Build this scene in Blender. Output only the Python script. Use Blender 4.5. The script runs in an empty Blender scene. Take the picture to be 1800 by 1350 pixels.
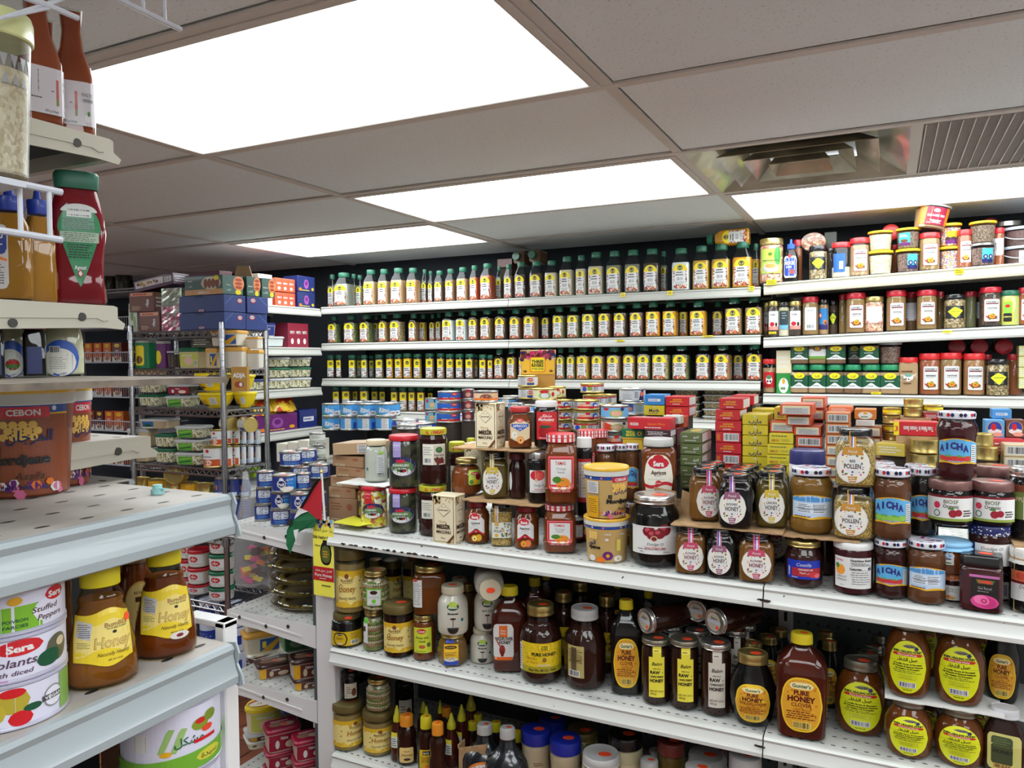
import bpy,math,random
from mathutils import Vector
random.seed(7)
sc=bpy.context.scene
COL=sc.collection
PI=math.pi
# ------------------------------------------------------------------ camera, world, exposure, large lights
CAM=Vector((0,0,1.65));FPX=1339.3
_y,_p,_r=math.radians(26.25),math.radians(-1.97),math.radians(-.47)
FW=Vector((-math.sin(_y)*math.cos(_p),math.cos(_y)*math.cos(_p),math.sin(_p)))
_R=Vector((math.cos(_y),math.sin(_y),0));_U=_R.cross(FW)
RT=_R*math.cos(_r)+_U*math.sin(_r);UP=_U*math.cos(_r)-_R*math.sin(_r)
cd=bpy.data.cameras.new('camera');cam=bpy.data.objects.new('camera',cd);COL.objects.link(cam)
from mathutils import Matrix
cam.matrix_world=Matrix(((RT.x,UP.x,-FW.x,CAM.x),(RT.y,UP.y,-FW.y,CAM.y),(RT.z,UP.z,-FW.z,CAM.z),(0,0,0,1)))
cd.sensor_fit='HORIZONTAL';cd.sensor_width=36;cd.lens=36*FPX/1800;cd.clip_start=.02;cd.clip_end=50
sc.camera=cam
w=bpy.data.worlds.new('world');sc.world=w;w.use_nodes=True
w.node_tree.nodes['Background'].inputs[0].default_value=(.9,.95,1,1)
w.node_tree.nodes['Background'].inputs[1].default_value=.05
sc.view_settings.view_transform='Standard';sc.view_settings.look='None'
sc.view_settings.exposure=0.05;sc.view_settings.gamma=1
sc.view_settings.use_curve_mapping=False
LAMP_STRENGTH=7.7
ZC=2.235
GX0,GY0,GW,GD=-1.766,.9826,1.22,.61
def ray(x,y):return FW+RT*((x-900)/FPX)+UP*((675-y)/FPX)
def atX(x,y,X):d=ray(x,y);return CAM+d*((X-CAM.x)/d.x)
def atY(x,y,Y):d=ray(x,y);return CAM+d*(Y/d.y)
def atZ(x,y,Z):d=ray(x,y);return CAM+d*((Z-CAM.z)/d.z)
def depth(P):return(Vector(P)-CAM).dot(FW)
# ------------------------------------------------------------------ materials
_M={}
def srgb(c):
 return tuple(((v/255)/12.92 if v/255<=.04045 else((v/255+.055)/1.055)**2.4)for v in c)
def mat(name,c,rough=.5,metal=0,coat=0,spec=.5,noise=None,bump=None,trans=0,speck=None):
 """procedural material; c is an sRGB triple (0-255)."""
 if name in _M:return _M[name]
 m=bpy.data.materials.new(name);m.use_nodes=True;_M[name]=m
 nt=m.node_tree;b=nt.nodes['Principled BSDF']
 lc=srgb(c)+(1,)
 b.inputs['Base Color'].default_value=lc;b.inputs['Roughness'].default_value=rough
 b.inputs['Metallic'].default_value=metal;b.inputs['Coat Weight'].default_value=coat
 b.inputs['Coat Roughness'].default_value=.04
 b.inputs['Specular IOR Level'].default_value=spec
 b.inputs['Transmission Weight'].default_value=trans
 tc=None
 if noise or bump or speck:
  tc=nt.nodes.new('ShaderNodeTexCoord')
 if noise:
  n=nt.nodes.new('ShaderNodeTexNoise');n.inputs['Scale'].default_value=noise[0];n.inputs['Detail'].default_value=4
  r=nt.nodes.new('ShaderNodeValToRGB');r.color_ramp.elements[0].position=noise[2];r.color_ramp.elements[1].position=noise[3]
  r.color_ramp.elements[0].color=lc;r.color_ramp.elements[1].color=srgb(noise[1])+(1,)
  nt.links.new(tc.outputs['Object'],n.inputs['Vector']);nt.links.new(n.outputs['Fac'],r.inputs['Fac'])
  nt.links.new(r.outputs['Color'],b.inputs['Base Color'])
 if speck:
  v=nt.nodes.new('ShaderNodeTexVoronoi');v.inputs['Scale'].default_value=speck[0]
  r=nt.nodes.new('ShaderNodeValToRGB');r.color_ramp.interpolation='CONSTANT'
  cs=speck[1]
  while len(r.color_ramp.elements)<len(cs):r.color_ramp.elements.new(.5)
  for i,q in enumerate(cs):
   r.color_ramp.elements[i].position=i/len(cs);r.color_ramp.elements[i].color=srgb(q)+(1,)
  s=nt.nodes.new('ShaderNodeSeparateColor')
  nt.links.new(tc.outputs['Object'],v.inputs['Vector']);nt.links.new(v.outputs['Color'],s.inputs[0])
  nt.links.new(s.outputs[0],r.inputs['Fac']);nt.links.new(r.outputs['Color'],b.inputs['Base Color'])
  bp=nt.nodes.new('ShaderNodeBump');bp.inputs['Strength'].default_value=.35;bp.inputs['Distance'].default_value=.002;bp.invert=True
  nt.links.new(v.outputs['Distance'],bp.inputs['Height']);nt.links.new(bp.outputs['Normal'],b.inputs['Normal'])
 if bump:
  n2=nt.nodes.new('ShaderNodeTexNoise');n2.inputs['Scale'].default_value=bump[0];n2.inputs['Detail'].default_value=3
  bp=nt.nodes.new('ShaderNodeBump');bp.inputs['Strength'].default_value=bump[1];bp.inputs['Distance'].default_value=bump[2]
  nt.links.new(tc.outputs['Object'],n2.inputs['Vector']);nt.links.new(n2.outputs['Fac'],bp.inputs['Height'])
  nt.links.new(bp.outputs['Normal'],b.inputs['Normal'])
 return m
def clear(name,tint=(255,255,255),rough=.03,amount=1.0):
 """thin clear plastic or glass wall: transparent with a fresnel gloss."""
 if name in _M:return _M[name]
 m=bpy.data.materials.new(name);m.use_nodes=True;_M[name]=m
 nt=m.node_tree;nt.nodes.clear()
 o=nt.nodes.new('ShaderNodeOutputMaterial');mx=nt.nodes.new('ShaderNodeMixShader')
 t=nt.nodes.new('ShaderNodeBsdfTransparent');g=nt.nodes.new('ShaderNodeBsdfGlossy');f=nt.nodes.new('ShaderNodeFresnel')
 t.inputs[0].default_value=srgb(tint)+(1,);g.inputs['Roughness'].default_value=rough;f.inputs[0].default_value=1.45
 mul=nt.nodes.new('ShaderNodeMath');mul.operation='MULTIPLY';mul.use_clamp=True;mul.inputs[1].default_value=1.3*amount
 ge=nt.nodes.new('ShaderNodeNewGeometry')
 nb=nt.nodes.new('ShaderNodeMath');nb.operation='SUBTRACT';nb.inputs[0].default_value=1
 m2=nt.nodes.new('ShaderNodeMath');m2.operation='MULTIPLY'
 nt.links.new(f.outputs[0],mul.inputs[0]);nt.links.new(ge.outputs['Backfacing'],nb.inputs[1])
 nt.links.new(mul.outputs[0],m2.inputs[0]);nt.links.new(nb.outputs[0],m2.inputs[1])
 nt.links.new(m2.outputs[0],mx.inputs[0]);nt.links.new(t.outputs[0],mx.inputs[1]);nt.links.new(g.outputs[0],mx.inputs[2])
 nt.links.new(mx.outputs[0],o.inputs[0]);return m
NAMED=dict(white=(222,223,222),offwhite=(226,222,208),black=(22,22,24),grey=(140,140,140),lgrey=(190,190,188),dgrey=(70,70,72),yellow=(244,222,30),gold=(222,168,30),orange=(232,120,30),red=(200,24,34),dred=(120,16,28),maroon=(92,22,34),pink=(214,110,150),rose=(226,60,140),green=(20,128,76),dgreen=(14,80,52),lime=(150,200,60),olive=(92,104,52),blue=(28,70,180),navy=(22,30,92),lblue=(110,176,226),sky=(120,190,235),teal=(20,110,110),brown=(108,64,36),dbrown=(60,36,24),tan=(188,150,106),kraft=(176,142,100),cream=(240,226,170),lilac=(164,150,204),purple=(104,34,110),sticker=(255,84,44),leaf=(70,130,50),beige=(214,196,160),skin=(226,180,150),lyellow=(236,232,120))
def C(c):
 """printed colour"""
 if isinstance(c,bpy.types.Material):return c
 if c in _M:return _M[c]
 rgb=NAMED[c]if isinstance(c,str)else c
 key='print_%s'%(c if isinstance(c,str)else '%d_%d_%d'%c)
 return mat(key,rgb,.38,0,.15)
# ------------------------------------------------------------------ mesh builder
class MB:
 def __init__(s):s.v=[];s.f=[];s.m=[];s.mats=[]
 def mi(s,m):
  m=C(m)
  if m not in s.mats:s.mats.append(m)
  return s.mats.index(m)
 def add(s,vs,fs,m):
  o=len(s.v);k=s.mi(m);s.v+=[tuple(q)for q in vs]
  for f in fs:s.f.append([i+o for i in f]);s.m.append(k)
  return s
 def box(s,x0,y0,z0,x1,y1,z1,m,bev=0):
  if bev:
   b=min(bev,(x1-x0)/2.1,(y1-y0)/2.1,(z1-z0)/2.1);vs=[]
   for(x,sx)in((x0,1),(x1,-1)):
    for(y,sy)in((y0,1),(y1,-1)):
     for(z,sz)in((z0,1),(z1,-1)):
      vs+=[(x,y+b*sy,z+b*sz),(x+b*sx,y,z+b*sz),(x+b*sx,y+b*sy,z)]
   def I(a,c,d,k):return(a*4+c*2+d)*3+k
   fs=[]
   for a in(0,1):fs.append([I(a,0,0,0),I(a,1,0,0),I(a,1,1,0),I(a,0,1,0)][::(-1 if a==0 else 1)])
   for a in(0,1):fs.append([I(0,a,0,1),I(1,a,0,1),I(1,a,1,1),I(0,a,1,1)][::(1 if a==0 else-1)])
   for a in(0,1):fs.append([I(0,0,a,2),I(1,0,a,2),I(1,1,a,2),I(0,1,a,2)][::(-1 if a==0 else 1)])
   for a in(0,1):
    for c in(0,1):
     fs.append([I(0,a,c,1),I(0,a,c,2),I(1,a,c,2),I(1,a,c,1)])
     fs.append([I(a,0,c,0),I(a,0,c,2),I(a,1,c,2),I(a,1,c,0)])
     fs.append([I(a,c,0,0),I(a,c,0,1),I(a,c,1,1),I(a,c,1,0)])
     for d in(0,1):fs.append([I(a,c,d,0),I(a,c,d,1),I(a,c,d,2)])
   return s.add(vs,fs,m)
  vs=[(x,y,z)for x in(x0,x1)for y in(y0,y1)for z in(z0,z1)]
  return s.add(vs,[(0,1,3,2),(4,6,7,5),(0,4,5,1),(2,3,7,6),(0,2,6,4),(1,5,7,3)],m)
 def tube(s,pts,r,m,n=6,close=False):
  pts=[Vector(p)for p in pts];k=len(pts);vs=[]
  pu=None
  for i,p in enumerate(pts):
   if close:t=pts[(i+1)%k]-pts[i-1]
   else:t=pts[min(i+1,k-1)]-pts[max(i-1,0)]
   t.normalize()
   if pu is None:pu=t.orthogonal()
   pu=(pu-t*pu.dot(t));pu.normalize();q=t.cross(pu)
   rr=r[i]if isinstance(r,(list,tuple))else r
   vs+=[p+(pu*math.cos(2*PI*j/n)+q*math.sin(2*PI*j/n))*rr for j in range(n)]
  fs=[]
  for i in range(k if close else k-1):
   a,b=i*n,((i+1)%k)*n
   fs+=[(a+j,a+(j+1)%n,b+(j+1)%n,b+j)for j in range(n)]
  if not close:fs+=[tuple(range(n))[::-1],tuple(range((k-1)*n,k*n))]
  return s.add(vs,fs,m)
 def lathe(s,prof,outline,m,ratio=1,cap0=True,cap1=True,cx=0,cy=0):
  n=len(outline);vs=[]
  for z,r in prof:vs+=[(cx+x*r,cy+y*r*ratio,z)for x,y in outline]
  fs=[]
  for i in range(len(prof)-1):
   fs+=[(i*n+j,i*n+(j+1)%n,(i+1)*n+(j+1)%n,(i+1)*n+j)for j in range(n)]
  if cap0:fs.append(tuple(range(n))[::-1])
  if cap1:fs.append(tuple(range((len(prof)-1)*n,len(prof)*n)))
  return s.add(vs,fs,m)
 def prism(s,poly,z0,z1,m,axis='z'):
  n=len(poly)
  def P(a,b,c):return{'z':(a,b,c),'y':(a,c,b),'x':(c,a,b)}[axis]
  vs=[P(a,b,z0)for a,b in poly]+[P(a,b,z1)for a,b in poly]
  fs=[tuple(range(n))[::-1],tuple(range(n,2*n))]+[(j,(j+1)%n,n+(j+1)%n,n+j)for j in range(n)]
  return s.add(vs,fs,m)
 def mesh(s,name,smooth=35):
  me=bpy.data.meshes.new(name);me.from_pydata(s.v,[],s.f)
  for m in s.mats:me.materials.append(m)
  me.polygons.foreach_set('material_index',s.m)
  me.validate();me.update()
  if smooth:
   me.shade_smooth();me.set_sharp_from_angle(angle=math.radians(smooth))
  return me
 def build(s,name,parent=None,loc=None,rz=None,smooth=35):
  o=bpy.data.objects.new(name,s.mesh(name,smooth));COL.objects.link(o);o.parent=parent
  if loc:o.location=loc
  if rz:o.rotation_euler.z=rz
  return o
def fixnormals(me):
 import bmesh
 bm=bmesh.new();bm.from_mesh(me);bmesh.ops.recalc_face_normals(bm,faces=bm.faces);bm.to_mesh(me);bm.free()
def empty(name,loc=(0,0,0),rz=0):
 o=bpy.data.objects.new(name,None);COL.objects.link(o);o.location=loc;o.rotation_euler.z=rz;o.empty_display_size=.02
 return o
def tag(o,label,cat,group=None):
 o['label']=label;o['category']=cat
 if group:o['group']=group
 return o
def struct(o):o['kind']='structure';return o
# ------------------------------------------------------------------ outlines (counter-clockwise from the front centre)
def circ(n=28):return[(math.sin(2*PI*i/n),-math.cos(2*PI*i/n))for i in range(n)]
def sq(p=6,n=36):
 o=[]
 for i in range(n):
  a=2*PI*i/n;x,y=math.sin(a),-math.cos(a)
  k=(abs(x)**p+abs(y)**p)**(-1/p);o.append((x*k,y*k))
 return o
def poly(n,tw=0):
 o=[]
 for i in range(n*4):
  a=2*PI*i/(n*4);k=(a+PI/n)%(2*PI/n)-PI/n
  r=math.cos(PI/n)/math.cos(k)if n<20 else 1
  r=min(r,.985)/.985*1.0
  o.append((math.sin(a)*r,-math.cos(a)*r))
 mx=max(abs(x)for x,y in o)
 return[(x/mx,y/mx)for x,y in o]
def ribbed(n=30,d=.05):return[(math.sin(PI*i/n)*(1-d*(i%2)),-math.cos(PI*i/n)*(1-d*(i%2)))for i in range(2*n)]
OUT={'c':circ(),'s':sq(5),'S':sq(9),'o':poly(8),'h':poly(6),'C':circ(40)}
# ------------------------------------------------------------------ surface on which labels are laid
class Surf:
 def __init__(s,prof,out='c',ratio=1):
  s.prof=prof;s.out=OUT[out]if isinstance(out,str)else out;s.ratio=ratio
  pts=[Vector((x,y*ratio))for x,y in s.out];s.pts=pts;n=len(pts)
  s.cum=[0]
  for i in range(n):s.cum.append(s.cum[-1]+(pts[(i+1)%n]-pts[i]).length)
 def r(s,z):
  p=s.prof
  if z<=p[0][0]:return p[0][1]
  for(a,ra),(b,rb)in zip(p,p[1:]):
   if z<=b:return ra+(rb-ra)*((z-a)/(b-a)if b>a else 1)
  return p[-1][1]
 def pt(s,u,z,off):
  r=s.r(z);t=(u/r)%s.cum[-1];n=len(s.pts)
  lo,hi=0,n
  while hi-lo>1:
   mid=(lo+hi)//2
   if s.cum[mid]<=t:lo=mid
   else:hi=mid
  a,b=s.pts[lo],s.pts[(lo+1)%n];L=s.cum[lo+1]-s.cum[lo];k=(t-s.cum[lo])/L
  P=a.lerp(b,k)
  def nm(i):
   d=s.pts[(i+1)%n]-s.pts[i-1];return Vector((d.y,-d.x)).normalized()
  N=nm(lo).lerp(nm((lo+1)%n),k).normalized()
  return(P.x*r+N.x*off,P.y*r+N.y*off,z)
class Flat:
 """flat face; o origin, ex / ez unit vectors, n normal"""
 def __init__(s,o,ex=(1,0,0),ez=(0,0,1),n=(0,-1,0)):s.o,s.ex,s.ez,s.n=map(Vector,(o,ex,ez,n))
 def pt(s,u,z,off):return tuple(s.o+s.ex*u+s.ez*z+s.n*off)
# ------------------------------------------------------------------ text
_T={}
AR={}
def shape_ar(t):return t
def text2d(txt,bold=0):
 k=(txt,bold)
 if k in _T:return _T[k]
 cu=bpy.data.curves.new('txt','FONT');cu.body=txt;cu.size=1;cu.resolution_u=2;cu.align_x='CENTER';cu.offset=bold;cu.fill_mode='FRONT'
 ob=bpy.data.objects.new('txt',cu);me=ob.to_mesh()
 vs=[(v.co.x,v.co.y)for v in me.vertices];fs=[tuple(p.vertices)for p in me.polygons]
 ob.to_mesh_clear();bpy.data.objects.remove(ob);bpy.data.curves.remove(cu)
 if vs:
  x0=min(x for x,y in vs);x1=max(x for x,y in vs);y0=min(y for x,y in vs);y1=max(y for x,y in vs)
 else:x0=y0=0;x1=y1=1
 _T[k]=(vs,fs,x0,x1,y0,y1);return _T[k]
class Art(MB):
 """flat print wrapped on a surface, op by op, each a hair above the last"""
 def __init__(s,surf,off=.0004,step=.00008,cell=.004):super().__init__();s.S=surf;s.o=off;s.step=step;s.cell=cell
 def col(s,x0,x1,top,bot,m,n=None,k=None):
  n=n or max(1,math.ceil((x1-x0)/s.cell));s.o+=s.step
  if k is None:
   k=1 if isinstance(s.S,Flat)else max(1,math.ceil(abs(top((x0+x1)/2)-bot((x0+x1)/2))/(s.cell*2)))
  if isinstance(s.S,Flat)and n>24:n=24
  vs=[]
  for i in range(n+1):
   x=x0+(x1-x0)*i/n;t,b=top(x),bot(x)
   for j in range(k+1):vs.append(s.S.pt(x,b+(t-b)*j/k,s.o))
  fs=[(i*(k+1)+j,(i+1)*(k+1)+j,(i+1)*(k+1)+j+1,i*(k+1)+j+1)for i in range(n)for j in range(k)]
  s.add(vs,fs,m);return s
 def r(s,x0,y0,x1,y1,m):
  if isinstance(s.S,Flat):return s.col(x0,x1,lambda x:y1,lambda x:y0,m,1,1)
  return s.col(x0,x1,lambda x:y1,lambda x:y0,m)
 def rr(s,x0,y0,x1,y1,q,m):
  def e(x):
   d=max(0,q-min(x-x0,x1-x));return q-math.sqrt(max(0,q*q-d*d))
  n=max(10,math.ceil((x1-x0)/s.cell))
  return s.col(x0,x1,lambda x:y1-e(x),lambda x:y0+e(x),m,n)
 def e(s,cx,cy,rx,ry,m,n=None,y0=-1,y1=1):
  n=n or max(10,math.ceil(2*rx/s.cell))
  h=lambda x:math.sqrt(max(0,1-((x-cx)/rx)**2))
  return s.col(cx-rx*.999,cx+rx*.999,lambda x:cy+ry*min(h(x),y1),lambda x:cy+ry*max(-h(x),y0),m,n)
 def barrel(s,cx,cy,rx,ry,m,p=2.8):
  n=max(12,math.ceil(2*rx/s.cell));h=lambda x:(max(0,1-abs((x-cx)/rx)**p))**.5
  return s.col(cx-rx*.999,cx+rx*.999,lambda x:cy+ry*h(x),lambda x:cy-ry*h(x),m,n)
 def pg(s,pts,m):
  if not isinstance(s.S,Flat)and len(pts)>2 and max(p[0]for p in pts)-min(p[0]for p in pts)>s.cell*1.5:
   def ys(x):
    o=[]
    for(xa,ya),(xb,yb)in zip(pts,pts[1:]+pts[:1]):
     if xa!=xb and min(xa,xb)<=x<=max(xa,xb):o.append(ya+(yb-ya)*(x-xa)/(xb-xa))
    return o or[pts[0][1]]
   a,b=min(p[0]for p in pts)+1e-6,max(p[0]for p in pts)-1e-6
   return s.col(a,b,lambda x:max(ys(x)),lambda x:min(ys(x)),m,max(6,math.ceil((b-a)/s.cell)))
  s.o+=s.step;s.add([s.S.pt(x,y,s.o)for x,y in pts],[tuple(range(len(pts)))],m);return s
 def t(s,cx,cy,h,m,txt,wmax=None,bold=.02,sl=0,flip=False,up=False,arc=0):
  """text centred at cx,cy with cap height h, squeezed into wmax"""
  vs,fs,x0,x1,y0,y1=text2d(txt,bold)
  if not vs:return s
  cap=.72;k=h/cap;kx=k
  if wmax and(x1-x0)*k>wmax:kx=wmax/(x1-x0)
  mx=(x0+x1)/2;s.o+=s.step;P=[]
  for x,y in vs:
   a,b=(x-mx)*kx+sl*y*k,(y-cap/2)*k
   if arc:b-=a*a*arc
   if flip:a,b=-a,-b
   if up:a,b=-b,a
   P.append(s.S.pt(cx+a,cy+b,s.o))
  s.add(P,fs,m);return s
 def lines(s,x0,y0,x1,y1,n,m,fill=.45,seed=1):
  """rows of print too small to read"""
  rr=random.Random(seed);s.o+=s.step;lh=(y1-y0)/n;vs=[];fs=[]
  for i in range(n):
   y=y1-(i+.5)*lh;x=x0+rr.random()*.08*(x1-x0);xe=x1-rr.random()*.25*(x1-x0)
   while x<xe:
    L=min((.06+.14*rr.random())*(x1-x0),xe-x);b=len(vs)
    vs+=[s.S.pt(x,y-lh*fill/2,s.o),s.S.pt(x+L,y-lh*fill/2,s.o),s.S.pt(x+L,y+lh*fill/2,s.o),s.S.pt(x,y+lh*fill/2,s.o)]
    fs.append((b,b+1,b+2,b+3));x+=L+.025*(x1-x0)
  s.add(vs,fs,m);return s
 def bars(s,x0,y0,x1,y1,m='black',n=16,bg='white',vert=False):
  if bg:s.r(x0,y0,x1,y1,bg)
  rr=random.Random(n);s.o+=s.step;w_=(x1-x0)*.9;vs=[];fs=[];x=x0+(x1-x0)*.05;u=w_/(n*2)
  for i in range(n):
   L=u*rr.choice((.6,1,1.5));b=len(vs)
   if vert:
    hh=(y1-y0)*.9/(n*2);ya=y0+(y1-y0)*.05+i*2*hh
    q=[(x0+(x1-x0)*.1,ya),(x1-(x1-x0)*.1,ya),(x1-(x1-x0)*.1,ya+hh*L/u),(x0+(x1-x0)*.1,ya+hh*L/u)]
   else:q=[(x,y0+(y1-y0)*.12),(x+L,y0+(y1-y0)*.12),(x+L,y1-(y1-y0)*.1),(x,y1-(y1-y0)*.1)]
   vs+=[s.S.pt(a,c,s.o)for a,c in q];fs.append((b,b+1,b+2,b+3));x+=u*2
  s.add(vs,fs,m);return s
 def dots(s,x0,y0,x1,y1,n,rad,cols,seed=3):
  rr=random.Random(seed);s.o+=s.step
  for i in range(n):
   cx,cy=x0+rr.random()*(x1-x0),y0+rr.random()*(y1-y0);q=rad*(.6+.6*rr.random())
   s.add([s.S.pt(cx+q*math.cos(a*PI/3),cy+q*math.sin(a*PI/3),s.o)for a in range(6)],[tuple(range(6))],cols[i%len(cols)])
  return s
# ------------------------------------------------------------------ kinds and placing
class Kind:
 def __init__(s,name,w,d,h):s.name,s.w,s.d,s.h,s.parts=name,w,d,h,[]
 def part(s,name,mb,label=None,sub=(),fix=False,smooth=35):
  me=mb.mesh(name,smooth)if isinstance(mb,MB)else mb
  if fix:fixnormals(me)
  s.parts.append((name,me,label,[(n,(b.mesh(n)if isinstance(b,MB)else b),l)for n,b,l in sub]));return s
_K={}
def kind(fn):
 def g(*a,**k):
  key=(fn.__name__,a,tuple(sorted(k.items())))
  if key not in _K:_K[key]=fn(*a,**k)
  return _K[key]
 g.__name__=fn.__name__;return g
def place(K,loc,label,cat,group=None,s=(1,1,1),rz=0,rx=0,ry=0):
 e=empty(K.name,loc);e.rotation_euler=(rx,ry,rz);e.scale=s
 for n,me,l,sub in K.parts:
  o=bpy.data.objects.new(n,me);COL.objects.link(o);o.parent=e
  if l:o['label']=l
  if n in('nuts','pastries','candies'):o['kind']='stuff'
  for n2,me2,l2 in sub:
   q=bpy.data.objects.new(n2,me2);COL.objects.link(q);q.parent=o
   if l2:q['label']=l2
 tag(e,label,cat,group);return e
def face(P):return math.atan2(P[0]-CAM.x,-(P[1]-CAM.y))+PI if False else-math.atan2(P[0],P[1])
def spot(x0,x1,ytop,z,Y):
 """from the two sides and the top of a thing in the picture, and the real height z and depth Y it stands at: place and size"""
 cx=(x0+x1)/2;P=atY(cx,675,Y)
 T=atY(cx,ytop,Y);B=Vector((T.x,Y,z));dp=depth((T.x,Y,(T.z+z)/2))
 return Vector((T.x,Y,z)),(x1-x0)/FPX*dp,T.z-z
def put(K,x0,x1,ytop,z,Y,label,cat,group=None,turn=0,dscale=None,facing=True,tilt=0,hh=None,rx=0):
 P,w_,h_=spot(x0,x1,ytop,z,Y)
 sx=w_/K.w;sz=(hh or h_)/K.h
 rz=(-math.atan2(P.x,P.y)if facing else 0)+turn
 return place(K,P,label,cat,group,(sx,sx if dscale is None else dscale*sx,sz),rz,rx,tilt)
ORD=['first','second','third','fourth','fifth','sixth','seventh','eighth','ninth','tenth','eleventh','twelfth','thirteenth','fourteenth','fifteenth','sixteenth','seventeenth','eighteenth','nineteenth','twentieth','twenty-first','twenty-second','twenty-third','twenty-fourth','twenty-fifth','twenty-sixth','twenty-seventh','twenty-eighth','twenty-ninth','thirtieth','thirty-first','thirty-second','thirty-third','thirty-fourth','thirty-fifth','thirty-sixth','thirty-seventh','thirty-eighth','thirty-ninth','fortieth']
# ------------------------------------------------------------------ Arabic letter joining
def _ar():
 base='آأؤإئابةتثجحخدذرزسشصضطظعغ';code=0xFE81;F={}
 for c in base:
  two=c in 'آأؤإاةدذرز'
  F[c]=(code,2 if two else 4);code+=2 if two else 4
 code=0xFED1
 for c in 'فقكلمنهوىي':
  two=c in 'وى';F[c]=(code,2 if two else 4);code+=2 if two else 4
 F['ء']=(0xFE80,1);return F
_ARF=_ar()
def ar(t):
 out=[]
 for wd in t.split(' '):
  r=''
  for i,c in enumerate(wd):
   if c not in _ARF:r+=c;continue
   code,n=_ARF[c]
   pv=i>0 and wd[i-1]in _ARF and _ARF[wd[i-1]][1]==4
   nx=i+1<len(wd)and wd[i+1]in _ARF and n==4 and _ARF[wd[i+1]][1]>=2
   k=(3 if pv else 2)if nx else(1 if pv and n>=2 else 0)
   r+=chr(code+k)
  out.append(r[::-1])
 return ' '.join(out[::-1])
# ------------------------------------------------------------------ materials of the place
TILE=mat('ceiling_tile',(236,246,250),.95,noise=(160,(192,197,198),.60,.74),bump=(160,.25,.002))
GRIDM=mat('ceiling_grid',(214,210,204),.6)
WALLM=mat('dark_wall',(44,50,58),.85,noise=(3,(52,58,66),.4,.7))
LWALL=mat('grey_wall',(150,156,162),.9)
PEG=None
def paint(name,rgb,chip=(40,38,36),amount=.70,rough=.35):
 m=mat(name,rgb,rough,coat=.25,noise=(38,chip,amount+.03,amount+.05));nt=m.node_tree
 g_=nt.nodes.new('ShaderNodeNewGeometry');n_=[q for q in nt.nodes if q.type=='TEX_NOISE'][0];nt.links.new(g_.outputs['Position'],n_.inputs['Vector']);return m
def perforated(name,rgb,sx,sy,hx,hy,hole=(38,36,34),rough=.5,axes='xy',dirt=True):
 """painted metal with punched rows of holes"""
 if name in _M:return _M[name]
 m=mat(name,rgb,rough);nt=m.node_tree;L=nt.links.new;b=nt.nodes['Principled BSDF']
 tc=nt.nodes.new('ShaderNodeTexCoord');sp=nt.nodes.new('ShaderNodeSeparateXYZ');L(tc.outputs['Object'],sp.inputs[0])
 def M(op,a,b_):
  n=nt.nodes.new('ShaderNodeMath');n.operation=op
  for i,q in enumerate((a,b_)):
   if isinstance(q,(int,float)):n.inputs[i].default_value=q
   else:L(q,n.inputs[i])
  return n.outputs[0]
 A=sp.outputs['XYZ'.index(axes[0].upper())];B=sp.outputs['XYZ'.index(axes[1].upper())]
 fx=M('ABSOLUTE',M('SUBTRACT',M('FRACT',M('ADD',M('DIVIDE',A,sx),100.0),0.0),.5),0.0)
 fy=M('ABSOLUTE',M('SUBTRACT',M('FRACT',M('ADD',M('DIVIDE',B,sy),100.0),0.0),.5),0.0)
 ex=M('DIVIDE',fx,hx/sx/2);ey=M('DIVIDE',fy,hy/sy/2)
 rad=M('ADD',M('POWER',ex,2.0),M('POWER',ey,2.0));h=M('LESS_THAN',rad,1.0)
 mx=nt.nodes.new('ShaderNodeMix');mx.data_type='RGBA'
 n=nt.nodes.new('ShaderNodeTexNoise');n.inputs['Scale'].default_value=7;n.inputs['Detail'].default_value=6
 r=nt.nodes.new('ShaderNodeValToRGB');r.color_ramp.elements[0].position=.45;r.color_ramp.elements[1].position=.75
 r.color_ramp.elements[0].color=srgb(rgb)+(1,);r.color_ramp.elements[1].color=srgb(tuple(int(v*(.72 if dirt else.96))for v in rgb))+(1,)
 L(tc.outputs['Object'],n.inputs['Vector']);L(n.outputs['Fac'],r.inputs['Fac'])
 L(h,mx.inputs['Factor']);L(r.outputs['Color'],mx.inputs['A']);mx.inputs['B'].default_value=srgb(hole)+(1,)
 L(mx.outputs['Result'],b.inputs['Base Color']);return m
DECK=perforated('perforated_deck',(206,206,202),.022,.042,.011,.0045)
DECKL=perforated('perforated_deck_dusty',(176,170,163),.05,.06,.017,.008)
PEGM=perforated('pegboard_metal',(80,88,92),.025,.05,.009,.009,axes='xz',dirt=False)
LIP=paint('white_lip_paint',(212,214,210))
LIPY=paint('cream_lip_paint',(186,182,162),amount=.78);LIP2=paint('dimmed_white_lip_paint',(186,187,180),amount=.76)  # back-shelf white paint with its colour darkened to offset the strong light
LIPL=paint('blue_grey_lip_paint',(158,168,172),(90,90,92),.72)
BRK=paint('bracket_paint',(190,186,170),(110,106,98),.74)
UPR=paint('upright_paint',(226,226,226),(110,110,110),.76)
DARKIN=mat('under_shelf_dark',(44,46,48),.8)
CHROME=mat('chrome',(176,176,180),.27,1)
WIREW=mat('white_coated_wire',(205,210,220),.4)
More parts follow.
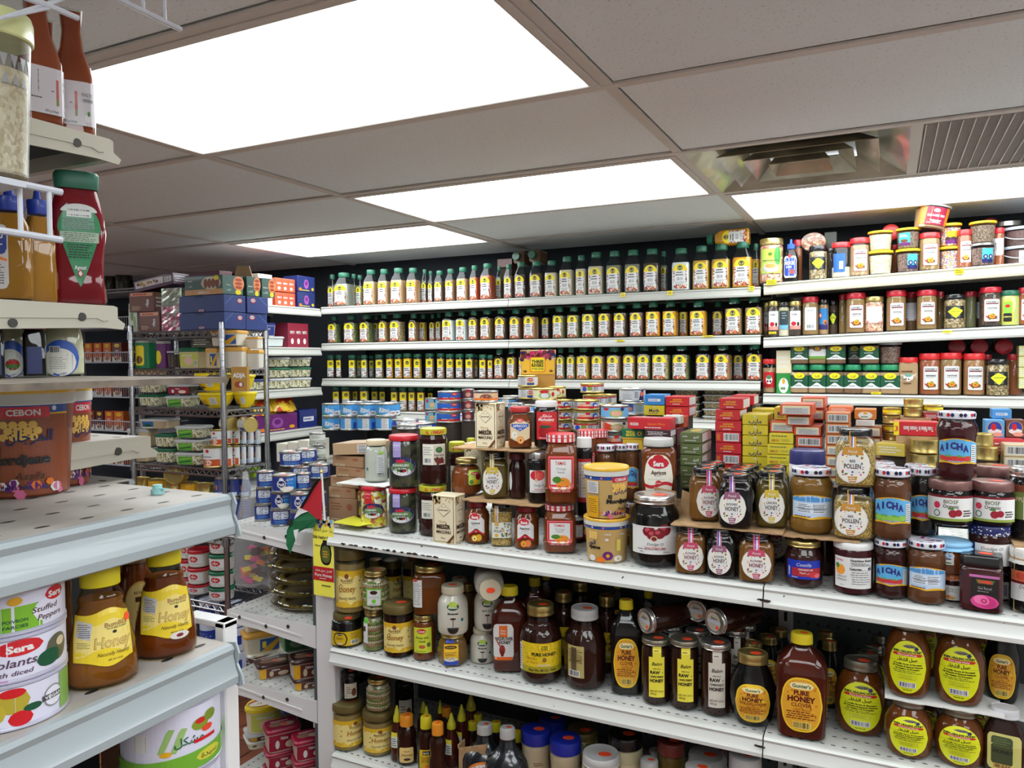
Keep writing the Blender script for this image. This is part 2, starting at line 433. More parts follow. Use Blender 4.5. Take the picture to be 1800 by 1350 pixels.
# ------------------------------------------------------------------ ceiling
ceil=struct(empty('ceiling',(0,0,ZC)))
KX,KY=range(-4,4),range(-6,5)
YEND=3.85
LAMPS={(0,0),(0,2),(-1,3),(1,3),(2,1),(2,-1),(0,-3),(1,-2),(-3,0),(-4,1),(-1,-2),(-2,-1),(2,-3),(0,-5),(2,2),(2,0)}  # panels out of view are added to brighten the jars and the ceiling
VENT=(1,2)
tile_me={}
def tile(w_,d_):
 k=(round(w_,3),round(d_,3))
 if k not in tile_me:
  mb=MB();mb.box(.012,.012,.0,w_-.012,d_-.012,.015,TILE,.003);tile_me[k]=mb.mesh('ceiling_tile',0)
 return tile_me[k]
for i in KX:
 for j in KY:
  if(i,j)in LAMPS or(i,j)==VENT:continue
  y0=GY0+j*GD;d_=min(GD,YEND-y0)
  if d_<.05:continue
  o=bpy.data.objects.new('ceiling_tile',tile(GW,d_));COL.objects.link(o);o.parent=ceil
  o.location=(GX0+i*GW,y0,.004+random.uniform(0,.002))
g=MB()
XA,XB,YA=GX0-4*GW,GX0+4*GW,GY0-6*GD
for i in range(-4,5):
 x=GX0+i*GW;g.box(x-.012,YA,-.001,x+.012,YEND,.004,GRIDM);g.box(x-.003,YA,.004,x+.003,YEND,.04,GRIDM)
for j in range(-6,6):
 y=GY0+j*GD
 if y<YEND:g.box(XA,y-.012,-.0018,XB,y+.012,.0034,GRIDM);g.box(XA,y-.003,.004,XB,y+.003,.04,GRIDM)
g.build('ceiling_grid',ceil,smooth=0)
MB().box(XA,YA,.12,XB,YEND,.14,(60,60,60)).build('ceiling_slab',ceil,smooth=0)
em=bpy.data.materials.new('lit_diffuser');em.use_nodes=True;_n=em.node_tree
_n.nodes.clear();_o=_n.nodes.new('ShaderNodeOutputMaterial');_e=_n.nodes.new('ShaderNodeEmission');_e.inputs[0].default_value=(.93,.985,1,1);_e.inputs[1].default_value=LAMP_STRENGTH
_n.links.new(_e.outputs[0],_o.inputs[0]);_M['lit_diffuser']=em
lf=MB();a=.013;b_=.034
for(x0,y0,x1,y1)in((a,a,GW-a,b_),(a,GD-b_,GW-a,GD-a),(a,b_,b_,GD-b_),(GW-b_,b_,GW-a,GD-b_)):lf.box(x0,y0,-.006,x1,y1,.02,GRIDM,.002)
lf=lf.mesh('frame',0);ld=MB().box(b_,b_,.002,GW-b_,GD-b_,.010,em).mesh('diffuser',0)
names={(0,0):'largest, nearest glowing ceiling light panel above the left shelving',(0,2):'middle glowing ceiling light panel, one tile row beyond the largest one',(-1,3):'farthest left glowing ceiling light panel, above the wire rack',(1,3):'glowing ceiling light panel beside the air vent'}
for(i,j)in sorted(LAMPS):
 e=empty('ceiling_light',(GX0+i*GW,GY0+j*GD,ZC));tag(e,names.get((i,j),'flat glowing ceiling light panel added out of view to brighten the room'),'light','ceiling light panels')
 for n,me in(('frame',lf),('diffuser',ld)):
  o=bpy.data.objects.new(n,me);COL.objects.link(o);o.parent=e
VX,VY=GX0+GW,GY0+2*GD
e=empty('ceiling_vent',(VX+GD/2,VY+GD/2,ZC));tag(e,'square stepped metal air vent in the ceiling beside the light panel','vent')
VM=mat('vent_plastic_film',(196,192,172),.3,.35,coat=.4,noise=(6,(150,146,126),.4,.6))
h_=GD/2-.012
def ring(a0,z0,a1,z1,m,th=.002):
 mb=MB();P=[(-1,-1),(1,-1),(1,1),(-1,1)];vs=[]
 for(a_,z_)in((a0,z0),(a1,z1),(a1,z1+th),(a0,z0+th)):vs+=[(x*a_,y*a_,z_)for x,y in P]
 fs=[]
 for k in range(4):fs+=[((k)*4+i,k*4+(i+1)%4,((k+1)%4)*4+(i+1)%4,((k+1)%4)*4+i)for i in range(4)]
 return mb.add(vs,fs,m)
ring(h_,-.001,h_-.08,.045,VM).build('vent_ring',e,smooth=0)
for q,(a0,a1)in enumerate(((.215,.15),(.15,.10),(.085,.05))):ring(a0,-.004-.003*q,a1,.040,VM).build('vent_ring',e,smooth=0)
MB().box(-.05,-.05,.02,.05,.05,.024,VM).build('vent_plate',e,smooth=0)
MB().box(-h_,-h_,.07,h_,h_,.08,'black').build('duct',e,smooth=0)
MB().box(VX+GD-.014,VY,-.001+ZC,VX+GD+.014,VY+GD,.03+ZC,GRIDM).build('ceiling_grid',ceil,(0,0,-ZC),smooth=0)
e=empty('return_grille',(VX+GD,VY,ZC));tag(e,'perforated metal return air grille beyond the stepped air vent','grille')
GR=mat('grille_metal',(176,172,170),.5)
gb=MB();W2=GW-GD
for i in range(22):
 x=.02+i*(W2-.04)/21;gb.box(x-.0012,.02,-.003,x+.0012,GD-.02,.012,(210,208,206))
gb.build('bar',e,smooth=0)['kind']='stuff'
gb=MB()
for i in range(64):
 y=.02+i*(GD-.04)/63;gb.box(.014,y-.0018,.003,W2-.014,y+.0018,.006,GR)
gb.build('louver',e,smooth=0)['kind']='stuff'
MB().box(.01,.01,.03,W2-.01,GD-.01,.035,(70,70,72)).build('duct',e,smooth=0)
def wall(name,x0,y0,x1,y1,m,z1=ZC+.12):return struct(MB().box(x0,y0,0,x1,y1,z1,m).build(name,smooth=0))
wall('wall_back',XA,YEND,XB,YEND+.1,WALLM)
wall('wall_left',XA-.1,YA,XA,YEND+.1,LWALL)
wall('wall_right',XB,YA,XB+.1,YEND+.1,mat('light_wall',(228,228,226),.8))
wall('wall_front',XA-.1,YA-.1,XB+.1,YA,_M['light_wall'])
fl=struct(empty('floor'))
GROUT=mat('grout',(52,48,46),.9);QT=[mat('quarry_tile_%d'%i,c,.45,noise=(12,d,.4,.7))for i,(c,d)in enumerate((((126,70,44),(104,56,36)),((112,62,42),(90,50,34)),((134,82,56),(110,62,44)),((150,132,110),(120,100,82))))]
MB().box(XA,YA,-.05,XB,YEND,-.006,GROUT).build('floor_bed',fl,smooth=0)
tm=[MB().box(-.097,-.097,-.006,.097,.097,0,q,.002).mesh('floor_tile',0)for q in QT]
far=MB()
for i in range(-33,16):
 for j in range(-14,19):
  x,y=i*.2+.1,j*.2+.1
  if-3.4<x<-1.0 and.8<y<3.3:
   k=random.choice((0,1,1,2,0,2));k=3 if(i,j)in((-12,10),(-11,9))else k
   o=bpy.data.objects.new('floor_tile',tm[k]);COL.objects.link(o);o.parent=fl;o.location=(x,y,0)
  elif YA<y<YEND:far.add([(x-.097,y-.097,0),(x+.097,y-.097,0),(x+.097,y+.097,0),(x-.097,y+.097,0)],[(0,1,2,3)],QT[(i*7+j*3)%3])
far.build('floor_tiles',fl,smooth=0)['kind']='stuff'
# ------------------------------------------------------------------ shelving
def shelf(parent,x0,x1,D,lip=.040,loc=(0,0,0),rz=0,lm=None,dm=None,tilt=0,ends=True,name='shelf'):
 """local frame: x along the shelf, y from the front lip to the back, top of the deck at z 0"""
 lm=lm or LIP;dm=dm or DECK;k=lip/.04
 mb=MB();L=x1-x0
 pr=[(.004,-.0002),(-.003,-.001),(-.0065,-.006),(-.004,-.0105*k),(-.008,-.024*k),(-.0125,-.031*k),(-.012,-.0385*k),(-.007,-.0405*k),(-.003,-.038*k),(.001,-.0385*k),(.004,-.018)]
 n=len(pr);vs=[(x,a,b)for x in(x0+.0015,x1-.0015)for a,b in pr]
 mb.add(vs,[tuple(range(n)),tuple(range(n,2*n))[::-1]]+[(j,n+j,n+(j+1)%n,(j+1)%n)for j in range(n)],lm)
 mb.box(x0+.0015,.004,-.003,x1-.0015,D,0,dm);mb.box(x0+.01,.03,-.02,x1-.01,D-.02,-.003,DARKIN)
 mb.box(x0+.0015,D-.012,-.03,x1-.0015,D,-.003,lm)
 o=mb.build(name,parent,loc,rz,25)
 if tilt:o.rotation_euler.y=tilt
 return o
def bracket(parent,D,loc,rz,m=None,h0=.055,h1=.028,name='shelf_bracket'):
 """tapered side plate with holes; local y from the front tip to the back, lies in x = 0"""
 m=m or BRK;pl=[(-.006,-.002),(-.006,-.018),(-.018,-h1-.004),(-.014,-h1-.012),(.02,-h1-.010),(D*.35,-h1-.014),(D,-h0),(D,-.001),(0,0)]
 mb=MB();mb.prism(pl,-.0015,.0015,m,'x')
 rib=[(.012,-.010),(.030,-.012),(D*.85,-h0*.55),(D*.85,-h0*.62),(.028,-.019),(.016,-.024),(.016,-h1),(.010,-h1)]
 mb.prism(rib,-.0032,.0032,m,'x')
 o=mb.build(name,parent,loc,rz,20)
 for y,z in((.05,-.018),(D*.45,-.030),(D*.7,-.018)):MB().prism([(y+.006*math.cos(a*PI/5),z+.006*math.sin(a*PI/5))for a in range(10)],-.0036,.0036,(56,54,48),'x').build('bolt_hole',o,smooth=0)
 return o
# --- main gondola (front, facing the camera)
GY=1.75;GXL=-1.465;GJ=-.243;GXR=GJ+1.22
Z1,Z2,Z3,ZB=1.153,.800,.485,.16
T1=math.atan((1.153-1.133)/1.705)
def z1(x):return Z1-(x-GXL)*math.tan(T1)
gon=empty('gondola_shelving',(0,0,0));tag(gon,'long white metal gondola shelving full of jam and honey jars','shelving')
for k,(xa,xb)in enumerate(((GXL,GJ),(GJ,GXR))):
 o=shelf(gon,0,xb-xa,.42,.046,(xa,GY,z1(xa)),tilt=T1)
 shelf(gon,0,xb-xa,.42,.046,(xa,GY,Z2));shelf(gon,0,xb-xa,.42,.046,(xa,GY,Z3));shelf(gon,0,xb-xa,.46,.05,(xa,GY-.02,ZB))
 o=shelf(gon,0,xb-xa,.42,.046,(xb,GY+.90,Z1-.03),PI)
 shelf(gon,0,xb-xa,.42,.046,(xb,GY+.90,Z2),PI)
gp=MB().box(GXL,GY+.43,.02,GXR,GY+.445,1.13,PEGM).build('pegboard_back',gon,smooth=0)
for x in(GXL,GJ,GXR):
 u=MB();u.box(x-.018,GY+.41,0,x+.018,GY+.49,1.14,UPR)
 for q in range(22):u.box(x-.004,GY+.4085,.08+q*.05,x+.004,GY+.4095,.105+q*.05,'black')
 u.build('slotted_upright',gon,smooth=0)['kind']='stuff'
MB().box(GXL,GY-.01,0,GXR,GY+.9,.11,UPR).build('base',gon,smooth=0)
MB().box(GXL-.075,GY+.02,0,GXL-.006,GY+.075,1.115,UPR,.004).build('end_post',gon,smooth=0)
# --- endcap of the gondola (facing the left)
EXR=GXL-.08;ED=.36;EY0,EY1=GY+.03,GY+.78
end=empty('endcap_shelving',(0,0,0));tag(end,'white metal endcap shelving with tubs, round trays and cream tins','shelving')
EZ=[1.125,.845,.615,.29]
for z in EZ:
 d_=ED+(0.03 if z<.7 else 0)
 shelf(end,0,EY1-EY0,d_,.04,(EXR-d_,EY1,z),-PI/2)
 bracket(end,d_,(EXR-d_,EY0-.002,z),-PI/2,UPR,.07,.032);bracket(end,d_,(EXR-d_,EY1+.002,z),-PI/2,UPR,.07,.032)
MB().box(EXR-.012,EY0,.02,EXR,EY1,1.12,PEGM).build('pegboard_back',end,smooth=0)
MB().box(EXR-ED-.03,EY0,0,EXR,EY1,.06,UPR).build('base',end,smooth=0)
# --- back wall shelving
SY=3.40
ws=empty('spice_shelving',(0,0,0));tag(ws,'white wall shelving lined with green capped spice bottles','shelving')
SX=(-2.875,-1.69,-.487)
SZ=[1.945,1.740,1.541,1.365,1.10]
for z in SZ:
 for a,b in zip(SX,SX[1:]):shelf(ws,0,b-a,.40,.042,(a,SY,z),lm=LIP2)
MB().box(SX[0],SY+.405,.02,SX[2],SY+.42,2.02,perforated('dark_pegboard',(34,37,42),.025,.05,.008,.008,(8,8,8),axes='xz',dirt=False)).build('pegboard_back',ws,smooth=0)
for x in SX:MB().box(x-.012,SY+.39,0,x+.012,SY+.43,2.1,(58,60,62)).build('upright',ws,smooth=0)
wr=empty('spice_shelving',(0,0,0));tag(wr,'cream lipped wall shelving with red capped spice jars at far right','shelving')
RX=(-.478,.742);RZ=[1.957,1.727,1.488,1.30,1.08];RT_=[math.atan(-.032/.92),math.atan(-.028/.92),0,0,0]
RTZ=lambda k,x:RZ[k]-math.tan(RT_[k])*(x-RX[0])
for k,z in enumerate(RZ):shelf(wr,0,1.22,.40,.050 if k==0 else.044,(RX[0],SY,z),tilt=RT_[k],lm=LIPY if k<1 else LIP2)
MB().box(RX[0],SY+.405,.02,RX[1],SY+.42,2.05,_M['dark_pegboard']).build('pegboard_back',wr,smooth=0)
def ptag(parent,px,py,w_,h,Y,txt='',c='yellow'):
 P=atY(px,py,Y);a=Art(Flat((0,0,0)),.0002);a.r(-w_/2,-h/2,w_/2,h/2,c);a.lines(-w_*.42,-h*.35,w_*.42,h*.35,2,'black',.4)
 o=a.build('price_tag',parent,P,smooth=0);o['label']='yellow price tag';return o
for(px,py,w_,par)in((1095,518,.022,ws),(1178,515,.024,ws),(1321,507,.022,ws),(1244,591,.045,ws),(1090,599,.04,ws)):ptag(par,px,py,w_,.02 if w_<.03 else.008,SY-.0135)
for(px,py,w_)in((1356,496,.04),(1686,477,.03),(1358,585,.03),(1665,583,.03),(1540,691,.035)):ptag(wr,px,py,w_,.022 if py<500 else.009,SY-.0135)
# --- shelving on the left wall, beyond the wire rack
sd=empty('side_shelving',(0,0,0));tag(sd,'white shelving along the left side beyond the wire rack, meeting the spice shelves','shelving')
SDZ=[1.935,1.716,1.493,1.272,1.0];SDX=-2.80;SDY=(2.80,3.38)
for z in SDZ:shelf(sd,0,SDY[1]-SDY[0],.36,.045,(SDX-.07,SDY[0],z),PI/2,lm=LIP2)
MB().box(SDX-.46,SDY[0],.02,SDX-.44,SDY[1]+.02,2.0,WALLM).build('back_panel',sd,smooth=0)
# --- left foreground shelving
LX=-.767;LM=-1.01
lg=empty('gondola_shelving',(0,0,0));tag(lg,'grey shelving at left seen from its end, with sauce bottles and tapered brackets','shelving')
LZ=[1.970,1.730,1.536,1.474]
for z,yf in((1.970,.74),(1.730,.74),(1.536,.79)):
 shelf(lg,0,.8,.32,.03,(LM-.002,yf,z),PI,BRK,DECKL);bracket(lg,.32,(LM,yf,z),PI,BRK,.045,.022)
shelf(lg,0,.8,.30,.04,(LM-.002,.765,1.474),PI,LIPL,DECKL)
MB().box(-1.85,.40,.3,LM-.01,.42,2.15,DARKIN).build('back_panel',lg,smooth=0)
le=empty('endcap_shelving',(0,0,0));tag(le,'pale grey endcap shelving nearest the camera at left, paint chipped along its lips','shelving')
for z,d_ in((1.476,.24),(1.280,.24),(1.03,.24)):
 shelf(le,0,.70,d_,.052,(LX,.02,z),PI/2,LIPL,DECKL)
 o=MB().prism([(-.006,.002),(-.012,-.012),(-.008,-.026),(-.016,-.040),(-.019,-.052),(-.010,-.056),(.0,-.050),(.012,-.022),(.03,-.004)],-.0015,.0015,LIPL,'x').build('lip_end',le,(LX,.7215,z),PI/2,20)
cb=MB();cb.box(LM+.001,.05,1.621,LX,.722,1.6285,mat('worn_board',(130,118,104),.8,noise=(30,(92,84,76),.4,.7)));cb.build('shelf_board',le,smooth=0);MB().box(LM-.3,.425,1.621,LM-.002,.722,1.6285,_M['worn_board']).build('shelf_board',lg,smooth=0)
ep=MB();ep.box(LX-.040,.728,.0,LX-.022,.752,1.300,UPR,.002);ep.box(LX-.10,.728,1.292,LX-.022,.752,1.300,UPR,.001)
ep.build('upright',le,smooth=0)
MB().box(LX-.24,.70,.05,LX-.055,.715,1.276,mat('bare_board',(120,84,56),.8)).build('side_board',le,smooth=0)
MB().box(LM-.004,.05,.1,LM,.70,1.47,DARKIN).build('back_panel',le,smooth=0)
# --- chrome wire rack
RXL,RXR,RYF,RYB=-3.29,-2.683,2.50,2.765
rk=empty('wire_rack',(0,0,0));tag(rk,'chrome wire rack holding tubs, tins and blue cartons','rack')
for x in(RXL,RXR):
 for y in(RYF,RYB):
  p=MB();p.lathe([(0,.008),(.02,.0125),(1.815,.0125),(1.822,.011)],circ(14),CHROME,cx=x,cy=y)
  for k in range(62):p.lathe([(.05+k*.0285,.0132),(.053+k*.0285,.0132)],circ(10),CHROME,cx=x,cy=y)
  p.build('post',rk)
RKZ=[1.785,1.607,1.422,1.150,.84,.53,.17]
for z in RKZ:
 s_=MB()
 for(a,b)in(((RXL,RYF),(RXR,RYF)),((RXR,RYF),(RXR,RYB)),((RXR,RYB),(RXL,RYB)),((RXL,RYB),(RXL,RYF))):
  A,B=Vector((*a,z)),Vector((*b,z));s_.tube([A,B],.005,CHROME,6);s_.tube([A-Vector((0,0,.028)),B-Vector((0,0,.028))],.005,CHROME,6)
  n=max(4,int((B-A).length/.021));s_.tube([A.lerp(B,(i+.5)/n)-Vector((0,0,.002 if i%2 else.026))for i in range(n)],.0028,CHROME,5)
 for i in range(1,14):x=RXL+(RXR-RXL)*i/14;s_.tube([(x,RYF,z),(x,RYB,z)],.0015,CHROME,4)
 for x in(RXL,RXR):
  for y in(RYF,RYB):s_.lathe([(z-.034,.017),(z+.004,.0155)],circ(12),CHROME,cx=x,cy=y)
 s_.build('wire_shelf',rk)
# ------------------------------------------------------------------ stuff inside jars, shells, lids
CLR=clear('clear_plastic',(246,250,248));GLS=clear('clear_glass',(240,246,244));GLB=clear('brown_tinted_glass',(196,150,110))
def stuffm(k):
 P=dict(tan=((176,140,104),),cinn=((168,118,76),),pale=((214,200,178),),white=((236,238,240),),paprika=((186,84,48),),turmeric=((226,156,20),),amberpowder=((206,160,60),),brown=((128,92,66),),dbrown=((88,66,54),),mauve=((124,96,96),),olive=((134,130,92),),grey=((132,130,120),),cumin=((150,116,72),),beige=((220,198,160),),lime=((206,208,120),),rust=((158,84,48),),tahini=((190,168,140),))
 S=dict(herb=(260,[(112,118,70),(80,90,48),(150,150,96),(96,104,60)]),seeds=(230,[(176,150,110),(128,102,66),(200,176,134),(96,78,52)]),dseeds=(240,[(60,44,36),(96,72,56),(40,32,30)]),fennel=(230,[(170,164,110),(140,130,84),(196,184,130)]),sticks=(120,[(224,168,140),(190,120,96),(240,214,190),(166,110,84)]),sprinkles=(220,[(240,200,60),(230,90,80),(240,240,240),(90,140,220),(240,150,60),(220,120,180),(250,250,240)]),oats=(200,[(216,202,174),(196,180,148),(226,216,194)]),choc=(240,[(120,92,84),(86,62,56),(150,120,110)]),chia=(300,[(120,96,82),(80,62,54),(150,128,108)]),pollen=(420,[(190,150,70),(150,112,44),(214,176,96),(120,92,44)]),nuts=(75,[(206,176,140),(170,132,96),(230,216,190),(110,130,60)]),nuts2=(60,[(178,132,96),(200,168,130),(120,140,70),(222,206,180)]),salad=(150,[(226,216,190),(238,230,206),(190,176,130),(120,110,70),(236,226,200)]),olives=(90,[(236,216,60),(244,236,214),(216,176,30),(196,90,50)]),dleaf=(70,[(34,36,26),(52,50,36),(24,26,22),(70,66,44)]),cocoa=(260,[(112,84,82),(98,72,70),(124,96,92)]))
 L=dict(honey=((120,62,16),(96,44,12)),dhoney=((52,20,12),(36,14,10)),rhoney=((84,26,12),(60,18,10)),amber=((122,66,24),(96,46,18)),gold=((146,102,44),(118,80,34)),jam=((132,66,28),(104,48,22)),djam=((58,24,22),(44,18,18)),black=((20,15,16),(14,12,12)),olivej=((104,82,30),(84,66,28)),cream=((204,200,190),(196,190,180)),ketchup=((138,20,34),(120,14,28)),mustard=((170,118,40),(152,100,30)),hot=((158,74,42),(140,62,34)),mayo=((212,206,178),(204,198,168)),crystal=((176,148,96),(150,120,70)),maroon=((76,24,30),(56,18,24)),fig=((110,66,40),(90,52,34)),comb=((132,84,34),(100,60,26)),molass=((26,18,16),(18,14,12)))
 n='contents_'+k
 if n in _M:return _M[n]
 if k in P:return mat(n,P[k][0],.8,coat=.3,bump=(300,.15,.001))
 if k in S:return mat(n,S[k][1][0],.6,coat=.3,speck=S[k])
 c,d=L[k];return mat(n,c,.6,spec=.08,noise=(18,d,.35,.7))
def lathe_mb(prof,out,m,ratio=1,cap0=True,cap1=True):return MB().lathe(prof,OUT[out]if isinstance(out,str)else out,m,ratio,cap0,cap1)
def fillprof(prof,top,ins,z0=.004):
 p=[];last=None
 for z,r in prof:
  if z<z0:continue
  if z>=top:break
  p.append((z,max(.002,r-ins)))
 s=Surf(prof);r0=s.r(z0)-ins;r1=s.r(top)-ins
 return[(z0,r0*.93)]+[(z0+.003,r0)]+[q for q in p if q[0]>z0+.004]+[(top,max(.002,r1))]
def sticker(x,y,z,r,up=True):
 mb=MB();n=8
 q=[(r*math.cos(PI*i/4+.39)*1.25,r*math.sin(PI*i/4+.39)*.8)for i in range(n)]
 mb.prism([(x+a,y+b)for a,b in q],z,z+.0004,'sticker');return mb
def lidmb(z0,z1,r,style,m,out='C',ratio=1):
 """screw lid between z0 and z1"""
 h=z1-z0
 if style=='metal':
  return lathe_mb([(z0,r*.985),(z0+h*.12,r*1.0),(z0+h*.2,r*.975),(z0+h*.45,r*.975),(z0+h*.55,r*.99),(z0+h*.68,r*.975),(z0+h*.88,r*.97),(z1-h*.03,r*.945),(z1,r*.90),(z1-h*.06,r*.86),(z1-h*.06,r*.5)],out,m,ratio)
 if style=='rib':
  return lathe_mb([(z0,r*.98),(z0+h*.1,r),(z0+h*.85,r),(z1,r*.93),(z1,r*.8)],ribbed(26,.045),m,ratio)
 if style=='plain':
  return lathe_mb([(z0,r*.99),(z0+h*.08,r),(z0+h*.8,r*.985),(z0+h*.95,r*.95),(z1,r*.88),(z1,r*.4)],out,m,ratio)
 if style=='cone':
  return lathe_mb([(z0,r),(z0+h*.28,r*.95),(z0+h*.36,r*.86),(z0+h*.42,r*.74),(z0+h*.97,r*.26),(z1,r*.22)],'c',m)
 if style=='nozzle':
  return lathe_mb([(z0,r),(z0+h*.45,r),(z0+h*.5,r*.9),(z0+h*.55,r*.45),(z0+h*.62,r*.36),(z0+h*.9,r*.3),(z1,r*.2)],'c',m)
def jar(name,w_,h_,prof,out='c',ratio=1,content='honey',fill=.86,lid=None,art=None,glass=None,ins=.002,sticky=0,extra=None,bodymat=None,lidname='lid',bodyname=None,artoff=.0004,lidart=None):
 """prof: [(z/h, r/(w/2))]; lid: (z0, z1, r, style, colour, outline); art: f(Art)"""
 K=Kind(name,w_,w_*ratio,h_);P=[(a*h_,b*w_/2)for a,b in prof];S=Surf(P,out,ratio)
 if bodymat:K.part(bodyname or 'body',lathe_mb(P,out,bodymat,ratio))
 else:
  K.part(bodyname or 'glass_body',lathe_mb(P,out,glass or GLS,ratio))
  K.part('contents',lathe_mb(fillprof(P,fill*h_,ins),out,stuffm(content)if isinstance(content,str)else content,ratio))
 if lid:
  z0,z1,r,st,c=lid[:5];m=C(c)if isinstance(c,(str,tuple))else c
  K.part(lidname,lidmb(z0*h_,z1*h_,r*w_/2,st,m,lid[5]if len(lid)>5 else 'C',ratio))
  if lidart:
   A=Art(Surf([(z0*h_,r*w_/2),(z1*h_,r*w_/2)],'C',ratio),.0006);lidart(A,w_,h_);K.part('lid_pattern',A,smooth=0)
  if sticky:K.part('price_sticker',sticker(sticky*r*w_*.1,-r*w_*.06,z1*h_+.0005 if st not in('metal',)else z1*h_-(z1-z0)*h_*.05,r*w_*.15),'orange price sticker',smooth=0)
 if art:
  A=Art(S,artoff);art(A,w_,h_);K.part('label',A,smooth=0)
 if extra:extra(K,w_,h_,S)
 return K
M_GOLD=mat('gold_lid_metal',(196,176,110),.28,.85);M_DGOLD=mat('olive_gold_lid',(112,98,56),.4,.3);M_SILV=mat('silver_lid_metal',(206,204,200),.25,.9)
M_BLK=mat('black_lid',(20,20,22),.25,coat=.5);M_ROSE=mat('rose_gold_lid',(128,92,88),.35,.5);M_GRN=mat('ribbed_green_cap',(24,104,78),.4,coat=.3);M_RED=mat('red_cap',(196,30,48),.35,coat=.4)
M_YEL=mat('yellow_cap',(226,206,40),.45);M_TIN=mat('tin_rim',(190,190,186),.3,.9);M_TING=mat('gold_tin',(206,184,112),.3,.8)
# ------------------------------------------------------------------ spice bottles
def spice_art(tall):
 def f(A,w,h):
  y0,y1,ym=(.06*h,.62*h,.47*h)if tall else(.06*h,.70*h,.50*h)
  x=w*.36
  A.r(-x,y0,x,ym,'white')
  A.dots(-x*1.0,y0+.13*h,-x*.86,ym,12,w*.035,['red','brown','orange','dbrown'],5);A.dots(x*.86,y0+.13*h,x*1.0,ym,12,w*.035,['dred','brown','red','dbrown'],8)
  A.col(-x*1.1,x*1.1,lambda q:ym+(y1-ym)*math.sqrt(max(0,1-(q/(x*1.12))**2)),lambda q:ym-.005*h,'yellow')
  A.e(0,ym+(y1-ym)*.42,w*.155,w*.155,(70,80,44));A.e(0,ym+(y1-ym)*.47,w*.125,w*.12,(176,168,84));A.e(0,ym+(y1-ym)*.56,w*.09,w*.06,(60,66,40));A.r(-w*.02,ym+(y1-ym)*.15,w*.02,ym+(y1-ym)*.5,(60,60,40))
  A.lines(-x*.7,ym-.13*h,x*.7,ym-.02*h,2,'dgrey',.5,2);A.bars(-x*.5,ym-.24*h,x*.5,ym-.15*h,'grey',9,None);A.lines(-x*.7,y0+.10*h,x*.7,ym-.26*h,2,'grey',.4,4)
  A.dots(-x,y0,x,y0+.08*h,40,w*.05,['red','brown','dred','tan','orange'],9)
 return f
@kind
def spice_tall(c,fill=.66):
 return jar('spice_bottle',.076,.195,[(0,.92),(.02,1),(.60,1),(.70,.90),(.86,.50),(.89,.50)],'s',1,c,fill,(.87,1,.64,'rib',M_GRN,None),spice_art(1),CLR,.0015,bodyname='bottle_body',lidname='cap')
@kind
def spice_short(c,fill=.70):
 return jar('spice_bottle',.076,.155,[(0,.92),(.02,1),(.66,1),(.74,.93),(.82,.62),(.86,.60)],'s',1,c,fill,(.84,1,.64,'rib',M_GRN,None),spice_art(0),CLR,.0015,bodyname='bottle_body',lidname='cap')
def shaker_art(A,w,h):
 x=w*.42;A.r(-x,.09*h,x*.9,.46*h,'white');A.r(-x,.46*h,x*.9,.77*h,'yellow');A.e(w*.05,.63*h,w*.2,w*.2,(64,76,44));A.e(w*.05,.64*h,w*.14,w*.15,(150,146,70));A.e(w*.05,.66*h,w*.1,w*.07,(50,56,36))
 A.lines(-x*.8,.30*h,x*.7,.44*h,2,'dgrey',.5);A.dots(0,.10*h,x*.9,.30*h,22,w*.05,['brown','dred','dbrown','red'],4);A.bars(-x*.8,.12*h,-x*.2,.2*h,'black',5,None)
@kind
def shaker(c,back=0):
 def b(A,w,h):A.r(-w*.42,.09*h,w*.4,.77*h,'white');A.lines(-w*.35,.3*h,w*.35,.72*h,6,'grey');A.bars(-w*.2,.12*h,w*.25,.27*h,'black',8,None)
 return jar('spice_shaker',.046,.118,[(0,.95),(.02,1),(.84,1),(.87,.9),(.9,.88)],'c',1,c,.8,(.85,1,.98,'rib',M_GRN,None),b if back else shaker_art,CLR,.0015,lidname='cap',bodyname='bottle_body')
def white_food(txt,col='rust'):
 bc=(150,70,44)
 def f(A,w,h):
  x0,x1=-w*.30,w*.42;m=(x0+x1)/2
  A.rr(x0-.003,.13*h,x1+.003,.70*h,w*.06,bc);A.rr(x0,.14*h,x1,.69*h,w*.05,'white')
  A.r(x0+w*.08,.595*h,x1-w*.08,.645*h,(60,60,80));A.r(x0+w*.1,.602*h,x1-w*.1,.638*h,'white');A.lines(x0+w*.14,.605*h,x1-w*.12,.635*h,1,'black',.7);A.r(x0+w*.08,.565*h,x1-w*.08,.59*h,'dred');A.t(m,.47*h,.038*h,'dgrey',txt,(x1-x0)*.85,.03);A.lines(x0+w*.14,.41*h,x1-w*.14,.435*h,1,'grey')
  A.e(m,.24*h,w*.24,.05*h,(150,60,40));A.e(m,.275*h,w*.14,.06*h,'gold');A.dots(x0+w*.08,.19*h,x1-w*.08,.29*h,14,w*.04,['leaf','red','orange','brown'],3);A.dots(m-w*.1,.28*h,m+w*.1,.34*h,5,w*.03,['leaf'],6)
 return f
JP=[(0,.93),(.02,1),(.80,1),(.84,.94),(.87,.90)]
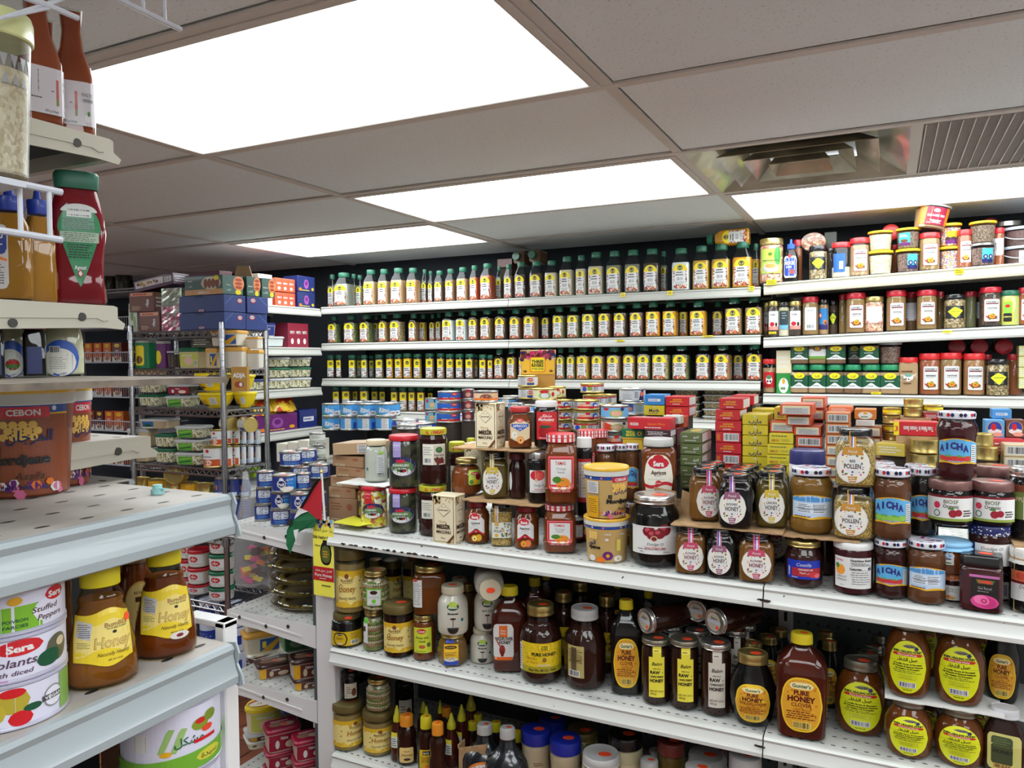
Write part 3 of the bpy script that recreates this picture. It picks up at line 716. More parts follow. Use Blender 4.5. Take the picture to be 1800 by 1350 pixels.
@kind
def redjar(c,txt='',lidc='red',mode='food',fill=.80):
 lm={'red':M_RED,'gold':M_GOLD,'black':M_BLK,'green':M_GRN,'brightred':mat('bright_red_cap',(216,40,44),.35,coat=.3)}[lidc]
 def back(A,w,h):A.r(-w*.34,.14*h,w*.40,.72*h,(226,232,232));A.t(0,.64*h,.03*h,'dgrey','HAWAIJ',w*.5);A.lines(-w*.28,.34*h,w*.32,.58*h,7,'lgrey',.4);A.bars(-w*.2,.17*h,w*.25,.29*h,'dgrey',10,None)
 def diamond(A,w,h):
  A.r(-w*.48,.30*h,w*.48,.66*h,'black');A.r(-w*.16,.33*h,w*.24,.63*h,(90,100,90));A.pg([(-w*.34,.50*h),(0,.63*h),(w*.38,.52*h),(w*.04,.30*h)],(226,236,40));A.t(.01*w,.50*h,.035*h,'dgreen','GARDEN',w*.5)
 def plainw(A,w,h):A.r(-w*.46,.27*h,w*.46,.72*h,(226,226,236));A.lines(-w*.34,.36*h,w*.34,.66*h,5,'lgrey',.3);A.r(-w*.46,.27*h,-w*.28,.33*h,(236,140,120));A.r(w*.25,.27*h,w*.46,.31*h,(236,140,120))
 def pinkl(A,w,h):A.r(-w*.46,.20*h,w*.46,.72*h,(238,236,236));A.t(-w*.02,.62*h,.05*h,'dgrey','KAMIL',w*.4);A.r(-w*.46,.20*h,w*.46,.30*h,(232,150,140));A.e(-w*.1,.36*h,w*.2,.06*h,'red');A.e(w*.24,.35*h,w*.1,.06*h,'dbrown')
 def dblue(A,w,h):A.r(-w*.46,.22*h,w*.46,.78*h,(34,58,68));A.lines(-w*.2,.5*h,w*.3,.72*h,3,'lgrey',.3);A.r(-w*.46,.22*h,w*.46,.34*h,(110,180,210));A.r(-w*.46,.75*h,w*.46,.79*h,(190,186,120))
 def bluel(A,w,h):A.r(-w*.46,.16*h,w*.46,.74*h,(40,130,200));A.r(-w*.46,.16*h,w*.46,.3*h,(44,40,110));A.e(-w*.3,.55*h,w*.16,.08*h,'red');A.e(-w*.3,.55*h,w*.1,.05*h,'white');A.e(w*.18,.36*h,w*.2,.07*h,'orange');A.e(w*.22,.34*h,w*.12,.04*h,'brown')
 def blueb(A,w,h):A.r(-w*.44,.16*h,w*.20,.68*h,(44,100,200));A.r(-w*.1,.24*h,w*.1,.46*h,'white');A.bars(-w*.08,.26*h,w*.08,.42*h,'dgrey',8,None)
 def tea(A,w,h):A.r(-w*.48,.22*h,w*.48,.76*h,(190,220,90));A.e(w*.3,.6*h,w*.16,.2*h,(60,150,60));A.e(-w*.02,.64*h,w*.13,.06*h,'yellow');A.e(-w*.02,.64*h,w*.09,.04*h,'leaf');A.t(0,.5*h,.035*h,'dgrey','LEMONGRASS TEA',w*.7);A.e(0,.33*h,w*.36,.09*h,'lgrey');A.e(0,.36*h,w*.3,.08*h,'white');A.e(0,.38*h,w*.24,.05*h,(216,160,80))
 def redl(A,w,h):A.r(-w*.48,.17*h,w*.48,.62*h,'red');A.e(0,.40*h,w*.24,.13*h,'white');A.e(0,.47*h,w*.2,.06*h,(90,130,90));A.e(-w*.1,.35*h,w*.07,.035*h,'dred');A.e(w*.1,.35*h,w*.07,.035*h,'black');A.lines(-w*.3,.2*h,w*.3,.26*h,1,'black')
 def beigel(A,w,h):A.e(0,.47*h,w*.25,.11*h,'white');A.e(0,.53*h,w*.2,.05*h,(120,160,140));A.dots(-w*.2,.36*h,w*.2,.44*h,8,w*.04,['orange','leaf','dred','brown']);A.lines(-w*.35,.60*h,w*.35,.66*h,1,'brown',.6);A.lines(-w*.25,.28*h,w*.25,.34*h,1,'brown',.5)
 def limel(A,w,h):A.rr(-w*.40,.10*h,w*.12,.70*h,w*.08,'yellow');A.rr(-w*.36,.36*h,w*.08,.68*h,w*.05,(140,196,70));A.e(-w*.14,.56*h,w*.13,.045*h,'red');A.rr(-w*.36,.12*h,w*.08,.36*h,w*.04,'black');A.t(-w*.14,.26*h,.04*h,'lyellow','LEMON',w*.38)
 fn=dict(food=white_food(txt),back=back,diamond=diamond,plainw=plainw,pink=pinkl,dblue=dblue,bluel=bluel,blueb=blueb,tea=tea,redl=redl,beige=beigel,limel=limel,none=None)[mode]
 return jar('spice_jar',.07,.155,JP,'S' if mode in('beige',)else 'c',1,c,fill,(.855,1,.99,'plain',lm),fn,CLR,.0015,bodyname='jar_body')
@kind
def greenjar(c,v=0,bright=1):
 def f(A,w,h):
  if v:A.r(-w*.5,.22*h,w*.5,.60*h,'white');A.r(-w*.5,.22*h,w*.5,.33*h,(110,160,60));A.e(0,.62*h,w*.26,.10*h,(110,80,50));A.rr(-w*.12,.55*h,w*.12,.69*h,.004,'gold');A.t(0,.62*h,.06*h,'dred','abc',w*.15)
  else:
   A.r(-w*.5,.22*h,w*.5,.64*h,'dgreen');A.col(-w*.5,w*.5,lambda x:.24*h+.15*h*math.exp(-(x/(w*.24))**2),lambda x:.20*h,'white');A.lines(-w*.25,.43*h,w*.3,.47*h,1,'white',.6);A.lines(-w*.2,.26*h,w*.2,.31*h,1,'dgreen')
   A.e(0,.62*h,w*.30,.10*h,'yellow');A.t(0,.61*h,.075*h,'dgreen',ar('الدرة'),w*.42,.03)
 return jar('spice_jar',.07,.1,[(0,.95),(.02,1),(.72,1),(.78,.93),(.80,.80),(.84,.80)],'S',1,c,.74,(.82,1,.93,'plain',mat('bright_green_lid',(30,140,92),.4,coat=.2)if bright else M_GRN,'C'),f,CLR,.0012,bodyname='jar_body')
@kind
def tub(c,lidc='yellow',art=''):
 def f(A,w,h):
  if art=='blue':A.r(-w*.40,.18*h,w*.08,.76*h,(60,176,200));A.r(-w*.40,.18*h,w*.08,.30*h,'purple');A.e(-w*.16,.38*h,w*.16,.08*h,'brown');A.lines(-w*.35,.55*h,0,.7*h,2,'white',.5)
  if art=='bluer':A.r(-w*.02,.14*h,w*.40,.76*h,(70,180,215));A.r(-w*.02,.14*h,w*.40,.30*h,'navy');A.e(w*.10,.40*h,w*.09,.10*h,'navy');A.e(w*.30,.40*h,w*.09,.10*h,'navy');A.e(w*.10,.40*h,w*.04,.05*h,'lgrey');A.e(w*.30,.40*h,w*.04,.05*h,'lgrey')
  if art=='choc':A.r(-w*.2,.12*h,w*.3,.38*h,'purple');A.r(-w*.14,.38*h,w*.32,.66*h,'gold');A.e(-w*.1,.34*h,w*.1,.07*h,'dbrown');A.e(w*.14,.34*h,w*.1,.07*h,'dbrown')
  if art=='dessert':A.r(-w*.46,.16*h,w*.5,.86*h,(224,130,40));A.r(-w*.24,.14*h,w*.34,.86*h,(160,30,66));A.e(w*.03,.72*h,w*.09,.07*h,'white');A.t(w*.05,.52*h,.09*h,'white','DRAGEE MIX',w*.5);A.col(-w*.14,w*.22,lambda x:.34*h,lambda x:.34*h-.10*h*max(0,1-((x-.04*w)/(w*.18))**2),'white');A.lines(-w*.2,.2*h,w*.3,.25*h,1,'white')
 lm={'yellow':mat('yellow_rim_lid',(236,196,30),.4),'clear':mat('cloudy_lid',(190,192,194),.3),'silver':M_SILV,'red':M_RED}[lidc]
 K=Kind('spice_tub',.1,.1,.1);P=[(0,.038),(.003,.041),(.09,.047),(.094,.048)]
 K.part('tub_body',lathe_mb(P,'c',CLR));K.part('contents',lathe_mb(fillprof(P,.08,.0012),'c',stuffm(c)))
 K.part('lid',lathe_mb([(.090,.049),(.0905,.050),(.099,.050),(.1,.0485),(.098,.046),(.098,.02)],'C',lm))
 if art:A=Art(Surf(P),.0005);f(A,.1,.1);K.part('label',A,smooth=0)
 return K
@kind
def bucket(c,art=0):
 K=Kind('bucket',.2,.2,.14);P=[(0,.080),(.004,.084),(.12,.094)]
 K.part('bucket_body',lathe_mb(P,'c',CLR));K.part('contents',lathe_mb(fillprof(P,.11,.002),'c',stuffm(c)))
 K.part('lid',lathe_mb([(.118,.097),(.119,.1),(.135,.1),(.14,.097),(.136,.09),(.136,.03)],'C',mat('cloudy_blue_lid',(176,186,200),.35)))
 h=MB();h.tube([(math.sin(a)*.102,-math.cos(a)*.102*.9-.0,.118-.075*math.cos((a))*1.0 if abs(a)<PI/2 else.118)for a in[(-PI/2+PI*i/16)for i in range(17)]],.0035,(206,210,222));K.part('handle',h)
 if art:A=Art(Surf(P),.0008);A.r(-.02,.012,.08,.10,(226,230,240));A.lines(-.01,.02,.07,.09,6,'lgrey');K.part('label',A,smooth=0)
 return K
# ------------------------------------------------------------------ boxes
@kind
def box(w,d,h,c,front=None,side=None,top=None,name='box',back=None):
 """carton; front faces -y, side faces +x"""
 K=Kind(name,w,d,h);m=C(c)
 K.part('carton',MB().box(-w/2,-d/2,0,w/2,d/2,h,m,.0012),smooth=0)
 A=Art(Flat((0,-d/2,0)),.0002,.0001);n=0
 if front:FR[front](A,w,h);n=1
 if side:A.S=Flat((w/2,0,0),(0,1,0),(0,0,1),(1,0,0));A.o=.0002;FR[side](A,d,h);n=1
 if top:A.S=Flat((0,-d/2,h),(1,0,0),(0,1,0),(0,0,1));A.o=.0002;FR[top](A,w,d);n=1
 if n:K.part('lettering',A,smooth=0)
 return K
FR={}
def fr(f):FR[f.__name__]=f;return f
@fr
def lined(A,w,h):A.lines(-w*.4,h*.2,w*.4,h*.8,3,'white',.4)
@fr
def redtea(A,w,h):
 A.t(0,h*.70,h*.16,'gold','ALSHARK',w*.5,.03);A.lines(-w*.35,h*.38,w*.35,h*.56,2,'gold',.55,2);A.lines(-w*.2,h*.14,w*.2,h*.28,1,'white',.5)
@fr
def redteab(A,w,h):A.bars(-w*.18,h*.15,w*.42,h*.88,'black',18);A.lines(-w*.46,h*.2,-w*.3,h*.8,5,'gold',.4)
@fr
def nutri(A,w,h):A.r(-w*.42,h*.12,w*.42,h*.88,'white');A.lines(-w*.38,h*.2,w*.38,h*.8,6,'grey',.3)
@fr
def marib(A,w,h):A.t(0,h*.36,h*.42,'navy',ar('مارب'),w*.5,.03);A.e(0,h*.78,w*.05,h*.12,'lgrey')
@fr
def maribe(A,w,h):A.t(0,h*.5,h*.34,'navy','Marib',w*.5,.02);A.lines(-w*.3,h*.15,w*.3,h*.28,1,'navy',.4);A.e(0,h*.85,w*.05,h*.1,'lgrey')
@fr
def yelbar(A,w,h):A.bars(-w*.42,h*.15,-w*.05,h*.45,(180,100,30),12,None);A.lines(0,h*.2,w*.42,h*.45,2,'olive',.3);A.lines(-w*.4,h*.62,w*.42,h*.85,1,'olive',.4)
@fr
def windowl(A,w,h):A.r(-w*.42,h*.12,w*.42,h*.88,(226,216,170));A.r(-w*.38,h*.12,w*.38,h*.70,'lgrey');A.lines(-w*.34,h*.2,w*.34,h*.66,4,'dgrey',.3)
@fr
def barbig(A,w,h):A.bars(-w*.40,h*.16,w*.42,h*.86,'black',26)
@fr
def olivetea(A,w,h):A.t(w*.24,h*.6,h*.22,'white',ar('الشرق'),w*.26);A.t(-w*.28,h*.62,h*.13,'white','ALSHARK',w*.24);A.lines(-w*.3,h*.15,w*.4,h*.35,1,'lgrey',.4)
@fr
def olivetop(A,w,h):A.e(0,h*.5,w*.25,h*.3,(190,190,60));A.e(w*.05,h*.5,w*.1,h*.2,'orange');A.lines(-w*.45,h*.8,w*.4,h*.92,1,'white')
@fr
def mesir(A,w,h):
 fb=(120,96,60)
 for x in(-w*.45,w*.42):A.r(x,h*.03,x+w*.025,h*.97,fb)
 for y in(h*.03,h*.96):A.r(-w*.45,y,w*.45,y+h*.012,fb)
 A.dots(-w*.45,h*.80,-w*.15,h*.97,26,w*.05,[(196,168,110),(150,120,70),(214,190,130)],2);A.dots(w*.1,h*.86,w*.4,h*.96,9,w*.03,[(196,168,110)],5)
 A.pg([(0,h*.84),(w*.30,h*.70),(0,h*.56),(-w*.30,h*.70)],fb);A.pg([(0,h*.832),(w*.28,h*.70),(0,h*.568),(-w*.28,h*.70)],(236,224,192));A.t(0,h*.695,h*.028,'dbrown','MANISA BESIR',w*.42,.03);A.e(-w*.06,h*.76,w*.02,w*.02,'dbrown');A.e(w*.06,h*.76,w*.02,w*.02,'dbrown')
 A.t(-w*.05,h*.46,h*.05,'tan','Manisa',w*.5,.0,.2);A.t(0,h*.355,h*.085,'dbrown','MESİR',w*.78,.04);A.t(0,h*.245,h*.058,'dbrown','MACUNU',w*.76,.035);A.t(-w*.02,h*.12,h*.03,'brown','420 gr',w*.3)
 A.pg([(w*.12,h*.02),(w*.26,h*.02),(w*.46,h*.16),(w*.46,h*.22)],'brown')
@fr
def kraftp(A,w,h):A.lines(-w*.4,h*.55,0,h*.85,3,'brown',.3);A.e(w*.25,h*.7,w*.1,h*.12,(150,90,60));A.bars(-w*.42,h*.05,-w*.1,h*.25,'dbrown',10,'beige')
@fr
def kraftb(A,w,h):A.bars(w*.05,h*.12,w*.24,h*.85,'dgrey',10,'white',True);A.pg([(w*.3,h*.2),(w*.42,h*.2),(w*.4,h*.6),(w*.32,h*.5)],'sticker')
@fr
def yelash(A,w,h):A.pg([(-w*.4,h*.5),(0,h*.9),(w*.42,h*.5),(0,h*.1)],'yellow');A.t(0,h*.5,h*.14,'dgreen','Ashtar',w*.6)
@fr
def tunatom(A,w,h):
 A.r(-w*.5,0,-w*.38,h,'yellow');A.t(-w*.44,h*.5,h*.4,'red','3',w*.08);A.t(w*.05,h*.5,h*.34,'white','Tuna Flakes in Tomato Sauce',w*.66,.03,0,True)
@fr
def slices(A,w,h):A.r(-w*.5,0,w*.5,h*.15,'gold');A.t(-w*.1,h*.72,h*.24,'yellow','TUNA',w*.5,.03,0,True);A.t(-w*.1,h*.42,h*.24,'yellow','SLICES',w*.6,.03,0,True);A.e(w*.32,h*.6,w*.1,h*.2,'gold');A.e(w*.32,h*.6,w*.05,h*.1,'dbrown')
@fr
def longred(A,w,h):A.t(-w*.34,h*.45,h*.25,'white','MUKDEN',w*.2,.03);A.t(w*.18,h*.5,h*.2,'orange','Salmon Fillets',w*.5);A.lines(-w*.1,h*.1,w*.4,h*.25,1,'white')
@fr
def bluefront(A,w,h):A.lines(-w*.2,h*.05,w*.2,h*.12,1,'navy');A.e(0,h*.10,w*.06,h*.06,'white');A.e(0,h*.10,w*.045,h*.035,'red');A.pg([(-w*.18,h),(w*.06,h),(w*.06,h*.86),(-w*.1,h*.86)],'navy')
@fr
def blueside(A,w,h):
 A.pg([(-w*.46,h*.45),(-w*.1,h*.96),(-w*.085,h*.96),(-w*.445,h*.45)],'lblue');A.e(w*.22,h*.68,w*.12,h*.15,'red');A.e(w*.22,h*.69,w*.10,h*.10,'white');A.t(w*.22,h*.69,h*.08,'navy','OETKER',w*.17)
@fr
def bluesider(A,w,h):
 A.pg([(w*.46,h*.45),(w*.1,h*.96),(w*.085,h*.96),(w*.445,h*.45)],'lblue');A.e(-w*.22,h*.75,w*.13,h*.15,'red');A.e(-w*.22,h*.76,w*.11,h*.10,'white');A.t(-w*.22,h*.76,h*.08,'navy','OETKER',w*.19)
@fr
def meatf(A,w,h):
 A.r(-w*.5,0,w*.5,h*.28,(206,158,100));A.t(-w*.0,h*.13,h*.11,'white','KEBAB '+ar('كباب'),w*.5,.03);A.e(w*.2,h*.60,w*.26,h*.34,(210,196,170));
 for q in range(4):A.e(w*(.06+.1*q),h*.58,w*.055,h*.25,(132,78,54))
 A.e(w*.34,h*.86,w*.07,h*.12,'yellow');A.t(-w*.34,h*.75,h*.09,'white','Basma',w*.2);A.t(-w*.34,h*.48,h*.09,'white',ar('كباب'),w*.2)
@fr
def meats(A,w,h):
 A.e(w*.28,h*.6,w*.28,h*.38,(236,150,90));
 for q in range(3):A.e(w*.28,h*(.4+.2*q),w*.18,h*.08,(190,70,34))
 A.e(w*.25,h*.14,w*.15,h*.13,'yellow');A.t(-w*.22,h*.5,h*.08,'white','Basma',w*.4);A.t(-w*.22,h*.25,h*.11,'white',ar('كباب'),w*.4)
@fr
def clas(A,w,h):A.r(-w*.44,h*.80,w*.44,h*.96,(230,170,130));A.lines(-w*.36,h*.83,w*.36,h*.93,1,'red',.7);A.t(w*.22,h*.42,h*.2,'white','glas',h*.6,.04,0,False,True);A.e(-w*.2,h*.55,w*.14,h*.16,(120,80,60));A.lines(-w*.4,h*.08,0,h*.3,3,'beige',.4)
@fr
def purp(A,w,h):A.r(-w*.46,h*.3,w*.25,h*.85,(226,214,220));A.dots(-w*.42,h*.45,w*.2,h*.7,12,h*.16,['gold','dbrown','tan']);A.bars(w*.28,h*.3,w*.45,h*.75,'black',8)
@fr
def foil(A,w,h):A.r(-w*.5,h*.2,w*.5,h*.8,(214,220,214));A.e(-w*.1,h*.6,w*.2,h*.22,(120,160,90));A.e(w*.2,h*.35,w*.16,h*.2,(150,190,120))
@fr
def ora(A,w,h):
 for q in(-.3,0,.3):A.t(w*q,h*.62,h*.12,'white','VIMTO',w*.22,.03);A.e(w*q,h*.25,w*.07,h*.12,'white');A.r(w*(q+.145),0,w*(q+.155),h,'red')
@fr
def spicebox(A,w,h):A.e(0,h*.84,w*.28,h*.09,'yellow');A.t(0,h*.84,h*.08,'red','SHAN',w*.4,.03);A.t(0,h*.58,h*.07,'white','CURRY',w*.7,.03);A.lines(-w*.35,h*.44,w*.35,h*.53,1,'white',.5);A.r(-w*.5,0,w*.5,h*.26,'white');A.e(0,h*.20,w*.36,h*.13,(200,110,60));A.dots(-w*.3,h*.12,w*.3,h*.26,9,w*.08,['leaf','orange','red','white'])
@fr
def adja(A,w,h):A.t(0,h*.66,h*.17,'white','ADJA',w*.8,.05);A.e(0,h*.28,w*.3,h*.13,(150,60,30));A.e(w*.1,h*.28,w*.1,h*.08,'white')
@fr
def dispf(A,w,h):A.e(0,h*.5,w*.14,h*.3,(150,80,160));A.e(0,h*.55,w*.08,h*.15,'purple');A.e(-w*.35,h*.15,w*.08,h*.1,'orange');A.e(w*.36,h*.2,w*.07,h*.1,'gold');A.lines(-w*.3,h*.06,w*.3,h*.14,1,'yellow')
@fr
def tunabox(A,w,h):A.e(0,h*.55,w*.40,h*.38,'gold');A.e(0,h*.56,w*.36,h*.35,(30,60,160));A.e(0,h*.35,w*.36,h*.15,'white');A.e(-w*.05,h*.6,w*.14,h*.2,'red');A.e(w*.15,h*.18,w*.28,h*.12,(230,160,140))
@fr
def bluetuna(A,w,h):A.r(-w*.3,h*.35,w*.3,h*.6,'white');A.lines(-w*.26,h*.4,w*.26,h*.55,1,'blue')
@fr
def orlab(A,w,h):A.e(0,h*.4,w*.34,h*.38,'white');A.e(0,h*.62,w*.1,h*.14,'gold');A.lines(-w*.2,h*.15,w*.2,h*.35,1,'leaf',.6)
@fr
def shield(A,w,h):
 A.r(-w*.5,0,w*.5,h,(250,240,90));A.t(0,h*.86,h*.035,'black',ar('يباع عسل الشفاء'),w*.9,.02);A.t(0,h*.765,h*.042,'black','Shifa Healing Honey',w*1.0,.03);A.t(-w*.28,h*.655,h*.03,'black','Here',w*.4);A.r(-w*.5,h*.92,w*.5,h,(226,214,160));A.dots(-w*.4,h*.9,w*.45,h*.99,18,w*.07,['blue','lblue','gold','brown']);A.barrel(w*.12,h*.56,w*.28,h*.15,'black');A.r(-w*.02,h*.69,w*.24,h*.73,'black');A.barrel(w*.12,h*.55,w*.22,h*.11,'olive');A.lines(-w*.02,h*.5,w*.26,h*.6,3,'gold')
 A.r(-w*.5,h*.20,w*.5,h*.38,(190,40,40));A.t(0,h*.335,h*.028,'white',ar('افضل عسل شفاء'),w*.9);A.t(0,h*.275,h*.042,'white','Pure Honey',w*.85,.02);A.lines(-w*.2,h*.22,w*.2,h*.24,1,'white');A.lines(-w*.1,h*.12,w*.45,h*.16,1,'olive')
# ------------------------------------------------------------------ tins
@kind
def tin(w,h,c,art=None,rim='silver',name='tin',ratio=1,stick=0,out='c'):
 K=Kind(name,w,w*ratio,h);r=w/2;rm=M_TIN if rim=='silver' else M_TING
 P=[(0,r*.96),(.0012,r*1.0),(.004,r*1.0),(.0055,r*.975),(h-.0055,r*.975),(h-.004,r*1.0),(h-.0012,r),(h,r*.96),(h-.003,r*.94),(h-.003,r*.5)]
 K.part('tin_body',lathe_mb(P,out,rm,ratio))
 A=Art(Surf([(0,r*.975),(h,r*.975)],out,ratio),.0003);L=2*PI*r*(.975 if ratio==1 else.8*.975)
 if c:A.col(-L*.36,L*.36,lambda x:h-.006,lambda x:.006,c,36)
 if art:TA[art](A,w,h)
 if c or art:K.part('label',A,smooth=0)
 if stick:K.part('price_sticker',sticker(0,0,h-.0026,w*.11),'orange price sticker',smooth=0)
 return K
TA={}
def ta(f):TA[f.__name__]=f;return f
@ta
def puck(A,w,h):
 A.r(w*.12,.008,w*.7,h-.008,(36,120,200));A.e(-w*.12,h*.5,w*.19,h*.24,'white');A.e(-w*.12,h*.5,w*.165,h*.19,'navy');A.t(-w*.12,h*.49,h*.18,'white','Puck',w*.28,.04)
 for a in(-.5,0,.5):A.e(-w*.12+a*w*.10,h*.80-abs(a)*h*.06,w*.035,h*.075,'white',6)
 A.t(w*.22,h*.76,h*.13,'white',ar('قشطة بوك'),w*.32,.02);A.t(w*.22,h*.55,h*.09,'lblue','Puck Cream',w*.3);A.e(w*.12,h*.22,w*.30,h*.13,(226,220,190));A.e(w*.14,h*.24,w*.22,h*.09,'white')
@ta
def puckb(A,w,h):A.rr(-w*.40,h*.42,w*.42,h*.86,.004,(206,210,216));A.lines(-w*.36,h*.46,w*.38,h*.82,4,'navy',.45);A.lines(-w*.36,h*.12,w*.38,h*.36,3,'lblue',.3)
@ta
def rino(A,w,h):A.col(-w*.6,w*.6,lambda x:.006+h*.3*(.5+.5*math.sin(x/w*4)),lambda x:.006,(230,236,244));A.col(-w*.6,-w*.1,lambda x:h*.3-(x+w*.6)*.3,lambda x:.006,'leaf');A.t(-w*.18,h*.52,h*.36,'white','Rino',w*.5,.04,.15);A.e(-w*.3,h*.86,w*.05,h*.07,'leaf',6);A.e(w*.24,h*.28,w*.2,h*.16,(236,226,226));A.t(w*.24,h*.3,h*.15,'dbrown','Cream',w*.34,.03,.1)
@ta
def rinob(A,w,h):A.r(-w*.3,h*.1,w*.05,h*.9,'white');A.lines(-w*.28,h*.15,0,h*.85,6,'grey',.35);A.r(w*.2,h*.1,w*.5,h*.6,'blue')
@ta
def chunk(A,w,h):A.e(-w*.12,h*.38,w*.22,h*.3,(226,160,130));A.e(w*.02,h*.34,w*.16,h*.26,(236,180,150));A.e(w*.2,h*.22,w*.12,h*.08,'dred');A.r(-w*.02,h*.62,w*.14,h*.88,'red');A.e(w*.36,h*.5,w*.13,h*.26,'blue');A.e(w*.38,h*.46,w*.08,h*.14,'white');A.col(-w*.6,w*.6,lambda x:.012,lambda x:.007,'red');A.r(-w*.55,h*.2,-w*.36,h*.85,'grey')
@ta
def chunkb(A,w,h):A.r(-w*.2,.008,w*.02,h*.9,(130,150,60));A.bars(w*.06,h*.15,w*.24,h*.85,'black',9);A.r(w*.28,h*.15,w*.4,h*.85,'white');A.e(-w*.36,h*.4,w*.12,h*.25,'blue');A.col(-w*.6,w*.6,lambda x:h-.006,lambda x:h-.010,'red')
@ta
def bluet(A,w,h):A.pg([(-w*.45,h*.85),(-w*.2,h*.8),(-w*.25,h*.62),(-w*.45,h*.66)],'red');A.e(w*.06,h*.42,w*.26,h*.28,(140,190,90));A.e(w*.06,h*.42,w*.21,h*.2,(226,176,150));A.e(w*.28,h*.74,w*.08,h*.14,'navy');A.lines(-w*.3,h*.08,w*.3,h*.16,1,'white')
@ta
def redt(A,w,h):A.pg([(-w*.5,h*.9),(-w*.1,h*.6),(-w*.1,h*.1),(-w*.5,h*.1)],(200,60,40));A.e(w*.1,h*.4,w*.26,h*.26,(140,180,90));A.e(w*.1,h*.4,w*.2,h*.18,(220,170,150));A.e(w*.36,h*.7,w*.07,h*.12,'navy')
@ta
def peach(A,w,h):A.e(0,h*.42,w*.26,h*.32,(120,84,60));A.e(0,h*.36,w*.22,h*.24,(190,150,110));A.e(-w*.05,h*.46,w*.08,h*.16,(150,60,60));A.e(w*.1,h*.42,w*.07,h*.14,(110,60,50));A.e(w*.34,h*.72,w*.04,h*.1,'yellow');A.col(-w*.6,w*.6,lambda x:.012,lambda x:.007,'orange')
@ta
def shrimp(A,w,h):A.e(w*.0,h*.4,w*.25,h*.3,(140,180,110));A.e(0,h*.4,w*.17,h*.22,'white');A.e(-w*.02,h*.72,w*.2,h*.13,'red');A.e(w*.36,h*.5,w*.08,h*.2,'red')
@ta
def milkt(A,w,h):A.e(w*.12,h*.62,w*.17,h*.15,'red');A.t(w*.12,h*.62,h*.1,'white','SUNBEST',w*.27,.02);A.r(-w*.05,h*.14,w*.32,h*.34,(36,70,150));A.r(-w*.05,h*.36,w*.32,h*.44,'gold');A.lines(-w*.42,h*.2,-w*.12,h*.85,7,'grey',.35)
@ta
def ginat(A,w,h):A.r(-w*.55,h*.5,w*.0,h*.9,(40,100,190));A.e(w*.24,h*.74,w*.14,h*.17,'red');A.t(w*.24,h*.74,h*.12,'white','Dora',w*.2,.02);A.r(-w*.3,h*.15,-w*.05,h*.4,'white');A.e(w*.12,h*.25,w*.16,h*.16,(200,150,90));A.col(-w*.6,w*.6,lambda x:.012,lambda x:.006,'red')
@ta
def clam(A,w,h):A.e(0,h*.5,w*.3,h*.3,(120,80,60));A.e(0,h*.48,w*.2,h*.2,(214,150,140));A.e(0,h*.85,w*.16,h*.1,'red')
@ta
def whitecan(A,w,h):A.bars(w*.08,h*.2,w*.24,h*.85,'black',10);A.lines(-w*.4,h*.15,0,h*.6,5,'grey',.35);A.pg([(w*.34,h*.9),(w*.48,h*.9),(w*.48,h*.1),(w*.24,h*.1)],'navy');A.e(w*.38,h*.6,w*.09,h*.18,(226,110,90))
@ta
def olivecan(A,w,h):A.col(-w*.6,w*.6,lambda x:h*.42,lambda x:.006,(150,156,140));A.bars(-w*.1,h*.1,w*.3,h*.32,'black',14);A.lines(-w*.4,h*.55,w*.2,h*.8,3,'dgrey',.3)
@ta
def labcan(A,w,h):A.r(-w*.6,h*.55,w*.6,h*.9,'white');A.e(-w*.05,h*.80,w*.1,h*.08,'red');A.lines(-w*.3,h*.48,w*.3,h*.56,1,'navy',.5);A.r(-w*.6,.006,w*.6,h*.4,(200,84,40));A.e(0,h*.24,w*.2,h*.14,(236,200,180));A.dots(-w*.2,h*.1,w*.2,h*.3,8,w*.05,['brown','red','leaf'])
@ta
def bluemeat(A,w,h):A.r(-w*.6,h*.3,w*.0,h*.95,(36,70,150));A.e(-w*.15,h*.5,w*.12,h*.15,(200,120,100));A.lines(w*.04,h*.1,w*.4,h*.9,9,'grey',.35);A.r(-w*.6,.006,w*.6,h*.25,(190,210,236))
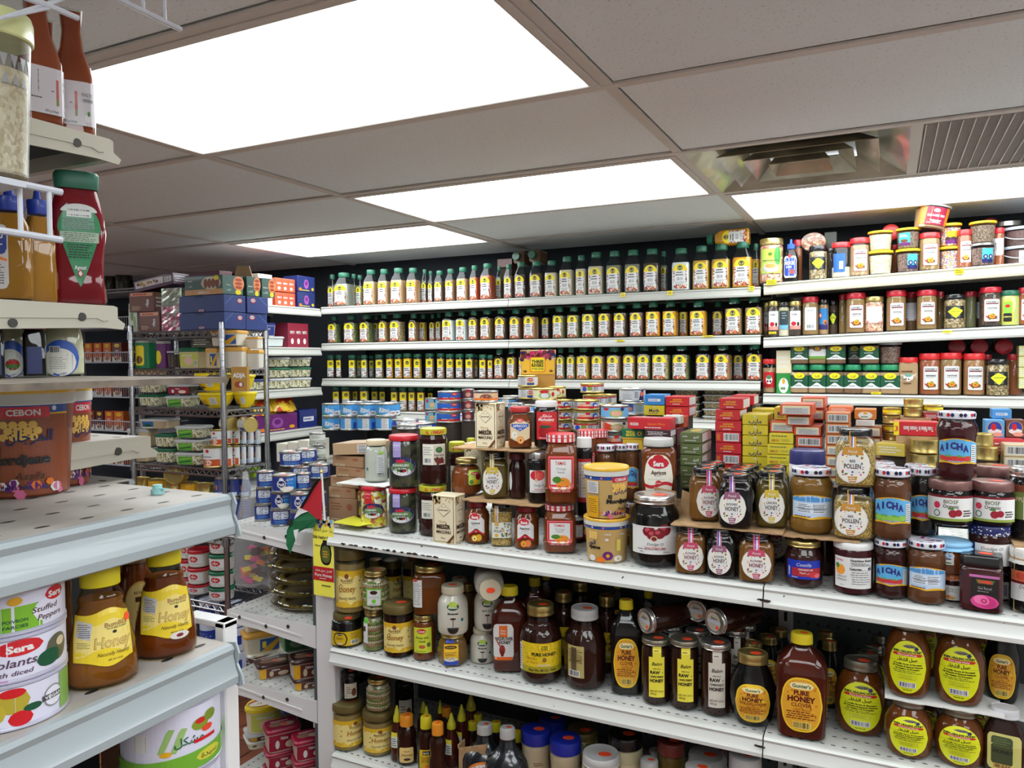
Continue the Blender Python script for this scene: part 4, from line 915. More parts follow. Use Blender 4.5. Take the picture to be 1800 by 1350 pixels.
# ------------------------------------------------------------------ food tubs with snap lids (rounded rectangle)
RECT=sq(7,40)
@kind
def foodtub(c='salad',lidc='clear',w=.14,d=.10,h=.055,art=None,opaque=None,name='food_tub',outl='r',stick=0,topart=None):
 K=Kind(name,w,d,h);ra=d/w;o=RECT if outl=='r' else circ(32);P=[(0,w*.42),(.003,w*.44),(h*.82,w*.475),(h*.84,w*.485)]
 lm={'clear':mat('cloudy_lid',(190,192,194),.3),'green':mat('green_snap_lid',(20,98,66),.35),'gold':mat('mustard_snap_lid',(222,166,70),.4),'red':mat('red_snap_lid',(180,24,40),.35),'blue':mat('navy_snap_lid',(24,40,120),.35),'dark':mat('maroon_snap_lid',(60,30,28),.3,coat=.4),'crimson':mat('crimson_snap_lid',(150,24,56),.35),'white':mat('white_snap_lid',(232,230,220),.4),'yellow':mat('yellow_snap_lid',(240,214,40),.4)}[lidc]
 if opaque:K.part('tub_body',lathe_mb(P,o,C(opaque),ra))
 else:K.part('tub_body',lathe_mb(P,o,CLR,ra));K.part('contents',lathe_mb(fillprof(P,h*.78,.001),o,stuffm(c),ra))
 K.part('lid',lathe_mb([(h*.80,w*.49),(h*.81,w*.5),(h*.92,w*.5),(h*.97,w*.47),(h,w*.46),(h*.985,w*.43),(h*.985,w*.2)],o,lm,ra))
 A=Art(Surf(P,o,ra),.0005)
 if art:TB[art](A,w,h);K.part('label',A,smooth=0)
 if topart:A=Art(Flat((0,-d*.4,h*.985),(1,0,0),(0,1,0),(0,0,1)),.0004);TB[topart](A,w,d*.8);K.part('lid_print',A,smooth=0)
 if stick:K.part('price_sticker',sticker(w*.05,-d*.1,h+.001,w*.07),'orange price sticker',smooth=0)
 return K
TB={}
def tb(f):TB[f.__name__]=f;return f
@tb
def greeny(A,w,h):A.r(-w*.34,h*.1,w*.14,h*.72,(90,160,60));A.pg([(-w*.3,h*.2),(w*.1,h*.35),(w*.1,h*.45),(-w*.3,h*.28)],'dgreen');A.pg([(-w*.3,h*.45),(w*.1,h*.55),(w*.1,h*.62),(-w*.3,h*.52)],'lime')
@tb
def bluelab(A,w,h):A.r(-w*.34,h*.08,w*.02,h*.74,(40,100,160));A.e(-w*.16,h*.3,w*.12,h*.2,'dgreen');A.r(-w*.34,h*.08,w*.02,h*.18,'white')
@tb
def bluegold(A,w,h):A.r(-w*.10,h*.12,w*.40,h*.72,(36,80,160));A.pg([(-w*.1,h*.12),(w*.2,h*.12),(w*.4,h*.5),(w*.4,h*.72)],'gold');A.r(-w*.04,h*.3,w*.06,h*.6,'yellow')
@tb
def redpic(A,w,h):A.r(-w*.44,h*.08,w*.44,h*.76,(150,26,54));A.t(-w*.0,h*.6,h*.14,'white','Halwa',w*.5,.03);A.e(w*.18,h*.3,w*.16,h*.16,(230,214,190));A.e(-w*.2,h*.35,w*.06,h*.18,'white')
@tb
def brownpic(A,w,h):A.r(-w*.44,h*.08,w*.44,h*.76,(96,40,34));A.t(-w*.0,h*.6,h*.15,'white','Halwa',w*.5,.03);A.r(-w*.44,h*.08,-w*.26,h*.76,'gold');A.e(w*.2,h*.3,w*.15,h*.16,(226,200,170));A.e(-w*.12,h*.35,w*.06,h*.2,'beige')
@tb
def whitepic(A,w,h):A.r(-w*.42,h*.06,w*.44,h*.76,(232,222,196));A.t(0,h*.34,h*.18,'dred',ar('حلاوة'),w*.4);A.e(-w*.32,h*.5,w*.06,h*.14,'olive');A.e(0,h*.66,w*.12,h*.08,'dbrown')
@tb
def bluepic(A,w,h):A.r(-w*.42,h*.06,w*.44,h*.76,(30,50,130));A.t(0,h*.56,h*.13,'white','Lurpak Spread',w*.55);A.e(0,h*.26,w*.07,h*.12,'lgrey')
@tb
def greenpic(A,w,h):A.r(-w*.42,h*.06,w*.44,h*.76,(50,130,76));A.e(-w*.1,h*.4,w*.2,h*.22,(150,190,150));A.r(w*.2,h*.1,w*.42,h*.6,'lgrey')
@tb
def yellowpic(A,w,h):A.r(-w*.42,h*.1,w*.42,h*.74,(196,200,90));A.e(w*.0,h*.36,w*.2,h*.2,(230,190,170));A.bars(w*.25,h*.12,w*.38,h*.4,'black',8);A.lines(-w*.3,h*.55,w*.3,h*.68,1,'white')
@tb
def redwhite(A,w,h):A.r(-w*.44,h*.1,w*.44,h*.74,'white');A.e(0,h*.48,w*.2,h*.18,'red');A.lines(-w*.35,h*.14,w*.35,h*.28,2,'grey');A.t(0,h*.48,h*.12,'white','SERA',w*.3,.03)
@tb
def toplid(A,w,h):A.e(0,h*.5,w*.42,h*.42,(176,40,60));A.e(-w*.05,h*.45,w*.36,h*.28,(240,232,200));A.e(w*.02,h*.72,w*.2,h*.12,(150,60,130));A.t(0,h*.45,h*.1,'dred','ICE CREAM',w*.5)
@tb
def topdark(A,w,h):A.e(-w*.15,h*.5,w*.22,h*.25,(150,110,90));A.e(w*.15,h*.4,w*.2,h*.22,(190,160,140));A.lines(-w*.3,h*.75,w*.35,h*.9,1,'white',.5)
@tb
def yeltag(A,w,h):A.rr(-w*.40,h*.12,-w*.04,h*.66,.006,(214,170,30));A.t(-w*.22,h*.45,h*.12,'dbrown','Lilas',w*.25);A.e(-w*.16,h*.24,w*.14,h*.07,'dbrown');A.rr(w*.04,h*.3,w*.22,h*.8,.004,'white');A.lines(w*.06,h*.35,w*.2,h*.75,5,'grey')
@kind
def bowl(c='yellow'):
 K=Kind('food_bowl',.15,.15,.075);P=[(0,.03),(.004,.036),(.02,.052),(.045,.064),(.064,.070)]
 m=mat('yellow_bowl_plastic',(240,214,30),.35,coat=.2)
 K.part('bowl_body',lathe_mb(P,'C',m));K.part('lid',lathe_mb([(.063,.073),(.064,.075),(.072,.075),(.075,.072),(.073,.068),(.073,.02)],'C',m))
 A=Art(Surf(P,'C'),.0008);TB['yeltag'](A,.15,.066);K.part('label',A,smooth=0);return K
# ------------------------------------------------------------------ jam, honey and sauce jars
TOP=1.0
def tagring(A,w,h,c,words,wc='dred',cy=.40,ry=.30,wide=.40,cx=0):
 """hanging round tag: coloured strip down from the lid, white rimmed disc with printed flowers"""
 ry=ry*h;rx=wide*w;y=cy*h
 A.r(cx-w*.085,y+ry*.8,cx+w*.085,h*.97,c);A.r(cx-w*.03,y+ry*.8,cx,h*.97,'blue');A.r(cx,y+ry*.8,cx+w*.03,h*.97,'white')
 A.e(cx,y,rx,ry,'white');A.e(cx,y,rx*.93,ry*.93,(232,228,218));A.dots(cx-rx*.62,y-ry*.62,cx+rx*.62,y+ry*.62,46,w*.03,['leaf','pink','gold','purple','olive','dgreen','lilac'],4)
 A.e(cx,y,rx*.52,ry*.52,'white');A.pg([(cx-rx*.55,y+ry*.98),(cx+rx*.55,y+ry*.98),(cx+rx*.62,y+ry*.55),(cx-rx*.62,y+ry*.55)],c);A.t(cx,y+ry*.74,ry*.16,'white','Petek',rx*.7,0,.3)
 A.t(cx,y+ry*.22,ry*.14,wc,words[0],rx*.8,.02);A.t(cx,y-ry*.06,ry*.26,wc,words[1],rx*.95,.02);A.e(cx,y-ry*.38,rx*.06,ry*.05,'navy',6);A.pg([(cx-rx*.28,y-ry*.62),(cx+rx*.28,y-ry*.62),(cx+rx*.24,y-ry*.95),(cx-rx*.24,y-ry*.95)],c);A.lines(cx-rx*.2,y-ry*.9,cx+rx*.2,y-ry*.66,2,'white')
P_SQJ=[(0,.80),(.025,.93),(.07,1),(.70,1),(.80,.90),(.85,.78),(.90,.76)]
@kind
def tagjar(content,c='rose',words=('FLOWER','HONEY'),cx=0):
 return jar('honey_jar',.085,.135,P_SQJ,'s',1,content,.80,(.88,1,.80,'metal',M_BLK),lambda A,w,h:tagring(A,w,h,{'rose':(196,70,104),'plum':(150,90,120),'gold':(206,180,60),'ochre':(206,140,50)}[c],words,'dred' if c=='rose' else 'dbrown',cx=cx*w),GLS,sticky=1,artoff=.0006)
P_CYL=[(0,.82),(.02,.95),(.05,1),(.80,1),(.86,.90),(.88,.80),(.92,.80)]
P_SHO=[(0,.84),(.02,.96),(.06,1),(.62,1),(.72,.93),(.80,.74),(.86,.72),(.90,.72)]
def sera(words,fruit,cx=0):
 def f(A,w,h):
  x=cx*w;rd=(190,24,40)
  A.col(x-w*.34,x+w*.34,lambda q:h*(.66-.10*(abs(q-x)/(w*.34))**3),lambda q:h*(.30+.08*math.cos((q-x)/(w*.34)*3)),'white',16)
  A.col(x-w*.34,x+w*.34,lambda q:h*(.31+.05*math.cos((q-x)/(w*.34)*3)),lambda q:h*(.26+.05*math.cos((q-x)/(w*.34)*3)),rd,16)
  A.e(x-w*.05,h*.65,w*.25,h*.085,'white');A.e(x-w*.05,h*.65,w*.23,h*.07,rd);A.e(x-w*.05,h*.69,w*.12,h*.06,rd);A.t(x-w*.05,h*.645,h*.062,'white','Sera',w*.34,.04)
  A.t(x-w*.02,h*.51,h*.05,'dbrown',words,w*.46,.025);A.lines(x-w*.16,h*.44,x+w*.16,h*.46,1,'grey');A.lines(x-w*.25,h*.38,x+w*.25,h*.41,1,'lgrey');A.e(x,h*.32,w*.06,h*.045,rd);A.lines(x-w*.04,h*.30,x+w*.04,h*.335,1,'white')
  a,b=fruit;A.e(x-w*.06,h*.16,w*.13,h*.075,a);A.e(x+w*.1,h*.17,w*.12,h*.08,a);A.e(x-w*.06,h*.155,w*.08,h*.055,b);A.e(x-w*.06,h*.15,w*.03,h*.025,'brown',8)
 return f
@kind
def serajar(words,c1,c2,content='jam',lid='dred'):
 return jar('jam_jar',.08,.135,P_SHO,'c',1,content,.84,(.86,1,.80,'plain',lid),sera(words,(c1,c2),-.05),artoff=.0006)
@kind
def seraapr():
 def f(A,w,h):
  rd=(190,24,40);A.barrel(0,h*.44,w*.40,h*.34,'offwhite',3);A.col(-w*.38,w*.38,lambda q:h*(.36+.03*math.sin(q/w*8)),lambda q:h*(.31+.03*math.sin(q/w*8)),rd,16);A.e(0,h*.36,w*.09,h*.045,rd);A.t(0,h*.36,h*.018,'white','50% FRUIT',w*.13)
  A.e(0,h*.66,w*.31,h*.10,'white');A.e(0,h*.66,w*.29,h*.085,rd);A.e(0,h*.72,w*.16,h*.06,rd);A.t(0,h*.65,h*.075,'white','Sera',w*.42,.045);A.t(0,h*.52,h*.06,'dbrown','Apricot',w*.42,.03);A.lines(-w*.12,h*.46,w*.12,h*.48,1,'grey');A.lines(-w*.3,h*.41,w*.3,h*.43,1,'lgrey');A.lines(-w*.3,h*.2,w*.1,h*.25,1,'dred')
 return jar('jam_jar',.085,.135,P_CYL,'s',1,'jam',.86,(.89,1,.86,'plain','lgrey'),f,artoff=.0006)
def gingham(A,w,h):
 n=26
 for z0_,z1_ in((.885,.935),(.945,.985)):
  for i in range(n):
   if i%2==0:x=-w*1.1+2.2*w*i/n;A.o-=A.step;A.r(x,z0_*h,x+2.2*w/n,z1_*h,'white')
@kind
def orangejar():
 def f(A,w,h):
  rd=(196,40,50);top=lambda x:h*.70
  def sh(s,m):A.col(-w*.37*s,w*.37*s,lambda x:h*.45+h*.25*s,lambda x:h*.45-h*.26*s+h*.14*s*max(0,(abs(x)/(w*.37*s)-.75))/.25*.6,m,18)
  sh(1.0,rd);sh(.955,(230,150,150));sh(.92,rd);sh(.80,'white');A.t(-w*.01,h*.60,h*.05,rd,'TAMAS',w*.3,.02,-.1);A.t(0,h*.525,h*.042,'grey','Orange',w*.28,0,.15);A.t(0,h*.475,h*.03,'grey','Preserve',w*.2)
  A.e(w*.06,h*.315,w*.21,h*.085,(236,146,40));A.e(w*.05,h*.36,w*.03,h*.01,'leaf',6);A.e(-w*.12,h*.37,w*.13,h*.045,(70,130,40));A.t(0,h*.218,h*.028,'white','NET WT. 28.2 OZ',w*.5,.03)
 K=jar('jam_jar',.095,.165,[(0,.80),(.02,.88),(.06,.95),(.20,.96),(.24,1),(.28,.95),(.68,.95),(.76,.90),(.82,.80),(.87,.78)],'s',1,'jam',.86,(.875,1,.84,'plain',(206,40,52)),f,artoff=.0007,lidart=gingham)
 return K
def cebonart(side=0,shaded=0):
 def f(A,w,h):
  fl=(206,176,110);og=(200,110,40)
  A.col(-w*.62,w*.62,lambda x:h*.84,lambda x:h*.02,(192,160,100)if not shaded else(140,72,42));A.r(-w*.62,h*.76,w*.62,h*.84,(44,80,160));A.r(-w*.62,h*.745,w*.62,h*.76,'gold')  # left-shelf tubs print browner and darker, their shade put into the colour
  for i,x in enumerate((-.35,-.1,.3,.45)):A.e(x*w,h*.80,w*.025,h*.022,('white','pink','gold','white')[i],8)
  s=-1 if side==2 else 1
  if side!=2:
   x0=.08 if side==1 else-.1
   A.r(x0*w+w*.05,h*.72,x0*w+w*.5,h*.82,(200,30,50));A.t(x0*w+w*.26,h*.77,h*.055,'white','CEBON',w*.36,.03)
   for i in range(12):A.e(x0*w+w*(.08+.085*(i%4))+w*.04*(i//4%2),h*(.66-.055*(i//4)),w*.042,h*.034,(236,190,90),8)
   A.t(x0*w+w*.30,h*.56,h*.10,'navy',ar('المرجان'),w*.42,.02,.1);A.t(x0*w+w*.0,h*.44,h*.07,'black','El',w*.2,.05);A.t(x0*w+w*.2,h*.35,h*.085,'black','Mordjene',w*.58,.05,.08);A.t(x0*w+w*.28,h*.20,h*.07,'dbrown','Assila',w*.4,0,.3);A.dots(-w*.1,h*.03,w*.55,h*.14,14,w*.05,['pink','purple','orange','white'],3);A.t(x0*w+w*.24,h*.10,h*.04,'navy','Poids Net : 1kg',w*.42)
  if side==1:A.r(-w*.44,h*.5,-w*.16,h*.74,(214,214,214));A.lines(-w*.42,h*.52,-w*.18,h*.72,8,'dgrey',.4);A.r(-w*.44,h*.02,-w*.16,h*.44,'gold');A.lines(-w*.42,h*.1,-w*.18,h*.4,7,'brown',.3)
  if side==2:
   for i in range(9):A.e(-w*(.40-.07*(i%3)),h*(.68-.055*(i//3)),w*.04,h*.034,(236,200,110),8)
   A.t(-w*.3,h*.36,h*.08,'black','djene',w*.3,.05);A.t(-w*.36,h*.46,h*.09,'navy',ar('المر'),w*.2,.02);A.t(0,h*.66,h*.04,'white','100%',w*.18,.02);A.t(w*.32,h*.66,h*.04,'white','100%',w*.18,.02);A.e(0,h*.17,w*.11,h*.10,'purple');A.e(0,h*.17,w*.04,h*.04,'gold',8);A.e(w*.22,h*.10,w*.10,h*.07,'white');A.e(w*.22,h*.1,w*.03,h*.025,'gold',8);A.e(-w*.15,h*.08,w*.10,h*.06,'orange');A.e(-w*.34,h*.1,w*.08,h*.07,'white');A.e(-w*.02,h*.54,w*.04,h*.03,'white',8);A.r(w*.18,h*.28,w*.27,h*.54,(226,206,90))
 return f
@kind
def cebon(side=0,shaded=0):
 K=Kind('honey_tub',.1,.1,.12);P=[(0,.040),(.002,.0415),(.108,.0475),(.11,.0475)]
 K.part('tub_body',lathe_mb(P,'C',(196,150,90)if not shaded else(124,60,34)));A=Art(Surf(P,'C'),.0004);cebonart(side,shaded)(A,.1,.12);K.part('label',A,smooth=0)  # body colour darkened the same way for the tubs in shade
 K.part('collar',lathe_mb([(.100,.0486),(.101,.0495),(.112,.0495),(.113,.048)],'C',mat('cloudy_collar',(206,206,200),.3)))
 K.part('lid',lathe_mb([(.112,.0492),(.113,.05),(.118,.05),(.12,.0485),(.117,.046),(.117,.02)],'C',mat('amber_tub_lid',(226,178,56),.35,coat=.3)));return K
@kind
def cherryjar():
 def f(A,w,h):
  A.r(-w*.52,h*.21,w*.58,h*.60,'white');
  for x,y,r in((-.12,.53,.13),(.18,.55,.14),(-.04,.485,.13),(.08,.50,.12)):A.e(x*w,y*h,r*w,r*w*.8,(130,20,34));A.e((x-.03)*w,(y+.02)*h,r*w*.4,r*w*.3,(190,80,90),10)
  A.r(-w*.52,h*.585,w*.58,h*.602,'white');A.e(-w*.02,h*.43,w*.07,w*.055,'beige');A.e(-w*.02,h*.43,w*.05,w*.04,'dred');A.t(w*.0,h*.355,h*.04,'black','Doidge O',w*.38,0,.2);A.t(0,h*.305,h*.03,'red','Sour Cherry Jam',w*.48,.02);A.lines(-w*.36,h*.275,w*.36,h*.288,1,'dgrey',.6);A.t(-w*.26,h*.245,h*.018,'dgrey','380 g',w*.1);A.t(w*.22,h*.245,h*.02,'dgrey','13.36 oz',w*.16)
  A.r(w*.44,h*.22,w*.57,h*.58,'lgrey');A.lines(w*.45,h*.25,w*.56,h*.57,12,'dgrey',.5)
 return jar('jam_jar',.1,.14,[(0,.72),(.015,.86),(.05,.95),(.10,1),(.70,1),(.78,.93),(.85,.80),(.87,.78),(.90,.78)],'C',1,'black',.86,(.885,1,.86,'metal',M_SILV),f,artoff=.0008,sticky=1)
@kind
def darkjar(kind_='straw'):
 def straw(A,w,h):A.r(-w*.4,h*.22,w*.52,h*.66,'white');A.e(0,h*.56,w*.36,h*.10,(200,40,44));A.e(w*.1,h*.55,w*.2,h*.07,(226,90,80));A.e(-w*.06,h*.46,w*.06,h*.04,'beige');A.t(w*.05,h*.37,h*.05,'black','Doidge O',w*.5,0,.2);A.t(w*.05,h*.29,h*.03,'red','Strawberry Jam',w*.55);A.lines(-w*.3,h*.24,w*.4,h*.26,1,'dgrey')
 def castle(A,w,h):A.r(-w*.46,h*.22,w*.46,h*.62,(20,50,170));A.t(w*.0,h*.53,h*.07,'white','Costilla',w*.38,0,.25);A.r(-w*.3,h*.28,w*.46,h*.46,(170,40,50));A.t(w*.05,h*.425,h*.035,'white','STRAWBERRY JAM',w*.36,.02);A.t(w*.05,h*.36,h*.035,'white',ar('مربى فراولة'),w*.3);A.e(w*.26,h*.32,w*.13,h*.06,(200,50,60));A.e(w*.36,h*.30,w*.08,h*.05,(226,110,110));A.t(-w*.38,h*.38,h*.03,'white','STRAWBERRY',h*.2,.02,0,False,True);A.lines(-w*.3,h*.24,-w*.1,h*.27,1,'white')
 def darbo(A,w,h):
  A.r(-w*.50,h*.15,w*.50,h*.74,'white');A.t(-w*.36,h*.68,h*.05,(190,30,60),'Darbo',w*.24,.02,.1);A.e(-w*.32,h*.49,w*.13,h*.10,(236,156,50));A.e(-w*.4,h*.56,w*.06,h*.05,'leaf');A.t(-w*.28,h*.36,h*.035,'grey','APRICOT',w*.26);A.t(-w*.28,h*.30,h*.035,'grey','SPREAD',w*.26);A.t(-w*.28,h*.2,h*.02,'grey','454 g',w*.2)
  A.t(w*.20,h*.69,h*.045,'black','Nutrition Facts',w*.52,.03);A.lines(-w*.06,h*.60,w*.42,h*.65,2,'dgrey',.5);A.r(-w*.06,h*.585,w*.46,h*.592,'black');A.t(w*.06,h*.53,h*.04,'black','Calories',w*.28,.03);A.t(w*.42,h*.535,h*.05,'black','45',w*.1,.03);A.r(-w*.06,h*.50,w*.46,h*.504,'black');A.lines(-w*.06,h*.22,w*.46,h*.48,6,'grey',.35,5)
 def mech(A,w,h):A.r(-w*.42,h*.20,w*.46,h*.78,(196,40,46));A.t(-w*.02,h*.70,h*.06,'white',ar('مشغلاني'),w*.5,.02);A.t(0,h*.62,h*.06,'white','Mechaalany',w*.72,.025);A.lines(-w*.2,h*.54,w*.3,h*.57,1,'orange');A.e(-w*.12,h*.36,w*.2,h*.12,(150,16,26));A.e(w*.14,h*.37,w*.2,h*.12,(176,20,30));A.e(-w*.05,h*.47,w*.24,h*.03,'dgreen');A.lines(-w*.3,h*.22,w*.3,h*.25,1,'white')
 def mechb(A,w,h):A.r(-w*.42,h*.20,w*.46,h*.74,(180,40,46));A.r(-w*.36,h*.26,w*.42,h*.70,'white');A.lines(-w*.32,h*.28,w*.38,h*.68,10,'grey',.4)
 fn,lid,cont=dict(straw=(straw,('plain',M_SILV),'black'),castle=(castle,('metal',M_GOLD),'djam'),darbo=(darbo,('plain','white'),'maroon'),mech=(mech,('plain','white'),'black'),mechb=(mechb,('plain','white'),'black'))[kind_]
 pr={'castle':[(0,.78),(.03,.94),(.07,1),(.62,1),(.74,.92),(.82,.80),(.86,.78)],'darbo':[(0,.88),(.02,.98),(.80,1),(.86,.96),(.9,.92)]}.get(kind_,P_CYL)
 return jar('jam_jar',.08,.13,pr,'c',1,cont,.86,(.875,1,.97 if kind_ in('darbo',)else.88,lid[0],lid[1]),fn,artoff=.0006)
def wavelab(A,w,h,top,m):
 A.col(-w*.47,w*.62,lambda x:h*(.56+.05*math.cos((x)/(w*.3)))*1.0,lambda x:h*(.235+.018*abs(math.sin(x/w*6))),'gold',24);A.col(-w*.47,w*.62,lambda x:h*(.552+.05*math.cos((x)/(w*.3))),lambda x:h*(.245+.018*abs(math.sin(x/w*6))),m,24)
def aichaart(back=0,fruit='red'):
 def f(A,w,h):
  if back:
   wavelab(A,w,h,.6,(186,206,230));A.col(-w*.47,w*.6,lambda x:h*(.545+.05*math.cos(x/(w*.3))),lambda x:h*.50,(80,150,210),20);A.r(-w*.36,h*.33,w*.36,h*.48,(214,224,236));A.lines(-w*.34,h*.34,0,h*.47,5,'dgrey',.4);A.lines(w*.03,h*.34,w*.34,h*.47,5,'dgrey',.4,4);A.r(-w*.36,h*.395,w*.36,h*.403,'black');A.lines(-w*.4,h*.27,w*.1,h*.29,1,'navy',.6)
  else:
   fc={'red':(200,50,60),'green':(140,190,70),'straw':(206,50,50)}[fruit];wavelab(A,w,h,.6,(90,170,220));A.col(-w*.46,w*.34,lambda x:h*(.36+.01*math.sin(x*300)),lambda x:h*(.25+.018*abs(math.sin(x/w*6))),(90,160,70),20)
   for i in range(5):A.e(w*(-.34+.15*i),h*(.32-.012*(i%2)),w*.10,h*.035,fc)
   for i,ch in enumerate('AICHA'):A.t(w*(-.36+.145*i),h*(.465+.04*math.sin(i/4*PI)),h*.09,(40,40,120),ch,w*.14,.06)
   A.lines(-w*.2,h*.27,w*.3,h*.29,1,'lilac',.7);A.r(w*.36,h*.27,w*.52,h*.52,'white');A.lines(w*.37,h*.28,w*.51,h*.51,8,'dgrey',.4)
 return f
def aichalid(A,w,h):
 rr=random.Random(3)
 for i in range(20):x=-w*1.0+w*2*i/20;A.o-=A.step*.9;A.e(x,h*.94,w*.045,h*.028,('navy','white','red','navy','white','black')[i%6],6)
@kind
def aicha(content='fig',back=0,fruit='green'):
 K=jar('jam_jar',.085,.16,[(0,.76),(.02,.92),(.08,1),(.20,.99),(.26,.93),(.58,.93),(.64,.98),(.74,1),(.80,.92),(.84,.84),(.9,.84)],'o' if 0 else 'c',1,content,.84,(.885,.985,.90,'plain',(214,214,226)),aichaart(back,fruit),artoff=.0006,lidart=aichalid)
 A=Art(Flat((0,0,.985*.16),(1,0,0),(0,1,0),(0,0,1)),.0004);rr=random.Random(5)
 for i in range(26):a=rr.random()*6.28;q=.03*math.sqrt(rr.random());A.o-=A.step*.8;A.e(q*math.cos(a),q*math.sin(a),.0045,.003,('navy','red','white','blue','black')[i%5],5)
 K.part('lid_print',A,smooth=0)
 return K
@kind
def pollen():
 return jar('bee_pollen_jar',.09,.135,P_SQJ,'s',1,'pollen',.76,(.88,1,.82,'plain',M_BLK),lambda A,w,h:tagring(A,w,h,(196,140,50),('BEE','POLLEN'),'dbrown',wide=.42,ry=.31,cx=-w*.07),artoff=.0006,sticky=0)
@kind
def pollen2():
 def f(A,w,h):A.r(-w*.44,h*.22,w*.5,h*.58,(214,216,206));A.dots(0,h*.24,w*.46,h*.56,44,w*.04,['leaf','navy','olive','gold','lilac'],4);A.r(-w*.3,h*.5,-w*.12,h*.96,(200,160,90));A.r(-w*.235,h*.6,-w*.205,h*.96,'blue');A.r(-w*.205,h*.6,-w*.175,h*.96,'white');A.t(-w*.14,h*.38,h*.06,'dbrown','POLLEN',w*.36,.02);A.t(-w*.2,h*.46,h*.035,'dbrown','BEE',w*.15);A.e(-w*.22,h*.28,w*.08,h*.04,'gold')
 return jar('bee_pollen_jar',.08,.135,P_CYL,'s',1,'pollen',.80,(.88,1,.84,'plain',M_BLK),f,artoff=.0006)
@kind
def biose(lid='rose'):
 def f(A,w,h):
  A.r(-w*.60,h*.12,w*.60,h*.68,'white');A.r(-w*.6,h*.63,w*.6,h*.68,'dred');A.r(-w*.6,h*.12,w*.6,h*.18,(140,160,70));A.t(w*.02,h*.55,h*.085,'olive','BIOSF',w*.32,.02);A.t(w*.02,h*.45,h*.08,'dbrown','Organic',w*.34,.02);A.e(-w*.28,h*.46,w*.075,h*.075,(206,40,80));A.e(-w*.28,h*.28,w*.075,h*.075,'dgreen');A.e(-w*.28,h*.28,w*.055,h*.055,'white')
  A.e(w*.06,h*.29,w*.09,h*.085,(150,26,44));A.e(w*.18,h*.31,w*.08,h*.075,(150,26,44));A.e(w*.02,h*.40,w*.07,h*.025,'leaf');A.lines(w*.28,h*.22,w*.52,h*.38,3,'dbrown',.5)
 return jar('jam_jar',.1,.105,[(0,.84),(.03,.97),(.08,1),(.70,1),(.76,.92),(.80,.90)],'C',1,'black',.8,(.79,1,.95,'plain',M_ROSE),f,artoff=.0006,sticky=1)
@kind
def cloth():
 """jar with a tied light blue fabric cover"""
 def f(A,w,h):A.r(-w*.52,h*.34,w*.1,h*.68,'white');A.e(-w*.1,h*.62,w*.16,h*.07,'lblue');A.e(-w*.1,h*.62,w*.09,h*.04,'white');A.r(-w*.4,h*.5,w*.04,h*.54,'navy');A.t(-w*.28,h*.43,h*.06,'black','BAL',w*.2,.03);A.e(-w*.06,h*.40,w*.12,h*.025,'leaf')
 def ex(K,w,h,S):
  out=circ(48);mb=MB();P=[(.76,1.08),(.775,1.14),(.80,1.10),(.845,.96),(.86,.95),(.88,1.0),(.96,1.02),(1.0,.96),(1.0,.4)]
  vs=[];n=48
  for k,(z,r)in enumerate(P):
   for i,(x,y)in enumerate(out):q=1+(.04 if k<3 else.008)*math.sin(i*2.9+k);zz=z+(.012*math.sin(i*1.7)if k==0 else 0);vs.append((x*r*q*w/2,y*r*q*w/2,zz*h))
  fs=[(k*n+i,k*n+(i+1)%n,(k+1)*n+(i+1)%n,(k+1)*n+i)for k in range(len(P)-1)for i in range(n)]+[tuple(range((len(P)-1)*n,len(P)*n))]
  mb.add(vs,fs,mat('light_blue_fabric',(140,190,226),.8));K.part('fabric_cover',mb,smooth=60)
 return jar('honey_jar',.1,.13,[(0,.9),(.03,1),(.74,1),(.8,.92),(.88,.9)],'c',1,'jam',.76,None,f,extra=ex,artoff=.0006)
@kind
def polka(c='navy',v=0):
 def f(A,w,h):A.r(-w*.50,h*.14,w*.54,h*.62,'white');A.r(-w*.5,h*.14,-w*.34,h*.62,'navy');A.t(w*.06,h*.52,h*.07,'black','Doidge O',w*.5,0,.2);A.t(w*.06,h*.43,h*.06,'black','Kaprikosa',w*.4,0,.2);A.lines(-w*.2,h*.34,w*.36,h*.38,1,'navy',.6);A.r(w*.42,h*.16,w*.53,h*.6,'lgrey')
 def g(A,w,h):A.r(-w*.50,h*.1,w*.54,h*.62,'white');A.t(0,h*.5,h*.06,'black','Doidge O',w*.5,0,.2);A.t(0,h*.42,h*.05,'black','Kaprikosa',w*.4,0,.2);A.e(-w*.12,h*.2,w*.16,h*.07,'orange');A.e(0,h*.18,w*.14,h*.06,(214,160,90))
 def b(A,w,h):A.r(-w*.3,h*.1,w*.5,h*.6,'white');A.bars(-w*.2,h*.14,w*.4,h*.56,'navy',12,None)
 def lp(A,w,h):A.dots(-w*.9,h*.80,w*.9,h*.98,46,w*.022,['white'],6)
 return jar('jam_jar',.09,.125,P_CYL,'c',1,'djam',.8,(.79,1,.97,'plain',c),(f,g,b)[v],artoff=.0006,lidart=lp)
